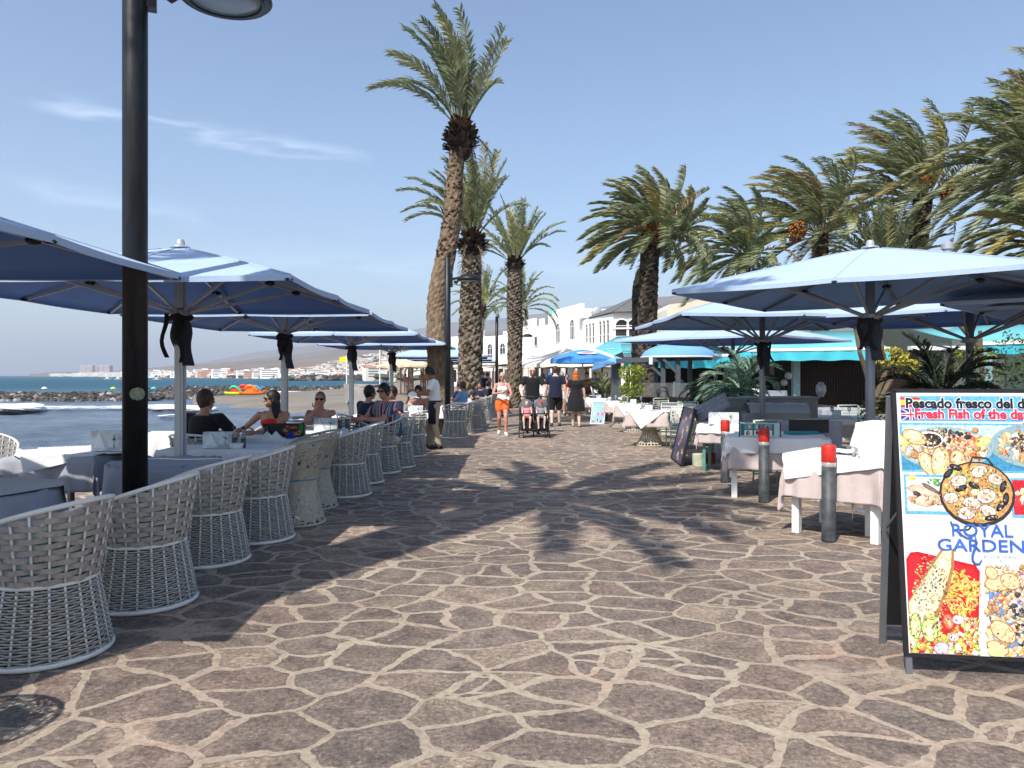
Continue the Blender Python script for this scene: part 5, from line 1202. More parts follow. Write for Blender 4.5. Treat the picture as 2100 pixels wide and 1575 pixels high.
# table things
glassm = NT('clear_glass'); glassm.set_b(color=(.85,.9,.9), rough=.05, trans=.9, ior=1.3); glassm = glassm.m
card_m = NT('printed_card'); o_ = card_m.obj(); card_m.set_b(color=card_m.ramp(card_m.noise(o_, 7, 2), [(.35, (.62,.66,.68)), (.5, (.74,.77,.78)), (.62, (.45,.50,.52))]), rough=.4); card_m = card_m.m
pcm = vcol_mat('print_colour', .45)
def napkin_holder(label, x, y, z, rz, w_=.26, h_=.17):
    r_ = thing('napkin_holder', label, 'holder', (x,y,z), rz, 'acrylic napkin holders on the tables')
    m = MB(); m.box((0,0,.006),(w_,.09,.012)); m.box((0,-.035,h_/2),(w_,.006,h_)); m.box((0,.035,h_/2),(w_,.006,h_)); m.obj('case', card_m, r_)
    m = MB(); m.cur = (.80,.82,.84); m.poly([(-w_*.45,-.0395,.03),(-.02,-.0395,.03),(-w_*.25,-.0395,h_*.9)]); m.cur = (.55,.6,.64); m.poly([(-.02,-.0395,.03),(.02,-.0395,.03),(-w_*.16,-.0395,h_*.9),(-w_*.25,-.0395,h_*.9)])
    rg = random.Random(int(x*100))
    for i in range(16): a = rg.uniform(0,6.28); L = rg.uniform(.02,.05); m.cur = rg.choice([(.02,.16,.11),(.03,.24,.16),(.01,.08,.06)]); cx, cz = w_*.22, h_*.62; m.poly([(cx-.004,-.0405-.0001*i,cz),(cx+.004,-.0405-.0001*i,cz+.004),(cx+L*math.cos(a),-.0405-.0001*i,cz+L*math.sin(a))])
    m.cur = (.05,.12,.08); m.poly([(w_*.21,-.042,.02),(w_*.235,-.042,.02),(w_*.225,-.042,h_*.62)]); m.obj('palm_print', pcm, r_)
    m = MB(); m.box((0,.0,h_*.5),(w_*.9,.05,h_*.9)); m.obj('napkins', cloth_w, r_); return r_
napkin_holder('napkin holder with a palm print, left of the lamp post', px(222,7.75), 7.75, .775, R(12), .30, .21)
napkin_holder('napkin holder with a palm print beside the oil bottles', px(450,8.25), 8.25, .76, R(6), .33, .17)
napkin_holder('napkin holder with a palm print before the woman in sunglasses', px(668,10.75), 10.75, .76, R(4), .32, .18)
napkin_holder('napkin holder on the table between the guests and the waiter', px(852,15.2), 15.2, .76, 0, .3, .18)
napkin_holder('napkin holder with a palm print on the sunny table by the food poster', px(1484,12.0), 12.0, .77, R(-5), .46, .19)
def bottle(label, x, y, z, c, cap=(.05,.01,.02)):
    r_ = thing('oil_bottle', label, 'bottle', (x,y,z), 0, 'oil and vinegar bottles'); m = MB(); m.lathe([(.0,0),(.027,0),(.028,.1),(.024,.14),(.011,.165),(.010,.21)],n=14,cap=False); m.obj('glass', glassm, r_, smooth=True)
    m = MB(); m.lathe([(0,.003),(.024,.003),(.024,.11),(0,.11)],n=12,cap=False); m.obj('liquid', plain('liquid_%d'%int(c[0]*100), c, .15, .05), r_, smooth=True); m = MB(); m.lathe([(0,.2),(.016,.2),(.016,.235),(0,.237)],n=12,cap=False); m.obj('cap', plain('bottle_cap', cap, .4), r_); return r_
bottle('yellow olive oil bottle with a dark cap', px(499,8.2), 8.2, .76, (.55,.42,.02)); bottle('dark vinegar bottle with a dark cap, left of the oil', px(481,8.22), 8.22, .76, (.08,.03,.015))
def bowl(label, x, y, z, r_=.045, h_=.045): o = thing('bowl', label, 'bowl', (x,y,z)); m = MB(); m.lathe([(.0,0),(r_*.8,0),(r_,h_),(r_*.93,h_),(r_*.75,.008),(0,.008)],n=20,cap=False); m.obj('dish', white_paint, o, smooth=True); m = MB(); m.lathe([(0,h_*.55),(r_*.82,h_*.55)],n=16,cap=False); m.obj('contents', cloth_w, o); return o
bowl('small white sugar bowl before the oil bottles', px(485,8.08), 8.08, .76, .075, .06); bowl('white ashtray bowl on the shaded table behind the middle bollard', px(1596,9.7), 9.7, .775, .07, .05)
def glass_(label, x, y, z, c): o = thing('drinking_glass', label, 'glass', (x,y,z)); m = MB(); m.lathe([(.0,0),(.028,0),(.036,.14),(.033,.14),(.026,.01),(0,.01)],n=18,cap=False); m.obj('glass', glassm, o, smooth=True); m = MB(); m.lathe([(0,.011),(.0265,.011),(.031,.10),(0,.10)],n=16,cap=False); m.obj('drink', plain('drink_%d_%d'%(int(c[0]*99),int(c[2]*99)), c, .2, .05), o, smooth=True)
glass_('tall glass with a blue drink on the table of the woman in red', px(545,9.5), 9.5, .765, (.04,.30,.45)); glass_('glass of water on the far seaside table', px(622,9.8), 9.8, .765, (.5,.55,.55))
glass_('clear glass beside the woman in sunglasses', px(697,10.9), 10.9, .765, (.5,.55,.55)); glass_('glass with a pale drink near the striped shirt', px(712,11.1), 11.1, .765, (.45,.5,.48))
# upright menu cards
def menu_card(label, x, y, z, rz, w_, h_, bg, kind, seed):
    rg = random.Random(seed); r_ = thing('menu_card', label, 'menu', (x,y,z), rz, None); m = MB(); m.box((0,0,h_/2),(w_,.012,h_)); m.obj('board', plain('card_%d'%seed, bg, .35, .05), r_)
    m = MB()
    if kind == 'food':
        for i in range(26): cx, cz = rg.uniform(0, w_*.42), rg.uniform(.03,h_-.04); a, b_ = rg.uniform(.01,.035), rg.uniform(.008,.02); m.cur = rg.choice([(.35,.03,.02),(.25,.1,.04),(.3,.25,.15),(.5,.04,.03)]); yy = -.0065-.0002*i; m.poly([(cx+a*math.cos(t_),yy,cz+b_*math.sin(t_)) for t_ in np.linspace(0,6.28,10,endpoint=False)])
        m.cur = (.02,.2,.05); m.box((w_*.44,-.008,h_*.65),(w_*.1,.004,h_*.6))
    else:
        m.cur = (.03,.14,.16); m.box((-.03,-.0062,h_*.5),(w_*.82,.001,h_*.86))
        for k in range(3):
            for q in range(2):
                cx, cz = -w_*.28+k*w_*.24, h_*(.27+.45*q); m.cur = (.75,.75,.72) if q == 0 else (.05,.35,.38); m.box((cx,-.0075,cz),(w_*.20,.0012,h_*.38)); m.cur = rg.choice([(.55,.30,.10),(.6,.05,.05),(.45,.25,.15)])
                for s in range(3): xx = cx+rg.uniform(-.02,.02); zz = cz+rg.uniform(-.01,.01); m.cur = rg.choice([(.55,.30,.10),(.5,.05,.05),(.6,.5,.35),(.15,.06,.04)]); m.poly([(xx+w_*.035*math.cos(t_),-.0085-.0003*s,zz+h_*.14*math.sin(t_)) for t_ in np.linspace(0,6.28,9,endpoint=False)])
    m.obj('print', pcm, r_); m = MB(); m.box((-w_/2+.0,0,h_/2),(.012,.03,h_+.01)); m.box((w_/2,0,h_/2),(.012,.03,h_+.01)); m.obj('stand', black_plastic, r_); return r_
menu_card('open black menu with red food pictures before the woman in red', px(582,9.55), 9.55, .762, R(4), .50, .18, (.012,.012,.015), 'food', 3)
menu_card('menu card with teal panels on the shaded table behind the middle bollard', px(1558,9.55), 9.55, .775, R(-8), .50, .17, (.5,.6,.6), 'grid', 4)
m = MB(); m.grid([[(-.28,0,0),(-.28,0,.18),(.05,.0,.18)],[(.28,.05,0),(.28,.05,.18),(.3,.05,.18)]]); o = m.obj('menu_folder', black_plastic, None, loc=(px(1660,10.1),10.1,.775)); solid(o,.01); tag(o,'black menu folder standing on the shaded table','menu')
m = MB(); m.box((0,0,.015),(.42,.22,.03)); o = m.obj('menu_book', fabric('teal_book',(.03,.24,.26)), None, loc=(px(1640,10.05),10.05,.775), rz=.1); tag(o,'flat teal menu book on the shaded table','menu')
m = MB(); m.poly([(-.06,0,0),(.06,0,0),(0,.02,.10)]); m.poly([(-.06,.05,0),(-.06,0,0),(0,.02,.10)]); m.poly([(.06,0,0),(.06,.05,0),(0,.02,.10)]); o = m.obj('folded_napkin', fabric('royal_blue_napkin',(.02,.04,.30)), None, loc=(px(595,9.4),9.4,.762)); tag(o,'pointed royal blue napkin beside the hourglass chairs','napkin'); o.scale = (1,1,1)
for i, (xp, yd) in enumerate([(545,9.42),(563,9.44)]): m = MB(); m.poly([(-.07,0,0),(.07,0,0),(.01,.02,.09)]); m.poly([(.07,0,0),(.09,.06,0),(.01,.02,.09)]); m.poly([(-.07,0,0),(.01,.02,.09),(-.06,.07,0)]); o = m.obj('folded_napkin', cloth_w, None, loc=(px(xp,yd),yd,.762)); tag(o, ['white pointed napkin left of the blue napkin','second white pointed napkin right beside the first'][i],'napkin')
# small tables those napkins rest on
0 and table('narrow white table in front of the hourglass chairs', px(565,9.8), 9.8, R(4), .7, .5, h_=.752, pedestal=True, leg=metal_grey, group=GTL)
# ---------------------------------------------------------------- bollards
bz = plain('bollard_grey', (.055,.062,.068), .55, .4, 11, bump=.15); rz_ = plain('bollard_red', (.60,.03,.018), .5, .22, 13, bump=.1); bandm = plain('reflective_band', (.5,.5,.5), .3, .1, 8, metal=.4)
def bollard(label, x, y):
    r_ = thing('bollard', label, 'bollard', (x,y,0), 0, 'grey bollards with red tops along the restaurant side')
    m = MB(); m.lathe([(.066,0),(.064,.02),(.0635,.70)],n=28); o = m.obj('post', bz, r_); 
    m2 = MB(); m2.lathe([(.0635,.70),(.0645,.705),(.0645,.735),(.0635,.74)],n=28); m2.obj('band', bandm, r_, smooth=False)
    m3 = MB(); m3.lathe([(.064,.74),(.066,.745),(.066,.885),(.06,.90),(.04,.905),(0,.906)],n=28,cap=False); m3.obj('red_top', rz_, r_)
    for k in r_.children:
        for p in k.data.polygons: p.use_smooth = len(p.vertices) == 4 and abs(p.normal.z) < .3
bollard('bollard nearest the camera, in front of the sunlit white cloth', 2.96, 7.02); bollard('middle bollard standing before the shaded table', 3.08, 9.18); bollard('farthest bollard half hidden behind the shaded table', px(1487,10.9), 10.9)
# ---------------------------------------------------------------- slatted armchairs of the restaurant
def slat_chair(label, x, y, rz, group='pale green slatted chairs'):
    r_ = thing('slatted_chair', label, 'chair', (x,y,0), rz, group); fm = plain('pale_green_frame',(.50,.56,.46),.5); tm = MATS['turquoise_cushion']
    m = MB()
    for s in (-1,1): m.tube([(s*.27,-.25,0),(s*.27,-.25,.62),(s*.27,.05,.66),(s*.25,.27,.86),(s*.24,.30,.88)],.014,6); m.tube([(s*.27,.27,0),(s*.26,.26,.5),(s*.25,.28,.88)],.014,6)
    m.tube([(-.24,.3,.88),(.24,.3,.88)],.014,6); m.tube([(-.27,-.25,.42),(.27,-.25,.42)],.014,6); m.tube([(-.27,.27,.1),(.27,.27,.1)],.012,6); m.obj('frame', fm, r_, smooth=True)
    m = MB(); 
    for i in range(11): z = .14+.066*i; m.box((0,.275,z),(.5,.012,.032))
    m.obj('back_slats', plain('pale_slats',(.58,.60,.52),.6), r_); m = MB(); m.box((0,0,.44),(.5,.5,.02)); m.obj('seat', fm, r_); m = MB(); m.box((0,0,.48),(.46,.46,.06)); o = m.obj('cushion', tm, r_); bevel(o,.02); return r_
for x, y, a, lb in [(3.62,16.1,R(178),'slatted armchair between the wicker table and the dark food poster'),(3.95,18.6,R(170),'slatted armchair behind the first one'),(4.6,19.5,R(160),'slatted armchair farther right, back to the path'),(3.9,10.9,R(20),'slatted armchair in shade behind the shaded table'),(4.6,11.1,R(15),'second slatted armchair in shade, before the grey counter'),(7.6,16.6,R(10),'turquoise backed chair behind the white table under the big umbrella'),(4.3,22.4,R(200),'far slatted armchair by the glass counter screen')]: slat_chair(lb, x, y, a)
# dark covered chair in front of the white table
m = MB(); rows = []
for i in range(9):
    t_ = i/8; rows.append([(-.42+.84*k/12, .06*math.sin(k*.9+i)*.25+(.25*(1-t_) if False else 0), 1.0*(1-t_)+.42*t_ - .04*math.cos(k/12*math.pi*2)*0) for k in range(13)])
m.grid(rows); o = m.obj('draped_cover', cloth_g, None, smooth=True, loc=(px(1690,9.9),10.4,-.08), rz=R(-12)); solid(o,.05); tag(o,'grey cloth cover hung over a chair back, behind the shaded table','cover')
# grey counter block and sloping menu lectern under the second umbrella
gc = plain('grey_laminate',(.24,.25,.27),.5,.06,3); gcl = fabric('grey_cover_cloth',(.30,.315,.35))
root = thing('service_counter','grey service counter under the second umbrella','counter',(px(1580,14.2),14.2,0),R(-3)); m = MB(); m.box((-.75,0,.55),(.5,.55,1.1)); m.box((.15,0,.56),(1.25,.6,1.12)); m.obj('cabinet', gc, root); m = MB(); m.box((.15,-.02,1.14),(1.3,.66,.03)); m.box((-.75,-.02,1.12),(.54,.6,.03)); m.obj('top', gcl, root)
m = MB(); m.lathe([(.05,0),(.09,.1),(.09,.2),(.03,.28)],c=(.9,-.1,1.15),n=14); m.obj('tap_head', metal_pale, root)
root = thing('display_case','low display case under a clear plastic cover','display case',(px(1590,13.2),13.2,0)); m = MB(); m.box((0,0,.45),(1.05,.5,.9)); m.obj('cabinet', gc, root)
pl = NT('clear_plastic'); pl.set_b(color=(.42,.44,.48), rough=.22); pl = pl.m
m = MB(); rows = [[(-.52+1.04*k/10, -.26+.52*j/6, .9+.17*math.sin(j/6*math.pi)**.5+.01*math.sin(k*2)) for j in range(7)] for k in range(11)]; m.grid(rows); m.obj('cover', pl, root, smooth=True)
root = thing('menu_lectern','sloping menu lectern with a grey printed page, left of the counter','lectern',(px(1458,12.9),12.9,0),R(-20)); m = MB(); m.box((0,.1,.45),(.08,.08,.9)); m.obj('stand', metal_grey, root); m = MB(); m.box((0,.1,-.01+.03),(.4,.4,.04)); m.obj('base', metal_grey, root)
m = MB(); M_ = Matrix.Rotation(R(-28),3,'Y') @ Matrix.Rotation(R(35),3,'X'); m.box((0,0,1.0),(.62,.42,.03),M=M_); m.obj('board', gc, root); m = MB(); 
for i in range(9): 
    c_ = M_ @ Vector((-.2+.2*(i%3),-.12+.12*(i//3),.018)); m.box((c_.x,c_.y,1.0+c_.z),(.15,.07,.004),M=M_)
m.obj('print', plain('grey_print',(.3,.32,.36),.5,.3,30), root)
# glass screen and round light, bar
root = thing('glass_screen','clear glass screen on the dark bar under the blue dome','screen',(px(1350,22.5),22.5,0)); m = MB(); m.box((0,0,.45),(2.1,.4,.9)); m.obj('bar', interior_dark, root); m = MB(); m.box((0,0,1.12),(1.3,.02,.42)); m.obj('glass', glassm, root); m = MB(); m.tube([(.1+.16*math.cos(a),-.1,1.05+.16*math.sin(a)) for a in np.linspace(0,6.28,20,endpoint=False)],.02,6,closed=True); m.obj('ring_emblem', black_plastic, root)
# globe lamps on stands
for xp, yp, lb in [(1608,785,'smaller white globe lamp left of the awning pillar'),(1617,771,'larger white globe lamp by the awning pillar')]:
    d_ = 19.5; r_ = thing('globe_lamp', lb, 'lamp', (px(xp,d_),d_,0), 0, 'white globe lamps'); m = MB(); m.tube([(0,0,0),(0,0,zat(yp,d_)-.1)],.025,8); m.obj('pole', metal_dark, r_); m = MB(); m.ell((0,0,zat(yp,d_)),(.085 if xp < 1610 else .095,)*3,16,10); m.obj('globe', plain('white_globe',(.45,.46,.47),.3), r_, smooth=True)
# round wicker sofa
root = thing('wicker_sofa','round beige wicker sofa behind the white tables','sofa',(px(1665,19.5),19.5,0)); wf = NT('wicker_weave'); o_ = wf.obj(); wn = wf.n('TexWave'); wf.t.links.new(o_, wn.inputs[0]); wn.inputs['Scale'].default_value = 18; wn.bands_direction = 'Z'; wn.inputs['Distortion'].default_value = 3; wf.set_b(color=wf.ramp(wn.outputs[1],[(.2,(.22,.19,.14)),(.7,(.46,.41,.32))]),rough=.7); wf.bump(wn.outputs[1],.6,.02)
m = MB(); rows = []
for i in range(8):
    z = .1+.55*i/7; rows.append([((.95+.15*i/7)*math.cos(a), (.7+.1*i/7)*math.sin(a), z+.12*max(0,math.sin(a))*i/7) for a in np.linspace(-.2,math.pi+.2,22)])
m.grid(rows); solid(m.obj('back', wf.m, root, smooth=True),.1); m = MB(); m.lathe([(0,.38),(.8,.38),(.85,.42),(.8,.48),(0,.5)],n=24,cap=False); m.obj('cushion', cream, root, smooth=True)
# white covers and stacked linens deeper inside
for i, (xp, d_, h_, w_, lb) in enumerate([(1388,24,1.35,.28,'tall white draped linen beside the pergola post'),(1404,24.5,1.3,.35,'white draped chair linen behind the bar'),(1540,17,1.25,.7,'white linens piled behind the palm pot'),(1590,17.5,1.2,.7,'second pile of white linens by the globe lamps')]):
    m = MB(); rows = []
    for r in range(8):
        z = h_*r/7; rows.append([(w_/2*(1-.25*(r/7)**3)*math.cos(a)*(1+.06*math.sin(a*5+r)), .2*math.sin(a)*(1+.1*math.sin(a*4)), z) for a in np.linspace(0,2*math.pi,24,endpoint=False)])
    m.grid(rows, close=True); m.poly(rows[-1]); o = m.obj('linen_pile', cloth_w, None, smooth=True, loc=(px(xp,d_),d_,0)); tag(o, lb, 'linen', 'white linens behind the bar')

# settings on the restaurant tables: wine glasses, cruets, plates
rg = random.Random(12)
def wine(label, x, y, z): o = thing('wine_glass', label, 'glass', (x,y,z), 0, 'glasses on the restaurant side tables'); m = MB(); m.lathe([(.0,0),(.03,.002),(.004,.01),(.004,.08),(.03,.11),(.034,.15),(.028,.19),(.026,.19),(.031,.15),(.026,.115),(0,.09)],n=14,cap=False); m.obj('glass', glassm, o, smooth=True)
for x, y, nm in [(3.05,16.6,'round table on the cream wicker base'),(3.35,20.6,'table in front of the glass screen'),(3.3,22.6,'table behind the one by the glass screen'),(2.95,25.4,'table behind the ice cream board'),(3.62,12.3,'green legged table'),(6.2,14.2,'table with the long white cloth')]:
    wine('wine glass at the left on the '+nm, x-.2, y-.12, .775); wine('wine glass at the right on the '+nm, x+.2, y+.05, .775)
    m = MB(); m.lathe([(0,.003),(.07,.004),(.11,.018),(.112,.02),(.07,.01),(0,.009)],n=20,cap=False); o = m.obj('plate', white_paint, None, smooth=True, loc=(x+.02,y-.2,.772)); tag(o,'white plate on the '+nm,'plate','plates on the restaurant side tables')
    m = MB(); m.box((0,0,.06),(.16,.05,.12)); m.poly([(-.07,-.026,.02),(.07,-.026,.02),(0,-.026,.11)]); o = m.obj('cruet_box', card_m, None, loc=(x,y+.15,.772), rz=rg.uniform(-.5,.5)); tag(o,'small napkin box on the '+nm,'box','napkin boxes on the restaurant side tables')
# ================================================================ MENU BOARDS
pflat = vcol_mat('poster_print', .32, .35, 70)
class Board:
    """flat print on a tilted board: origin LB, axes r (right), u (up), n (towards the viewer)"""
    def __init__(s, LB, r, u, n, root): s.LB, s.r, s.u, s.n, s.root = Vector(LB), Vector(r).normalized(), Vector(u).normalized(), Vector(n).normalized(), root; s.m = MB(); s.k = 0
    def P(s, a, b, o): p = s.LB+s.r*a+s.u*b+s.n*o-Vector(s.root.location); return tuple(p)
    def poly(s, pts, c, dark=None):
        s.k += 1; W_ = getattr(s,'W',9); H_ = getattr(s,'H',9); pts = [(min(max(a,.004),W_-.004), min(max(b,.004),H_-.004)) for a, b in pts]; s.m.cur = c; s.m.poly([s.P(a, b, .0012+.0000012*s.k) for a, b in pts])
    def rect(s, a0, b0, a1, b1, c): s.poly([(a0,b0),(a1,b0),(a1,b1),(a0,b1)], c)
    def ell(s, a, b, rx, ry, c, n=22, rot=0): s.poly([(a+rx*math.cos(t)*math.cos(rot)-ry*math.sin(t)*math.sin(rot), b+rx*math.cos(t)*math.sin(rot)+ry*math.sin(t)*math.cos(rot)) for t in np.linspace(0,2*math.pi,n,endpoint=False)], c)
    def blob(s, a, b, rx, ry, c, rg, rot=0):
        ph = rg.uniform(0,6); pts = []
        for t in np.linspace(0,2*math.pi,9,endpoint=False):
            k = 1+.22*math.sin(2*t+ph)+.12*math.sin(3*t+ph*2); x, y = rx*math.cos(t)*k, ry*math.sin(t)*k; pts.append((a+x*math.cos(rot)-y*math.sin(rot), b+x*math.sin(rot)+y*math.cos(rot)))
        s.poly([(a+(x-a)*1.10+.001, b+(y-b)*1.10-.002) for x, y in pts], tuple(v*.55 for v in c)); s.poly(pts, c); s.poly([(a+(x-a)*.5-rx*.15, b+(y-b)*.5+ry*.2) for x, y in pts], tuple(min(1, v*1.35+.02) for v in c))
    def field(s, a0, b0, a1, b1, n, sz, cols, seed, ell=True, asp=1.6):
        rg = random.Random(seed); ca, cb_ = (a0+a1)/2, (b0+b1)/2
        for i in range(int(n*1.5)):
            a, b = rg.uniform(a0,a1), rg.uniform(b0,b1)
            if ell and ((a-ca)/(a1-a0)*2)**2+((b-cb_)/(b1-b0)*2)**2 > 1: continue
            q = sz*rg.uniform(.3,1.15); s.blob(a, b, q*asp**.5, q/asp**.5, tuple(v*rg.uniform(.8,1.15) for v in rg.choice(cols)), rg, rg.uniform(0,3.14))
    def done(s, name='print'): return s.m.obj(name, pflat, s.root)
def text(body, B, a, b, size, wscale, mat, parent, off=0, o=.003, align='LEFT', shear=0, name='lettering', fit=None, spacing=1):
    cu = bpy.data.curves.new('txt', 'FONT'); cu.body = body; cu.size = size; cu.offset = off; cu.align_x = align; cu.shear = shear; cu.space_character = spacing; cu.fill_mode = 'BOTH'; cu.resolution_u = 3
    tmp = bpy.data.objects.new('txt', cu); COL.objects.link(tmp); dg = bpy.context.evaluated_depsgraph_get(); dg.update(); me = bpy.data.meshes.new_from_object(tmp.evaluated_get(dg)); bpy.data.objects.remove(tmp)
    if fit: xs = [v.co.x for v in me.vertices]; wscale = fit/(max(xs)-min(xs))
    for v in me.vertices:
        x, y = v.co.x*wscale, v.co.y; v.co = Vector(B.P(a+x, b+y, o))
    me.materials.clear(); me.materials.append(mat); return link(name, me, parent)
blackp = plain('print_black', (.012,.012,.02), .35, .02); redp = plain('print_red', (.72,.03,.07), .35, .02); whitep = plain('print_white', (.78,.80,.82), .35, .02); bluep = plain('print_royal_blue', (.04,.13,.50), .35, .2, 14); greyp = plain('print_blue_grey', (.22,.26,.36), .35, .02)
root = thing('menu_board', 'large fish menu A-board at the right edge reading Fresh Fish of the day', 'menu board', (2.06,3.88,0))
LB = Vector((2.065,3.905,.107)); r_ = Vector((.9925,-.122,0)); u_ = Vector((0.012,.155,1.353)); n_ = r_.cross(u_).normalized()
if n_.y > 0: n_ = -n_
Wd, Hd = .86, u_.length; B = Board(LB, r_, u_, n_, root); B.W, B.H = Wd, Hd; un = u_.normalized()
m = MB(); c_ = LB+r_*Wd/2+u_/2-n_*.009-Vector(root.location); M_ = Matrix((r_, -n_, un)).transposed(); m.box(c_, (Wd, .018, Hd), M=M_); panel = m.obj('panel', plain('board_white', (.74,.77,.80), .3, .015, 2), root)
fr = plain('aluminium_frame', (.20,.22,.25), .35, .08, 6, metal=.6); m = MB()
o0 = Vector(root.location); L0 = Vector(root.location)
P_ = lambda a, b, o: Vector(B.P(a, b, o))
m.bar(P_(-.012,-.004,-.008), P_(-.012,Hd+.01,-.008), .022, .022, up=tuple(n_)); m.bar(P_(Wd+.012,-.004,-.008), P_(Wd+.012,Hd+.01,-.008), .022, .022, up=tuple(n_)); m.bar(P_(-.02,Hd+.008,-.008), P_(Wd+.02,Hd+.008,-.008), .02, .022, up=tuple(n_)); m.bar(P_(-.02,-.01,-.008), P_(Wd+.02,-.01,-.008), .018, .022, up=tuple(n_)); m.obj('frame', black_plastic, root)
for a in (.0, Wd-.0):
    m = MB(); m.bar(P_(a,-.108,-.014), P_(a,.02,-.014), .03, .022, up=tuple(n_)); m.obj('leg', fr, root)
    m = MB(); top = P_(a-.02 if a == 0 else a+.02, Hd-.02,-.04); ft = Vector((LB.x+.085-L0.x, 4.36-L0.y, .0)) if a == 0 else Vector((LB.x+.085+Wd*.99-L0.x, 4.26-L0.y, 0)); m.bar(top, ft, .034, .026); m.obj('leg', fr, root)
bpan = MB(); t0 = P_(.0,Hd-.02,-.05); t1 = P_(Wd,Hd-.02,-.05); f0 = Vector((LB.x+.09-L0.x, 4.33-L0.y, .12)); f1 = Vector((LB.x+.09+Wd-L0.x, 4.24-L0.y, .12)); bpan.poly([t0,t1,f1,f0]); o = bpan.obj('rear_panel', black_plastic, root); solid(o,.012)
m = MB(); m.bar(P_(-.01,.72,-.03), Vector((LB.x+.03-L0.x,4.2-L0.y,.70)), .008,.014); m.bar(f0+Vector((0,-.0,-.0)), f1, .02,.025); m.obj('stay', fr, root)
SKY = (.12,.40,.82)
def yx(x, y): return ((x-1839-(y-805)*.047)/388.0, (1340-y)/535*Hd)
def rr(x0, y0, x1, y1, c): a0, b1 = yx(x0, y0); a1, b0 = yx(x1, y1); B.rect(a0, b0, a1, b1, c)
# header
rr(1846,813,2164,866,SKY)
a0, b1 = yx(1847,816); B.rect(a0,b1-.055,a0+.10,b1,(.70,.03,.04)); B.rect(a0,b1-.042,a0+.10,b1-.013,(.85,.55,.03)); B.ell(a0+.028,b1-.028,.008,.01,(.45,.12,.03))
a0, b1 = yx(1848,841); B.rect(a0,b1-.058,a0+.10,b1,(.02,.04,.28))
for s in (1,-1): B.poly([(a0,b1-.029-s*.029),(a0+.012,b1-.029-s*.029),(a0+.10,b1-.029+s*.029),(a0+.088,b1-.029+s*.029)],(.8,.8,.8)); B.poly([(a0+.003,b1-.029-s*.029),(a0+.008,b1-.029-s*.029),(a0+.097,b1-.029+s*.029),(a0+.092,b1-.029+s*.029)],(.7,.03,.05))
B.rect(a0,b1-.037,a0+.10,b1-.021,(.8,.8,.8)); B.rect(a0+.042,b1-.058,a0+.058,b1,(.8,.8,.8)); B.rect(a0,b1-.033,a0+.10,b1-.025,(.7,.03,.05)); B.rect(a0+.046,b1-.058,a0+.054,b1,(.7,.03,.05))
FOOD = [(.62,.40,.18),(.72,.55,.30),(.60,.32,.14),(.45,.22,.10),(.70,.62,.42),(.55,.12,.04)]; SHELL = [(.03,.03,.035),(.06,.05,.06),(.12,.09,.08),(.5,.42,.34)]; PALE = [(.75,.62,.42),(.68,.50,.28),(.80,.72,.55)]
# top picture: sea view with two plates
rr(1845,870,2164,972,SKY); rr(1850,875,2160,968,(.30,.50,.68)); rr(1850,930,2160,968,(.05,.25,.42)); rr(1850,874,2160,900,(.45,.60,.75))
def fld(x0,y0,x1,y1,n,sz,cols,seed,**k): a0,b1=yx(x0,y0); a1,b0=yx(x1,y1); B.field(a0,b0,a1,b1,n,sz,cols,seed,**k)
def el(x,y,rx,ry,c,rot=0): a,b=yx(x,y); B.ell(a,b,rx/388.,ry/388.,c,rot=rot)
el(1935,922,92,44,(.28,.40,.44)); el(1935,922,84,38,(.42,.52,.54))
fld(1850,885,2020,955,150,.016,PALE+FOOD,1); fld(1885,885,1985,925,60,.012,SHELL,2); el(1905,905,26,17,(.75,.72,.68)); el(1905,906,23,14,(.035,.025,.02)); fld(1890,898,1920,916,14,.007,SHELL+PALE,3)
for x, y, r in ((1993,885,7),(1925,945,0),(2000,905,8),(1876,938,9),(1995,922,9),(1985,948,0)):
    if r: el(x,y,r,r*.85,(.25,.13,.05)); el(x-1,y-1,r*.8,r*.65,(.48,.27,.12))
el(1852,907,16,10,(.80,.62,.05)); el(1852,907,12,7,(.9,.82,.35)); el(2008,908,16,9,(.80,.62,.05),.4); el(2008,908,12,6,(.9,.82,.35),.4)
for x, y, rx, ry, ro in ((1900,955,13,26,.5),(1925,950,17,30,-.15),(1875,900,24,13,-.4),(1960,945,14,18,.3)): el(x,y,rx+2,ry+2,(.35,.18,.07),ro); el(x,y,rx,ry,(.72,.52,.28),ro); el(x-2,y-4,rx*.6,ry*.6,(.82,.68,.45),ro)
el(2110,915,90,46,(.25,.36,.40)); fld(2035,885,2164,945,110,.016,PALE+FOOD,4); fld(2060,890,2120,925,50,.011,SHELL,5); fld(1950,905,1990,925,20,.012,[(.75,.35,.2),(.7,.45,.3)],6)
# middle strip
rr(1853,978,1948,1059,SKY); rr(1858,983,1943,1053,(.72,.72,.71)); el(1870,985,8,6,(.85,.55,.15)); fld(1900,982,1944,1000,16,.01,[(.1,.3,.1),(.15,.35,.12)],8)
a, b = yx(1900,1018); rg = random.Random(8); B.blob(a,b,.085,.036,(.60,.45,.33),rg,-.45); B.blob(a-.02,b-.03,.08,.028,(.70,.50,.36),rg,-.2); B.blob(a+.02,b+.03,.05,.012,(.16,.11,.09),rg,-.6); B.blob(a-.055,b-.0,.02,.014,(.06,.04,.04),rg,.3); fld(1865,1020,1930,1040,16,.007,[(.6,.25,.12),(.5,.2,.1)],9)
rr(2058,982,2164,1062,SKY); rr(2062,986,2164,1057,(.50,.02,.03)); rr(2062,1010,2164,1040,(.62,.04,.05)); fld(2062,1000,2164,1040,40,.014,[(.75,.45,.35),(.8,.6,.5),(.5,.7,.35)],10)
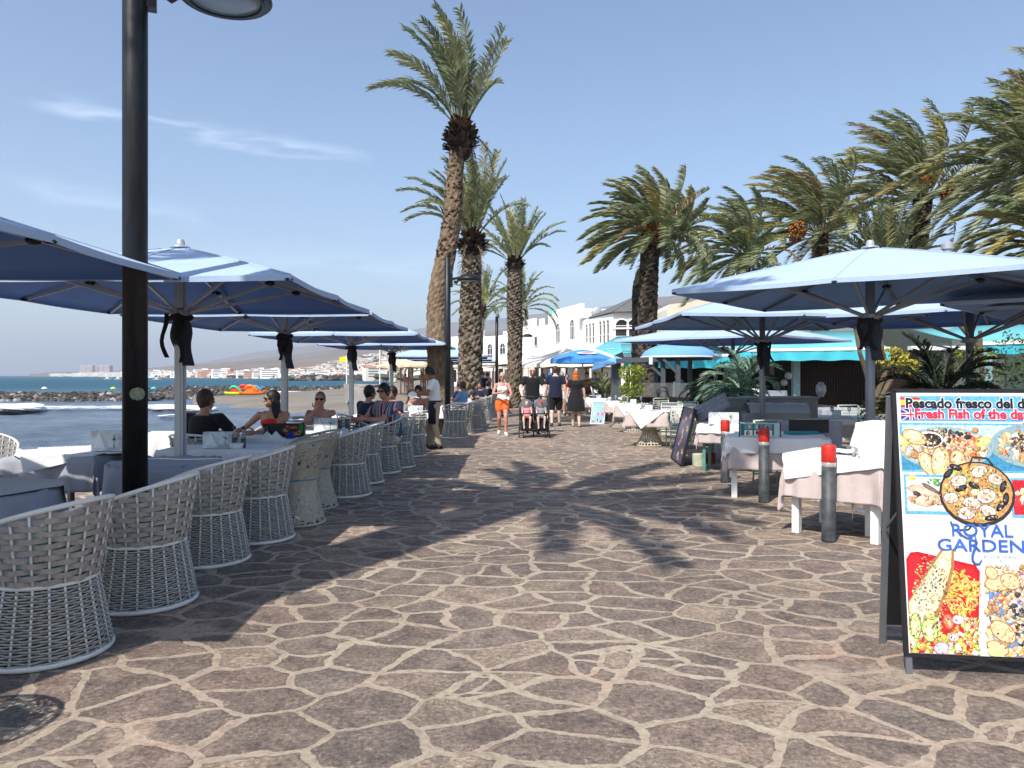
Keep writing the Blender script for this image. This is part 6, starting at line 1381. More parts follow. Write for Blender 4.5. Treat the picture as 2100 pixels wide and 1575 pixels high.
# paella pan
el(1995,1016,73,66,(.03,.03,.035)); el(1995,1014,68,61,(.55,.28,.10)); fld(1932,958,2058,1070,240,.012,[(.72,.35,.10),(.80,.50,.18),(.70,.55,.30),(.75,.25,.08),(.35,.4,.12)],11)
for x, y, rx, ry, ro in ((1960,990,14,9,.3),(1985,1035,15,11,0),(2012,1020,17,12,.2),(2030,985,12,9,-.4),(1975,1055,16,11,.2),(2015,1050,14,9,-.3),(2000,970,14,9,.5),(1945,1025,12,9,0)):
    el(x,y,rx+3,ry+3,(.20,.14,.12),ro); el(x,y,rx+1.5,ry+1.5,(.72,.66,.62),ro); el(x+2,y+1,rx*.75,ry*.7,(.62,.45,.35),ro); el(x+3,y,rx*.35,ry*.4,(.85,.70,.50),ro)
for x, y, ro in ((1940,975,.8),(1955,962,-.4),(2045,1000,1.2),(2040,1040,.9),(1990,1000,-.6),(2050,1025,1.4),(1965,1005,.4),(2022,1064,.2)): el(x,y,13,6,(.012,.012,.016),ro); el(x,y-1,8,3,(.05,.06,.09),ro)
el(1992,1012,9,6,(.80,.82,.35)); el(1992,1012,6,4,(.88,.9,.6))
for cx, cy, sgn in ((2003,948,1),(1966,1083,-1)):
    pts = [(cx-22,cy+10*sgn),(cx-16,cy-8*sgn),(cx+12,cy-6*sgn),(cx+24,cy+10*sgn)]
    for (x0,y0),(x1,y1) in zip(pts[:-1],pts[1:]):
        a0,b0=yx(x0,y0); a1,b1=yx(x1,y1); d_=Vector((a1-a0,b1-b0)).normalized(); q=Vector((-d_.y,d_.x))*.004; B.poly([(a0-q.x,b0-q.y),(a1-q.x,b1-q.y),(a1+q.x,b1+q.y),(a0+q.x,b0+q.y)],(.03,.03,.035))
# red plate with fish fillet, chips and salad
def pp(pts, c): B.poly([yx(x,y) for x,y in pts], c)
pp([(1858,1152),(1866,1138),(1880,1136),(1990,1160),(1999,1172),(1994,1340),(1866,1338)],(.48,.01,.02)); pp([(1862,1155),(1870,1143),(1985,1165),(1993,1178),(1988,1336),(1868,1334)],(.68,.02,.03))
fld(1928,1168,1998,1262,95,.013,[(.78,.50,.10),(.82,.58,.16),(.75,.42,.07)],12,asp=4.2)
pp([(1866,1300),(1858,1240),(1900,1170),(1925,1130),(1950,1128),(1950,1165),(1938,1215),(1905,1300)],(.36,.18,.07)); pp([(1868,1290),(1863,1240),(1904,1172),(1928,1134),(1945,1132),(1944,1165),(1932,1212),(1900,1292)],(.72,.60,.38)); pp([(1870,1280),(1870,1240),(1908,1178),(1930,1142),(1936,1165),(1915,1220),(1890,1280)],(.80,.72,.52))
fld(1868,1150,1944,1290,110,.0055,[(.35,.38,.18),(.75,.5,.2),(.5,.35,.2),(.25,.35,.12),(.85,.8,.62)],13)
fld(1862,1262,1996,1338,170,.013,[(.35,.55,.08),(.55,.68,.15),(.70,.35,.08),(.8,.75,.3),(.78,.3,.1),(.75,.70,.72)],14,ell=False)
for x, y, rx, ry in ((1876,1285,9,24),(1903,1292,14,22)): el(x,y,rx+2,ry+2,(.15,.30,.05)); el(x,y,rx,ry,(.62,.75,.28)); el(x,y+2,rx*.5,ry*.6,(.72,.80,.42))
el(1937,1274,14,21,(.55,.03,.02),.2); el(1938,1274,9,14,(.75,.20,.12),.2); el(1940,1276,3,8,(.85,.5,.3),.2)
for x, y, r in ((1957,1270,12),(1925,1327,15),(1948,1305,10)): el(x,y,r,r*.8,(.50,.28,.50)); el(x,y,r*.85,r*.65,(.80,.75,.80)); el(x,y,r*.55,r*.42,(.62,.42,.6)); el(x,y,r*.42,r*.3,(.84,.8,.84))
# seafood platter
pp([(2012,1172),(2164,1160),(2164,1348),(2022,1342)],(.12,.28,.62)); fld(2008,1160,2166,1345,330,.017,FOOD+PALE+[(.75,.40,.28),(.7,.5,.4)],15,ell=False); fld(2050,1180,2166,1345,170,.014,SHELL+[(.6,.6,.55),(.65,.65,.6)],16)
for x, y, rx, ry, ro in ((2032,1195,24,14,.1),(2055,1190,18,14,-.5),(2040,1290,26,16,-.7),(2030,1322,20,11,-.4),(2020,1175,10,12,.6)): el(x,y,rx+2,ry+2,(.35,.17,.08),ro); el(x,y,rx,ry,(.74,.55,.32),ro)
el(2026,1333,17,8,(.85,.78,.3),-.4)
for (x0,y0,x1,y1,n_,sd) in ((1850,880,2020,965,260,31),(2040,885,2164,955,160,32),(1932,955,2060,1072,420,33),(1866,1140,1946,1300,320,34),(2010,1165,2164,1345,700,35),(1866,1015,1935,1045,70,36),(1925,1165,1998,1262,120,37),(1864,1262,1996,1338,260,38)):
    fld(x0,y0,x1,y1,int(n_*.45),.0036,[(.55,.33,.14),(.80,.66,.42),(.30,.15,.07),(.07,.05,.04),(.72,.40,.20),(.40,.42,.16)],sd,ell=sd not in (38,),asp=2.2)
B.done('food_print')
# lettering
a, b = yx(1858,838); text('Pescado fresco del día', B, a-.004, b, .073, .79, whitep, panel, off=.0062, o=.0056, fit=.651); text('Pescado fresco del día', B, a-.004, b, .073, .79, blackp, panel, off=.0028, o=.0068, fit=.643)
a, b = yx(1876,860); text('Fresh Fish of the day', B, a-.004, b, .070, .78, whitep, panel, off=.0062, o=.0056, fit=.583); text('Fresh Fish of the day', B, a-.004, b, .070, .78, redp, panel, off=.0028, o=.0068, fit=.575)
a, b = yx(1944,1102); text('ROYAL', B, a, b, .092, .98, bluep, panel, off=.001, o=.0065, fit=.30)
a, b = yx(1917,1132); text('GARDEN', B, a, b, .088, 1.14, bluep, panel, off=.001, o=.0065, fit=.425)
a, b = yx(2006,1145); text('RESTAURANT', B, a, b, .022, 1.15, greyp, panel, o=.0065, spacing=1.15); a, b = yx(2036,1152); text('&', B, a, b, .018, 1, greyp, panel, o=.0065); a, b = yx(2018,1163); text('Sport Bar', B, a, b, .026, 1, greyp, panel, o=.0065, shear=.4)
m = MB(); pts = [(1990,1098),(1992,1110),(1990,1125),(1985,1140),(1985,1150),(1990,1158),(1998,1157),(2003,1148)]; m.tube([B.P(*yx(x,y),.006) for x,y in pts],[.003,.004,.006,.006,.006,.006,.005,.002],8); m.obj('hook_emblem', bluep, panel, smooth=True)
m = MB(); pts = [(1958,1090),(1965,1100),(1975,1106),(1986,1104)]; m.tube([B.P(*yx(x,y),.006) for x,y in pts],[.004,.0045,.004,.002],8); m.obj('swash_emblem', bluep, panel, smooth=True)
# ---- dark blue food poster leaning at the third table
def lean_board(label, c00, c10, c11, c01, bg, seed, kind, edge=black_plastic):
    root = thing('menu_board', label, 'menu board', tuple(c00)); C = [Vector(c) for c in (c00,c10,c11,c01)]; r_ = C[1]-C[0]; u_ = C[3]-C[0]; n_ = r_.cross(u_).normalized()
    if n_.y > 0 and abs(n_.y) > abs(n_.x): n_ = -n_
    if n_.x > 0 and abs(n_.x) >= abs(n_.y): n_ = -n_
    L = Vector(root.location); m = MB(); m.v = [tuple(c-L) for c in C]+[tuple(c-L-n_*.03) for c in C]; 
    for f in ((0,1,2,3),(7,6,5,4),(0,4,5,1),(1,5,6,2),(2,6,7,3),(3,7,4,0)): m.face(f)
    m.obj('panel', plain('board_bg_%d'%seed, bg, .35, .12, 2), root); B = Board(C[0], r_, u_, n_, root); W_, H_ = r_.length, u_.length; rg = random.Random(seed)
    if kind == 'burger':
        for i in range(11):
            a, b = W_*rg.uniform(.15,.85), H_*(.08+.08*i); 
            for q in range(5): B.blob(a+rg.uniform(-.05,.05), b+rg.uniform(-.03,.03), rg.uniform(.04,.09), rg.uniform(.02,.035), rg.choice([(.55,.28,.10),(.65,.35,.14),(.60,.50,.30),(.45,.06,.04),(.70,.50,.25)]), rg, rg.uniform(-.4,.4))
        for i in range(8): B.rect(W_*.12+.1*(i%3), H_*(.1+.1*i)+.03, W_*.12+.1*(i%3)+.12, H_*(.1+.1*i)+.036, (.35,.38,.45))
    else:
        for i in range(9):
            a, b = W_*(.2+.3*(i%3)), H_*(.14+.27*(i//3)); c = rg.choice([(.75,.05,.08),(.85,.6,.1),(.8,.8,.7),(.75,.3,.08),(.4,.6,.15)]); B.ell(a, b+.03, .026, .06, c); B.ell(a, b+.055, .02, .03, tuple(min(1,v*1.2+.1) for v in c)); B.rect(a-.005, b-.05, a+.005, b-.02, (.6,.45,.25))
        B.ell(W_*.2,H_*.12,.035,.03,(.6,.03,.03)); B.ell(W_*.75,H_*.12,.03,.03,(.03,.03,.2))
    B.done('food_print'); m = MB()
    for i in range(4): m.bar(C[i]-L-n_*.012, C[(i+1)%4]-L-n_*.012, .02, .05, up=tuple(n_))
    m.obj('frame', edge, root)
lean_board('dark blue food poster leaning against the table by the far bollard', (2.97,14.0,.02), (2.87,12.75,.02), (3.10,12.75,.97), (3.20,14.0,.97), (.035,.05,.12), 5, 'burger')
lean_board('light blue ice cream board standing at the far table', (2.50,24.0,.0), (2.93,24.0,.0), (3.04,24.25,.70), (2.61,24.25,.70), (.30,.55,.80), 6, 'ice', edge=whitep)
m = MB(); m.lathe([(.10,0),(.105,.2),(.1,.21)],n=18); o = m.obj('paint_bucket', plain('pale_green_tin',(.5,.55,.40),.5,.2,9), None, loc=(3.2,12.9,0)); tag(o,'pale green tin under the pink cloth behind the dark poster','tin'); m = MB(); m.lathe([(.09,0),(.09,.2),(.085,.21)],n=18); o = m.obj('paint_bucket', plain('red_tin',(.25,.04,.03),.5,.2,9), None, loc=(3.42,12.95,0)); tag(o,'dark red tin right of the pale green one','tin')
m = MB(); m.grid([[(-.5,-.3,.40),(0,-.32,.36),(.5,-.3,.33)],[(-.5,.2,.34),(0,.2,.31),(.5,.2,.28)]]); o = m.obj('blue_tarpaulin', fabric('light_blue_tarp',(.12,.42,.58)), None, loc=(3.75,7.6,-.05), rz=R(-40)); solid(o,.01); tag(o,'light blue sheet sagging under the nearest table','sheet')
# ================================================================ PEOPLE
def skin_m(name, c):
    if name in MATS: return MATS[name]
    t = NT(name); o = t.obj(); t.set_b(color=t.ramp(t.noise(o, 12, 4), [(.35, tuple(v*.86 for v in c)), (.65, tuple(min(1, v*1.08) for v in c))]), rough=.5, spec=.35); t.b.inputs['Subsurface Weight'].default_value = .08; t.b.inputs['Subsurface Radius'].default_value = (.03,.012,.006); MATS[name] = t.m; return t.m
SK_F = skin_m('skin_fair', (.58,.36,.27)); SK_T = skin_m('skin_tanned', (.42,.235,.15)); SK_R = skin_m('skin_sunburnt', (.52,.25,.18)); SK_P = skin_m('skin_pale', (.66,.47,.39)); SK_B = skin_m('skin_brown', (.26,.135,.08))
def V3(*a): return Vector(a)
def ik(a, b, l1, l2, hint):
    a, b = Vector(a), Vector(b); d_ = b-a; L = min(d_.length, (l1+l2)*.998); u = d_.normalized(); b2 = a+u*L
    x = (l1*l1-l2*l2+L*L)/(2*L); h_ = math.sqrt(max(0, l1*l1-x*x)); hn = Vector(hint)-u*Vector(hint).dot(u); hn.normalize(); return a+u*x+hn*h_, b2
def chain(mb, pts, rad, n=12):
    """tapered limb with round ends, densely sampled"""
    P, Rr = [], []
    for i in range(len(pts)-1):
        for k in range(4): t_ = k/4; P.append(Vector(pts[i]).lerp(Vector(pts[i+1]), t_)); Rr.append(rad[i]*(1-t_)+rad[i+1]*t_)
    P.append(Vector(pts[-1])); Rr.append(rad[-1]); mb.tube(P, Rr, n)
    for p, r_ in ((P[0], Rr[0]), (P[-1], Rr[-1])): mb.ell(p, (r_*.999,)*3, n, 8)
    for i in range(1, len(pts)-1): mb.ell(pts[i], (rad[i]*1.0,)*3, n, 8)
def remesh(mb, name, mat, parent, vox, smooth=3):
    o = mb.obj(name, mat, parent, smooth=True); m_ = o.modifiers.new('r', 'REMESH'); m_.mode = 'VOXEL'; m_.voxel_size = vox; m_.use_smooth_shade = True
    s_ = o.modifiers.new('s', 'SMOOTH'); s_.iterations = smooth; s_.factor = .5; bake(o)
    if not o.data.materials: o.data.materials.append(mat)
    for p in o.data.polygons: p.use_smooth = True
    return o
def torso_loft(mb, secs, extra=0):
    rows = []
    for c, rx, ry, rot in secs:
        rows.append([Vector(c)+Vector(((rx+extra)*math.cos(a)*math.cos(rot)-(ry+extra)*math.sin(a)*math.sin(rot), (rx+extra)*math.cos(a)*math.sin(rot)+(ry+extra)*math.sin(a)*math.cos(rot), 0)) for a in np.linspace(0,2*math.pi,20,endpoint=False)])
    b = len(mb.v); mb.grid(rows, close=True); mb.face(tuple(b+k for k in range(19,-1,-1))); e = b+(len(rows)-1)*20; mb.face(tuple(e+k for k in range(20)))
def hand(mb, wrist, fwd, palm, side, curl=.5, sc=1.0):
    fwd = Vector(fwd).normalized(); palm = Vector(palm); palm = (palm-fwd*palm.dot(fwd)).normalized(); lat = fwd.cross(palm).normalized()*side   # towards the thumb
    c = Vector(wrist)+fwd*.052*sc; M = Matrix((lat, fwd, palm)).transposed(); mb.ell(c, (.040*sc,.052*sc,.016*sc), 12, 8, M)
    for i, (o, L) in enumerate(((.029,.072),(.010,.080),(-.010,.074),(-.028,.058))):
        p = Vector(wrist)+fwd*.088*sc+lat*o*sc; pts = [p-fwd*.02*sc, p]; d_ = fwd.copy(); k = curl*(1+.12*i)
        for s in range(3): d_ = (d_*math.cos(k)+palm*math.sin(k)); pts.append(pts[-1]+d_*L*sc/3); d_.normalize()
        chain(mb, pts, [.0095*sc,.0092*sc,.0088*sc,.0082*sc,.0072*sc], 8)
    p = Vector(wrist)+fwd*.025*sc+lat*.030*sc; pts = [p, p+(lat*.75+fwd*.55).normalized()*.034*sc]; pts.append(pts[-1]+(lat*.25+fwd*.9+palm*.35*max(.3,curl)).normalized()*.03*sc); pts.append(pts[-1]+(fwd*.8+palm*.6*max(.3,curl)).normalized()*.024*sc); chain(mb, pts, [.0125*sc,.0115*sc,.0105*sc,.0085*sc], 8)
def person(label, loc, rz, H=1.75, skin=SK_F, pelvis=(0,0,.96), chest=(0,0,0), feet=None, hands=None, elbow=((-.6,-.8,-.2),(.6,-.8,-.2)), knee=((0,1,0),(0,1,0)), look=(0,0), sw=.19, bulk=1.0, belly=0, female=False,
           top=None, topkind='tee', topmat=None, legs='shorts', legmat=None, shoes=None, hair='short', hairmat=None, glasses=None, beard=None, cap=None, palms=None, curl=.45, vox=.0085, twist=0, group=None, category='person', handfwd=None, hem=None):
    root = thing('person', label, category, loc, rz, group); s = H/1.75; root.scale = (s,s,s)
    pv = Vector(pelvis); ch = Vector(chest)   # chest offset from upright
    C = lambda f, z: pv+Vector((ch.x*f, ch.y*f, z+ch.z*f))
    rot = twist
    hipw = (.165 if female else .155)*bulk; wst = (.118 if female else .135)*bulk
    secs = [(pv+V3(0,0,-.06), hipw*.80, .095*bulk, 0), (pv+V3(0,0,.0), hipw*1.02, .118*bulk, 0), (C(.12,.07), hipw*.97, .112*bulk+belly*.5, rot*.1), (C(.3,.16), wst+belly*.3, .098*bulk+belly, rot*.3), (C(.5,.26), wst*1.06+belly*.2, .102*bulk+belly*.7, rot*.6), (C(.75,.36), .150*bulk, (.118 if female else .115)*bulk, rot*.85), (C(.9,.43), .152*bulk, .102*bulk, rot), (C(1,.485), .130*bulk, .082*bulk, rot), (C(1.03,.515), .075, .065, rot)]
    nb = C(1.05,.50); hy, hp = look; Mh = Matrix.Rotation(hy,3,'Z') @ Matrix.Rotation(hp,3,'X'); hc = nb+V3(0,.012,.075)+Mh @ V3(0,.018,.095)
    mb = MB(); torso_loft(mb, secs); chain(mb, [nb+V3(0,-.01,-.02), nb+V3(0,.0,.06), hc+Mh @ V3(0,-.015,-.05)], [.062 if not female else .052,.054 if not female else .046,.056 if not female else .048])
    mb.ell(hc, (.074,.093,.108), 18, 12, Mh); mb.ell(hc+Mh @ V3(0,.022,-.055), (.056,.066,.062), 14, 10, Mh); mb.ell(hc+Mh @ V3(0,.05,-.095), (.026,.028,.02), 10, 8, Mh)
    chain(mb, [hc+Mh @ V3(0,.088,.008), hc+Mh @ V3(0,.106,-.028)], [.010,.0145], 8)
    for e in (-1,1): mb.ell(hc+Mh @ V3(e*.076,-.006,-.012), (.011,.02,.031), 8, 6, Mh)
    mb.ell(hc+Mh @ V3(0,.092,-.062), (.024,.009,.006), 8, 6, Mh)
    if female:
        for e in (-1,1): mb.ell(C(.72,.33)+V3(e*.07,.085,0), (.062,.055,.06), 12, 8)
    cr, sr = math.cos(rot), math.sin(rot); SH = [C(1,.455)+V3(e*sw*cr*bulk**.5, e*sw*sr*bulk**.5, 0) for e in (-1,1)]
    feet = feet or [(-.10,.0,.09),(.10,.0,.09)]; hands = hands or [(-.27,.06,.80),(.27,.06,.80)]
    EL, WR, KN, AN, HP = [], [], [], [], []
    ab = (.047 if not female else .040)*bulk**.6
    for i, e in enumerate((-1,1)):
        el_, wr = ik(SH[i], hands[i], .285, .255, elbow[i]); EL.append(el_); WR.append(wr)
        chain(mb, [SH[i]+V3(-e*.04,0,.0), SH[i], SH[i].lerp(el_,.45), el_, el_.lerp(wr,.35), wr], [ab*1.05,ab*1.22,ab*1.05,ab*.84,ab*.86,ab*.58])
        fw = Vector(handfwd[i]) if handfwd else (wr-el_); pm = Vector(palms[i]) if palms else V3(-e,0,0)
        hand(mb, wr, fw, pm, -1 if (fw.normalized().cross(pm)).dot(V3(0,1,.3)) < 0 else 1, curl)
        hp_ = pv+V3(e*.088*bulk**.5,0,-.03); kn, an = ik(hp_, feet[i], .43, .42, knee[i]); HP.append(hp_); KN.append(kn); AN.append(an); lb_ = bulk**.5
        chain(mb, [hp_, hp_.lerp(kn,.4), kn, kn.lerp(an,.30), kn.lerp(an,.7), an], [.092*lb_,.080*lb_,.056*lb_,.058*lb_,.042*lb_,.037*lb_])
        fd = Matrix.Rotation((.12 if i else -.12)*-1,3,'Z') @ V3(0,1,0); chain(mb, [an+V3(0,-.03,-.045), an+V3(0,.02,-.04), an+fd*.10+V3(0,0,-.062), an+fd*.165+V3(0,0,-.066)], [.036,.040,.034,.024])
    body = remesh(mb, 'body', skin, root, vox, 3)
    # face details
    for e in (-1,1): m = MB(); m.ell(hc+Mh @ V3(e*.031,.082,.012), (.0125,.009,.0075), 8, 6, Mh); m.obj('eye', plain('eye_dark', (.05,.035,.03), .2), root, smooth=True)
    if glasses:
        m = MB()
        for e in (-1,1): m.ell(hc+Mh @ V3(e*.034,.096,.010), (.031,.008,.021), 12, 8, Mh)
        m.bar(hc+Mh @ V3(-.07,.085,.018), hc+Mh @ V3(.07,.085,.018), .006, .008)
        for e in (-1,1): m.bar(hc+Mh @ V3(e*.066,.088,.018), hc+Mh @ V3(e*.078,-.01,.010), .005, .008)
        m.obj('sunglasses', glasses, root, smooth=True)
    if beard:
        m = MB(); m.ell(hc+Mh @ V3(0,.052,-.095), (.055,.055,.06), 12, 8, Mh); m.ell(hc+Mh @ V3(0,.062,-.145), (.038,.038,.05), 12, 8, Mh)
        for e in (-1,1): m.ell(hc+Mh @ V3(e*.062,.02,-.05), (.018,.03,.045), 8, 6, Mh)
        remesh(m, 'beard', beard, root, .008, 2)
    if hair and hairmat:
        m = MB()
        if hair in ('short', 'crop'): th = .010 if hair == 'crop' else .017; m.ell(hc+Mh @ V3(0,-.020,.022), (.075+th,.088+th,.100+th), 16, 12, Mh); m.ell(hc+Mh @ V3(0,-.052,-.03), (.064,.055,.075), 12, 8, Mh)
        if hair == 'tied': m.ell(hc+Mh @ V3(0,-.014,.020), (.082,.092,.106), 16, 12, Mh); m.ell(hc+Mh @ V3(0,-.11,.05), (.04,.04,.045), 10, 8, Mh); m.ell(hc+Mh @ V3(0,-.05,-.03), (.066,.058,.07), 12, 8, Mh)
        if hair in ('long', 'curly'):
            m.ell(hc+Mh @ V3(0,-.018,.024), (.088,.102,.110), 16, 12, Mh); rg = random.Random(3); nn = 26 if hair == 'long' else 34
            for i in range(nn):
                a = math.pi*(1.02+.96*i/(nn-1)) if hair == 'long' else math.pi*(1.0+1.0*i/(nn-1)); x0, y0 = math.cos(a)*.082, math.sin(a)*.085-.005; L = rg.uniform(.26,.36) if hair == 'long' else rg.uniform(.17,.25); w_ = rg.uniform(.9,1.5)
                pts = [hc+Mh @ V3(x0*.8,y0*.8,.03), hc+Mh @ V3(x0*1.12,y0*1.15,-.06)]
                for q in range(3): pts.append(hc+Mh @ V3(x0*(1.1+.10*w_*q)+.012*math.sin(i*2+q*2), y0*(1.2+.12*q)-.012*q, -.06-L*(q+1)/3))
                chain(m, pts, [.02,.022,.02,.017,.008], 6)
        remesh(m, 'hair', hairmat, root, .009, 1)
    if cap:
        m = MB(); m.ell(hc+Mh @ V3(0,-.008,.035), (.088,.102,.092), 16, 12, Mh); m.ell(hc+Mh @ V3(0,.105,.035), (.07,.07,.012), 12, 6, Mh); remesh(m, 'cap', cap, root, .009, 1)
    # clothes
    if top:
        m = MB(); zt = hem if hem is not None else -.02
        ss = [q for q in secs if q[0].z >= pv.z+zt-.0]; 
        if topkind in ('tee','polo','dress'):
            lo = [(pv+V3(0,0,zt-.01), hipw*1.04+.012, .122*bulk+belly*.6+.012, 0)]+[(c, rx+.016, ry+.017, r_) for c, rx, ry, r_ in secs[2:8]]+[(C(1.02,.50), .085, .072, rot)]
            torso_loft(m, lo)
            sl_ = .52 if topkind != 'long' else .95
            for i, e in enumerate((-1,1)): q = SH[i].lerp(EL[i], sl_); chain(m, [C(.97,.44)+V3(e*.09,0,0), SH[i], SH[i].lerp(EL[i],.25), q], [.070*bulk**.5,ab*1.28+.006,ab*1.25+.008,ab*1.15+.015])
            if female:
                for e in (-1,1): m.ell(C(.72,.33)+V3(e*.07,.088,0), (.072,.064,.07), 12, 8)
            if topkind == 'dress':
                z = pv.z; torso_loft(m, [(V3(pv.x,pv.y,z-.46), .235*bulk, .20*bulk, 0), (V3(pv.x,pv.y,z-.3), .235*bulk, .195*bulk, 0), (V3(pv.x,pv.y,z-.12), .215*bulk, .17*bulk, 0), (pv+V3(0,0,0), .185*bulk, .145*bulk, 0), (C(.3,.16), wst+.03, .12*bulk, 0), (C(.4,.2), wst+.01, .10*bulk, 0)])
        elif topkind == 'tank':
            torso_loft(m, [(pv+V3(0,0,zt-.01), hipw*1.03+.010, .118*bulk+.010, 0)]+[(c, rx+.010, ry+.011, r_) for c, rx, ry, r_ in secs[2:6]]+[(C(.86,.41), .125*bulk, .108*bulk, rot), (C(.9,.425), .105*bulk, .100*bulk, rot)])
            for e in (-1,1): chain(m, [C(.85,.40)+V3(e*.088*bulk,.075,0), C(1,.475)+V3(e*.095*bulk,.035,.02), C(1,.475)+V3(e*.095*bulk,-.04,.02), C(.85,.40)+V3(e*.088*bulk,-.075,0)], [.022,.02,.02,.022])
            if female:
                for e in (-1,1): m.ell(C(.72,.33)+V3(e*.07,.088,0), (.070,.060,.068), 12, 8)
        remesh(m, top, topmat, root, .010, 2)
    if legs and legmat:
        m = MB(); torso_loft(m, [(pv+V3(0,0,-.08), hipw*.9, .11*bulk, 0), (pv+V3(0,0,-.01), hipw*1.03+.012, .125*bulk+.01, 0), (C(.1,.06), hipw*.98+.012, .118*bulk+belly*.5+.01, 0)])
        f = {'shorts': .42, 'long_shorts': .92, 'trousers': 1}[legs]
        for i in range(2):
            if legs == 'trousers': chain(m, [HP[i], HP[i].lerp(KN[i],.4), KN[i], KN[i].lerp(AN[i],.4), AN[i]+V3(0,0,-.01)], [.105*bulk**.5,.098*bulk**.5,.078,.074,.066])
            else: q = HP[i].lerp(KN[i], f); chain(m, [HP[i], HP[i].lerp(KN[i],f*.5), q], [.108*bulk**.5,.106*bulk**.5,(.100 if f < .6 else .088)*bulk**.5])
        remesh(m, legs if legs != 'long_shorts' else 'shorts', legmat, root, .010, 2)
    if shoes:
        for i in range(2):
            m = MB(); an = AN[i]; fd = Matrix.Rotation((.12 if i else -.12)*-1,3,'Z') @ V3(0,1,0); chain(m, [an+V3(0,-.04,-.048), an+V3(0,.0,-.02), an+fd*.10+V3(0,0,-.058), an+fd*.17+V3(0,0,-.062)], [.043,.046,.043,.034]); remesh(m, 'shoe', shoes, root, .009, 1)
    return root, dict(hc=hc, pv=pv, WR=WR, Mh=Mh, nb=nb, EL=EL)
blk = fabric('black_cotton', (.014,.014,.016)); nvy = fabric('navy_cotton', (.015,.02,.045)); wht = fabric('white_cotton', (.78,.78,.77), var=.02); org = fabric('orange_cotton', (.85,.16,.03)); bge = fabric('beige_cotton', (.42,.34,.23)); redc = fabric('red_cotton', (.68,.03,.025)); gry = fabric('grey_cotton', (.25,.25,.26)); lblu = fabric('light_blue_cotton', (.20,.36,.60)); pnk = fabric('pink_cotton', (.65,.25,.28))
hb = lambda n, c: plain('hair_'+n, c, .55, .3, 40)
H_bl, H_br, H_bk, H_rd, H_gy = hb('blonde',(.50,.38,.20)), hb('brown',(.07,.035,.02)), hb('black',(.012,.010,.010)), hb('copper',(.45,.13,.02)), hb('grey',(.3,.28,.26))
sun_b = plain('sunglass_black', (.008,.008,.01), .12, .02); sun_r = plain('sunglass_red', (.5,.03,.02), .15, .05)
PI = math.pi
# walkers
w1, i1 = person('woman in white tank top and orange shorts walking towards the camera', (px(1030,19.4), 19.4, 0), PI+.05, 1.66, SK_R, female=True, sw=.165, pelvis=(0,0,.93), feet=[(-.09,.20,.10),(.08,-.20,.12)], knee=((0,1,0),(0,1,0)), hands=[(-.17,.32,1.02),(.08,.30,1.16)], elbow=((-.7,-.6,-.5),(.8,-.5,-.5)),
    top='tank_top', topkind='tank', topmat=wht, legs='shorts', legmat=org, shoes=white_paint, hair='tied', hairmat=H_bl, glasses=plain('clear_glasses',(.15,.15,.17),.2), palms=[(1,.2,0),(-.5,-.6,0)], curl=.8, vox=.007, hem=-.03)
m = MB(); m.lathe([(.03,0),(.038,.1),(.036,.1),(.028,.005)],c=(-.155,.41,.975),n=14); m.obj('paper_cup', white_paint, w1)
w2_, i2 = person('bald bearded man in a black t-shirt pushing the double pushchair', (px(1092,20.2), 20.2, 0), PI, 1.82, SK_P, bulk=1.16, belly=.03, sw=.195, pelvis=(0,0,.96), chest=(0,.05,-.01), feet=[(-.12,.16,.09),(.12,-.2,.10)], hands=[(-.27,.33,.98),(.27,.33,.98)], elbow=((-.8,-.6,0),(.8,-.6,0)), look=(0,-.12), handfwd=[(0,.5,-.7),(0,.5,-.7)], palms=[(0,-.7,-.5),(0,-.7,-.5)], curl=.7,
    top='t_shirt', topmat=blk, legs='long_shorts', legmat=gry, shoes=black_plastic, hair=None, glasses=sun_r, beard=hb('ginger_brown',(.13,.06,.03)), vox=.007, hem=-.06)
w3, i3 = person('man in a navy t-shirt and black shorts walking away', (px(1139,22.9), 22.9, 0), -.03, 1.84, SK_P, bulk=1.15, belly=.02, sw=.20, feet=[(-.11,-.12,.10),(.12,.16,.09)], hands=[(-.30,.05,.82),(.31,.0,.80)], top='t_shirt', topmat=nvy, legs='long_shorts', legmat=blk, shoes=plain('dark_shoe',(.04,.05,.045),.6), hair='crop', hairmat=H_br, hem=-.12)
w4, i4 = person('red-haired woman in a black dress walking away', (px(1181,22.6), 22.6, 0), 0, 1.70, SK_P, female=True, bulk=1.2, sw=.175, feet=[(-.08,.10,.09),(.09,-.14,.10)], hands=[(-.30,.0,.80),(.30,.06,.80)], top='dress', topkind='dress', topmat=blk, legs=None, shoes=plain('tan_sandal',(.4,.3,.2),.6), hair='long', hairmat=H_rd, hem=-.02)
person('woman in a red top and white shorts coming the other way behind them', (px(1163,29), 29, 0), PI, 1.62, SK_T, female=True, sw=.165, feet=[(-.08,.12,.1),(.08,-.12,.1)], top='tank_top', topkind='tank', topmat=redc, legs='shorts', legmat=wht, shoes=black_plastic, hair='tied', hairmat=H_br, vox=.012)
person('older person with white hair behind the man in navy', (px(1152,30), 30, 0), PI, 1.70, SK_F, top='t_shirt', topmat=wht, legs='long_shorts', legmat=gry, shoes=white_paint, hair='short', hairmat=H_gy, vox=.012)
person('person in a blue cap, mostly hidden left of the man in navy', (px(1128,27), 27, 0), PI, 1.66, SK_F, top='t_shirt', topmat=wht, legs='long_shorts', legmat=lblu, shoes=white_paint, hair=None, cap=fabric('blue_cap',(.05,.2,.6)), vox=.012)
person('person in maroon right of the red-haired woman', (px(1204,31), 31, 0), PI, 1.68, SK_T, top='t_shirt', topmat=fabric('maroon_cotton',(.2,.03,.04)), legs='long_shorts', legmat=blk, shoes=white_paint, hair='short', hairmat=H_bk, vox=.012)
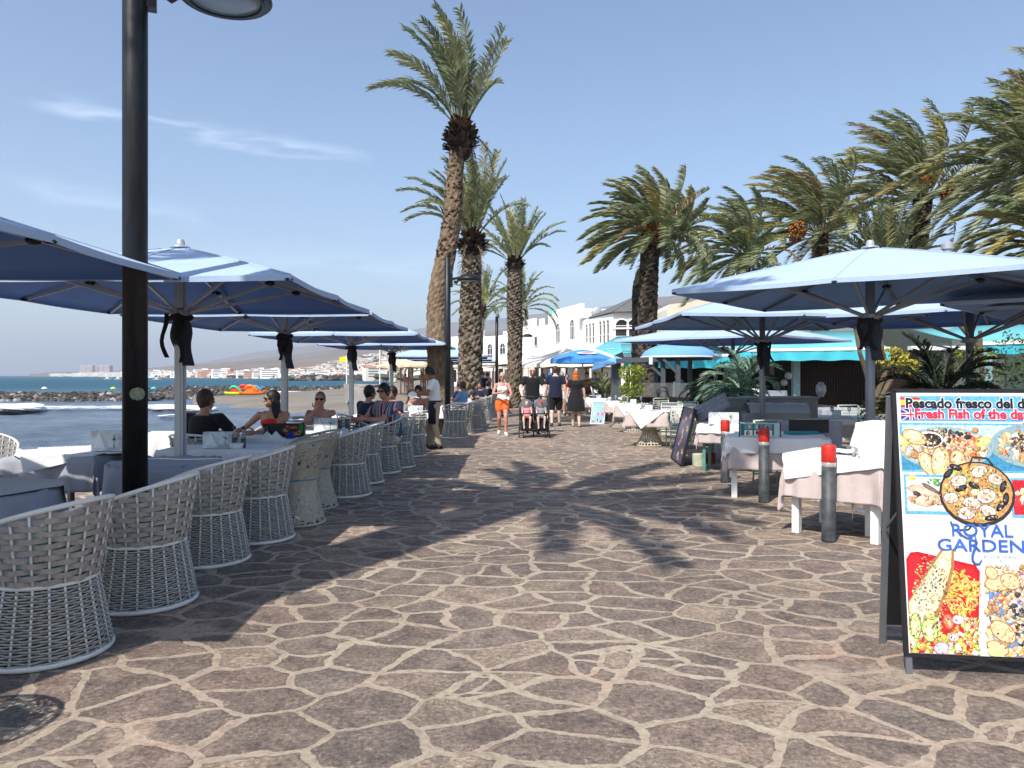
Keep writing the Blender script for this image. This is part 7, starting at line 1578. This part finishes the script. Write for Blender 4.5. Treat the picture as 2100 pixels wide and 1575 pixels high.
person('person in white carrying a bag behind the bearded man', (px(1113,26), 26, 0), 0, 1.62, SK_F, top='t_shirt', topmat=wht, legs='long_shorts', legmat=bge, shoes=white_paint, hair='short', hairmat=H_br, vox=.012)
# waiter
wt, it = person('waiter in a white polo, dark apron and beige trousers writing an order', (px(893,16.0), 16.0, 0), R(100), 1.76, SK_B, sw=.18, chest=(0,.05,-.01), feet=[(-.10,-.06,.09),(.12,.12,.09)], hands=[(-.13,.42,1.17),(.10,.36,1.15)], elbow=((-.7,-.7,-.6),(.7,-.7,-.6)), look=(0,-.50), palms=[(.3,-.2,1),(-.5,.3,-1)], curl=.7,
    top='polo_shirt', topkind='polo', topmat=wht, legs='trousers', legmat=bge, shoes=black_plastic, hair='short', hairmat=H_bk, vox=.007)
m = MB(); m.box((-.05,.50,1.215),(.13,.17,.015)); m.obj('order_pad', black_plastic, wt)
m = MB(); rows = [[(.19*math.cos(a), .155*math.sin(a)+.0, z) for a in np.linspace(.05,math.pi-.05,11)] for z in (.52,.7,.88,.98)]; m.grid(rows); solid(m.obj('apron', fabric('dark_apron',(.015,.017,.03)), wt, smooth=True),.012)
m = MB(); m.tube([(.178*math.cos(a), .142*math.sin(a), 1.0) for a in np.linspace(0,2*math.pi,24,endpoint=False)],.016,6,closed=True); m.obj('belt', black_plastic, wt)
# seated diners: pelvis at seat height
SEAT = dict(pelvis=(0,0,.56), feet=[(-.12,.42,.09),(.12,.44,.09)], knee=((0,.3,1),(0,.3,1)))
person('man with short dark hair in a black t-shirt seen from behind', (px(414,9.0), 9.0, 0), R(-12), 1.78, SK_T, bulk=1.12, sw=.195, chest=(0,.05,0), hands=[(-.18,.40,.80),(.20,.42,.80)], top='t_shirt', topmat=blk, legs='long_shorts', legmat=gry, shoes=black_plastic, hair='short', hairmat=H_br, look=(-.35,0), vox=.007, **SEAT)
p2_, _ = person('woman in a red tank top with dark ponytail and sunglasses looking left', (px(563,10.35), 10.35, 0), R(178), 1.74, SK_T, female=True, bulk=1.12, sw=.175, chest=(0,.06,0), hands=[(.12,.40,.80),(.46,.30,.78)], elbow=((-.3,-.5,-1),(.7,-.3,-.6)), top='tank_top', topkind='tank', topmat=redc, legs='shorts', legmat=blk, hair='curly', hairmat=H_bk, glasses=sun_b, look=(-1.05,.05), vox=.007, pelvis=(0,0,.56), feet=[(-.12,.35,.09),(.12,.35,.09)], knee=((0,.3,1),(0,.3,1)))
p3_, _ = person('woman in black sunglasses and a white top resting her chin on her hand', (px(662,11.6), 11.6, 0), R(182), 1.72, SK_R, female=True, sw=.175, bulk=1.08, chest=(0,.14,-.02), hands=[(.34,.38,.80),(.045,.265,1.06)], elbow=((-.9,-.2,-.9),(.9,.5,-1)), top='tank_top', topkind='tank', topmat=fabric('mint_white_cotton',(.60,.68,.62)), legs='shorts', legmat=gry, hair='tied', hairmat=hb('sandy',(.22,.14,.08)), glasses=sun_b, look=(0.05,-.05), vox=.007, handfwd=[(.6,.3,-.1),(-.1,-.2,1)], palms=[(0,0,-1),(.2,-1,0)], curl=.9, pelvis=(0,0,.56), feet=[(-.12,.35,.09),(.12,.35,.09)], knee=((0,.3,1),(0,.3,1)))
stripe = NT('striped_cotton'); o_ = stripe.obj(); wv = stripe.n('SeparateXYZ'); stripe.set(wv.inputs[0], o_); ph_ = stripe.math('FRACT', stripe.math('MULTIPLY', stripe.math('ADD', wv.outputs[0], stripe.math('MULTIPLY', wv.outputs[1], .55)), 6.5))
stripe.set_b(color=stripe.ramp(ph_, [(0, (.03,.04,.10)), (.18, (.45,.12,.12)), (.32, (.62,.55,.52)), (.42, (.03,.05,.12)), (.58, (.08,.30,.32)), (.70, (.30,.06,.10)), (.84, (.60,.42,.45)), (.93, (.03,.04,.10))], 'CONSTANT'), rough=.85); stripe = stripe.m
person('large man in a multicoloured striped shirt and sunglasses, sitting sideways', (px(800,12.15), 12.15, 0), R(128), 1.84, SK_R, bulk=1.3, belly=.07, sw=.20, chest=(0,.08,0), hands=[(-.10,.48,.82),(.18,.50,.80)], elbow=((-.8,-.3,-.8),(.8,-.3,-.9)), top='striped_shirt', topmat=stripe, legs='long_shorts', legmat=fabric('cream_shorts',(.55,.5,.45)), shoes=black_plastic, hair='short', hairmat=H_bk, glasses=sun_b, look=(.45,-.05), vox=.008, **SEAT)
person('man in a navy shirt with black hair turned away to the right', (px(745,13.3), 13.3, 0), R(-38), 1.80, SK_T, bulk=1.15, sw=.20, chest=(0,.12,-.02), hands=[(-.12,.40,.82),(.18,.42,.80)], top='shirt', topmat=nvy, legs='trousers', legmat=gry, shoes=black_plastic, hair='short', hairmat=H_bk, look=(-.3,0), vox=.008, **SEAT)
person('dark-haired person sitting behind the striped shirt', (px(806,14.3), 14.3, 0), R(150), 1.74, SK_T, sw=.18, top='t_shirt', topmat=nvy, legs='trousers', legmat=gry, shoes=black_plastic, hair='short', hairmat=H_bk, hands=[(-.12,.36,.82),(.18,.36,.80)], vox=.012, **SEAT)
person('guest in a white cap leaning over the table left of the waiter', (px(826,15.4), 15.4, 0), R(-115), 1.66, SK_F, female=True, sw=.165, chest=(0,.18,-.05), top='t_shirt', topmat=gry, legs='shorts', legmat=lblu, hair='tied', hairmat=H_br, cap=wht, look=(0,-.3), hands=[(-.12,.36,.82),(.18,.36,.80)], vox=.010, **SEAT)
person('shirtless tanned man seated behind the waiter\'s hands', (px(858,16.6), 16.6, 0), R(170), 1.72, SK_R, bulk=1.1, top=None, legs='long_shorts', legmat=nvy, hair='short', hairmat=H_bk, look=(.2,-.1), hands=[(-.12,.36,.82),(.18,.36,.80)], vox=.010, **SEAT)
person('toddler with fair hair beside the white-capped guest', (px(812,15.0), 15.0, 0), R(180), 1.0, SK_F, top='t_shirt', topmat=pnk, legs='shorts', legmat=lblu, hair='short', hairmat=H_bl, pelvis=(0,0,1.05), feet=[(-.1,.42,.6),(.1,.42,.6)], knee=((0,.3,1),(0,.3,1)), hands=[(-.12,.36,1.3),(.18,.36,1.3)], vox=.016)
person('diner in a light blue shirt beyond the lamp post', (px(950,22.5), 22.5, 0), R(70), 1.76, SK_T, bulk=1.1, top='t_shirt', topmat=lblu, legs='trousers', legmat=gry, shoes=black_plastic, hair='short', hairmat=H_br, hands=[(-.12,.36,.82),(.18,.36,.80)], vox=.012, **SEAT)
pa, _ = person('diner in dark clothes at the far tables, left of the woman in orange shorts', (px(985,25.4), 25.4, 0), R(160), 1.74, SK_T, top='t_shirt', topmat=nvy, legs='trousers', legmat=gry, shoes=black_plastic, hair='short', hairmat=H_bk, hands=[(-.12,.36,.82),(.18,.36,.80)], vox=.014, **SEAT)
for x, y, a, lb in [(px(935,22), 23.8, 60, 'diner in dark clothes left of the light blue shirt'), (px(1000,28.5), 28.5, -60, 'diner in dark clothes behind the woman in orange shorts'), (px(972,31), 31, 170, 'dark dressed diner at the last sea side table')]: dup(pa, (x, y, 0), R(a), lb)
# waiter in the restaurant, dark trousers
person('restaurant worker in a grey shirt bending in the shade behind the bar', (px(1410,25.5), 25.5, 0), R(60), 1.74, SK_B, chest=(0,.28,-.06), top='t_shirt', topmat=fabric('slate_cotton',(.10,.12,.15)), legs='trousers', legmat=blk, shoes=black_plastic, hair='short', hairmat=H_bk, look=(0,-.3), hands=[(-.12,.55,.95),(.18,.55,.95)], vox=.012)
# small walkers on the far terrace and beach
pb, _ = person('distant walker in pink on the terrace below the straw parasols', (px(832,63), 63, 0), 0, 1.7, SK_R, top='t_shirt', topmat=pnk, legs='shorts', legmat=wht, hair='short', hairmat=H_br, vox=.03, feet=[(-.1,.12,.1),(.1,-.12,.1)])
for x, y, z, lb in [(px(868,61), 61, 0, 'distant walker in pink just left of the waiter\'s face'), (px(1000,40), 40, 0, 'distant walker between the black posts'), (px(730,118), 118, SEA+.7, 'bather standing on the beach left of the seated diners'), (px(736,121), 121, SEA+.7, 'second bather close beside the first'), (px(414,150), 150, SEA+.2, 'bather at the water by the pedal boats'), (px(390,150), 150, SEA+.3, 'bather beside the rocks, left of the pedal boats')]: dup(pb, (x, y, z), R(40), lb)
pc, _ = person('distant walker with a dark top under the far umbrellas', (px(990,36), 36, 0), PI, 1.7, SK_F, top='t_shirt', topmat=nvy, legs='long_shorts', legmat=wht, hair='short', hairmat=H_br, vox=.02, feet=[(-.1,.12,.1),(.1,-.12,.1)])
for x, y, lb in [(px(965,50), 50, 'distant dark-topped walker left of the slim palm'), (px(1070,52), 52, 'distant dark-topped walker under the wide cream parasol'), (px(1125,40), 40, 'dark-topped walker behind the walkers\' heads'), (px(1220,36), 36, 'dark-topped walker by the potted palm'), (px(1243,34), 34, 'dark-topped walker right of the potted palm')]: dup(pc, (x, y, 0), R(170), lb)
# ---------------------------------------------------------------- double pushchair
sx0, sy0 = px(1095,18.9), 18.9
ps = thing('pushchair', 'black and grey double pushchair with two children in it', 'pushchair', (sx0, sy0, 0), PI)
pgr = fabric('grey_hood', (.11,.115,.125)); pbk = fabric('pushchair_black', (.015,.015,.017)); tyre = plain('tyre_rubber', (.02,.02,.02), .8)
m = MB()
for s in (-1,0,1):
    m.tube([(s*.36,-.42,1.0),(s*.36,-.15,.62),(s*.36,.25,.2)],.014,6); m.tube([(s*.36,-.38,.14),(s*.36,.0,.42),(s*.36,.1,.6)],.013,6)
m.tube([(-.36,-.42,1.0),(.36,-.42,1.0)],.017,8); m.tube([(-.36,.25,.2),(.36,.25,.2)],.012,6); m.tube([(-.36,.22,.60),(.36,.22,.60)],.015,8); m.obj('frame', black_plastic, ps, smooth=True)
for s in (-.38,-.27,.27,.38):
    m = MB(); M_ = Matrix.Rotation(R(90),3,'Y'); m.tube([(s, .27+.075*math.cos(a), .085+.075*math.sin(a)) for a in np.linspace(0,2*math.pi,20,endpoint=False)],.014,6,closed=True); w_ = m.obj('wheel', tyre, ps, smooth=True); m = MB(); m.lathe([(.0,-.008),(.055,-.008),(.055,.008),(0,.008)],n=14,cap=False)
    for i, v in enumerate(m.v): p = M_ @ Vector(v); m.v[i] = (p.x+s, p.y+.27, p.z+.085)
    m.obj('hub', metal_grey, w_)
for s in (-.37,.0,.37):
    m = MB(); m.tube([(s, -.38+.10*math.cos(a), .115+.10*math.sin(a)) for a in np.linspace(0,2*math.pi,20,endpoint=False)],.015,6,closed=True); m.obj('wheel', tyre, ps, smooth=True)
for s in (-1,1):
    m = MB(); m.grid([[(s*.18+x, -.28, .78) for x in (-.16,0,.16)],[(s*.18+x, -.16, .44) for x in (-.16,0,.16)],[(s*.18+x, .12, .42) for x in (-.16,0,.16)],[(s*.18+x, .24, .22) for x in (-.16,0,.16)]]); solid(m.obj('seat', pbk, ps, smooth=True),.03)
    m = MB(); rows = []
    for i in range(9):
        a = R(-10)+R(115)*i/8; rows.append([(s*.185+.185*math.cos(b), -.24+ .30*math.cos(a)*math.sin(b)*.9, .72+.21*math.sin(b)*math.sin(a)+.02) for b in np.linspace(0,math.pi,13)])
    m.grid(rows); solid(m.obj('hood', pgr, ps, smooth=True),.012)
m = MB(); m.grid([[(-.34,-.36,.34),(0,-.36,.34),(.34,-.36,.34)],[(-.33,-.1,.16),(0,-.1,.14),(.33,-.1,.16)],[(-.34,.18,.26),(0,.18,.26),(.34,.18,.26)]]); solid(m.obj('basket', pbk, ps, smooth=True),.01)
CS = dict(pelvis=(0,0,.56), feet=[(-.13,.42,.12),(.13,.44,.10)], knee=((-.2,.6,1),(.2,.6,1)), vox=.014)
def child(label, dx, skin, tm, lm, **k): c, _ = person(label, (sx0+dx, sy0-.02, .22), PI, .92, skin, top='t_shirt', topmat=tm, legs='shorts', legmat=lm, hands=[(-.16,.30,.66),(.16,.32,.66)], chest=(0,-.10,-.04), **k, **CS)
child('small child in pink with bare legs in the left seat of the pushchair', -.18, SK_P, pnk, fabric('red_patterned_shorts',(.45,.12,.12)), hair='crop', hairmat=H_bl)
child('small child with a red cap and grey shirt in the right seat of the pushchair', .18, SK_P, gry, fabric('grey_patterned_shorts',(.2,.2,.26)), hair=None, cap=redc)
# ================================================================ HAZE (real air round the whole scene)
hz = bpy.data.materials.new('haze_air'); hz.use_nodes = True; ht = hz.node_tree; ht.nodes.clear()
ho = ht.nodes.new('ShaderNodeOutputMaterial'); hv = ht.nodes.new('ShaderNodeVolumePrincipled'); ht.links.new(hv.outputs[0], ho.inputs[1])
hv.inputs['Color'].default_value = (.80, .88, 1, 1); hv.inputs['Density'].default_value = HAZE_D; hv.inputs['Anisotropy'].default_value = .15
hz.cycles.homogeneous_volume = True
m = MB(); m.box((2500, 14000, 400-2.5), (38000, 29000, 805)); tag(m.obj('haze', hz), kind='stuff')
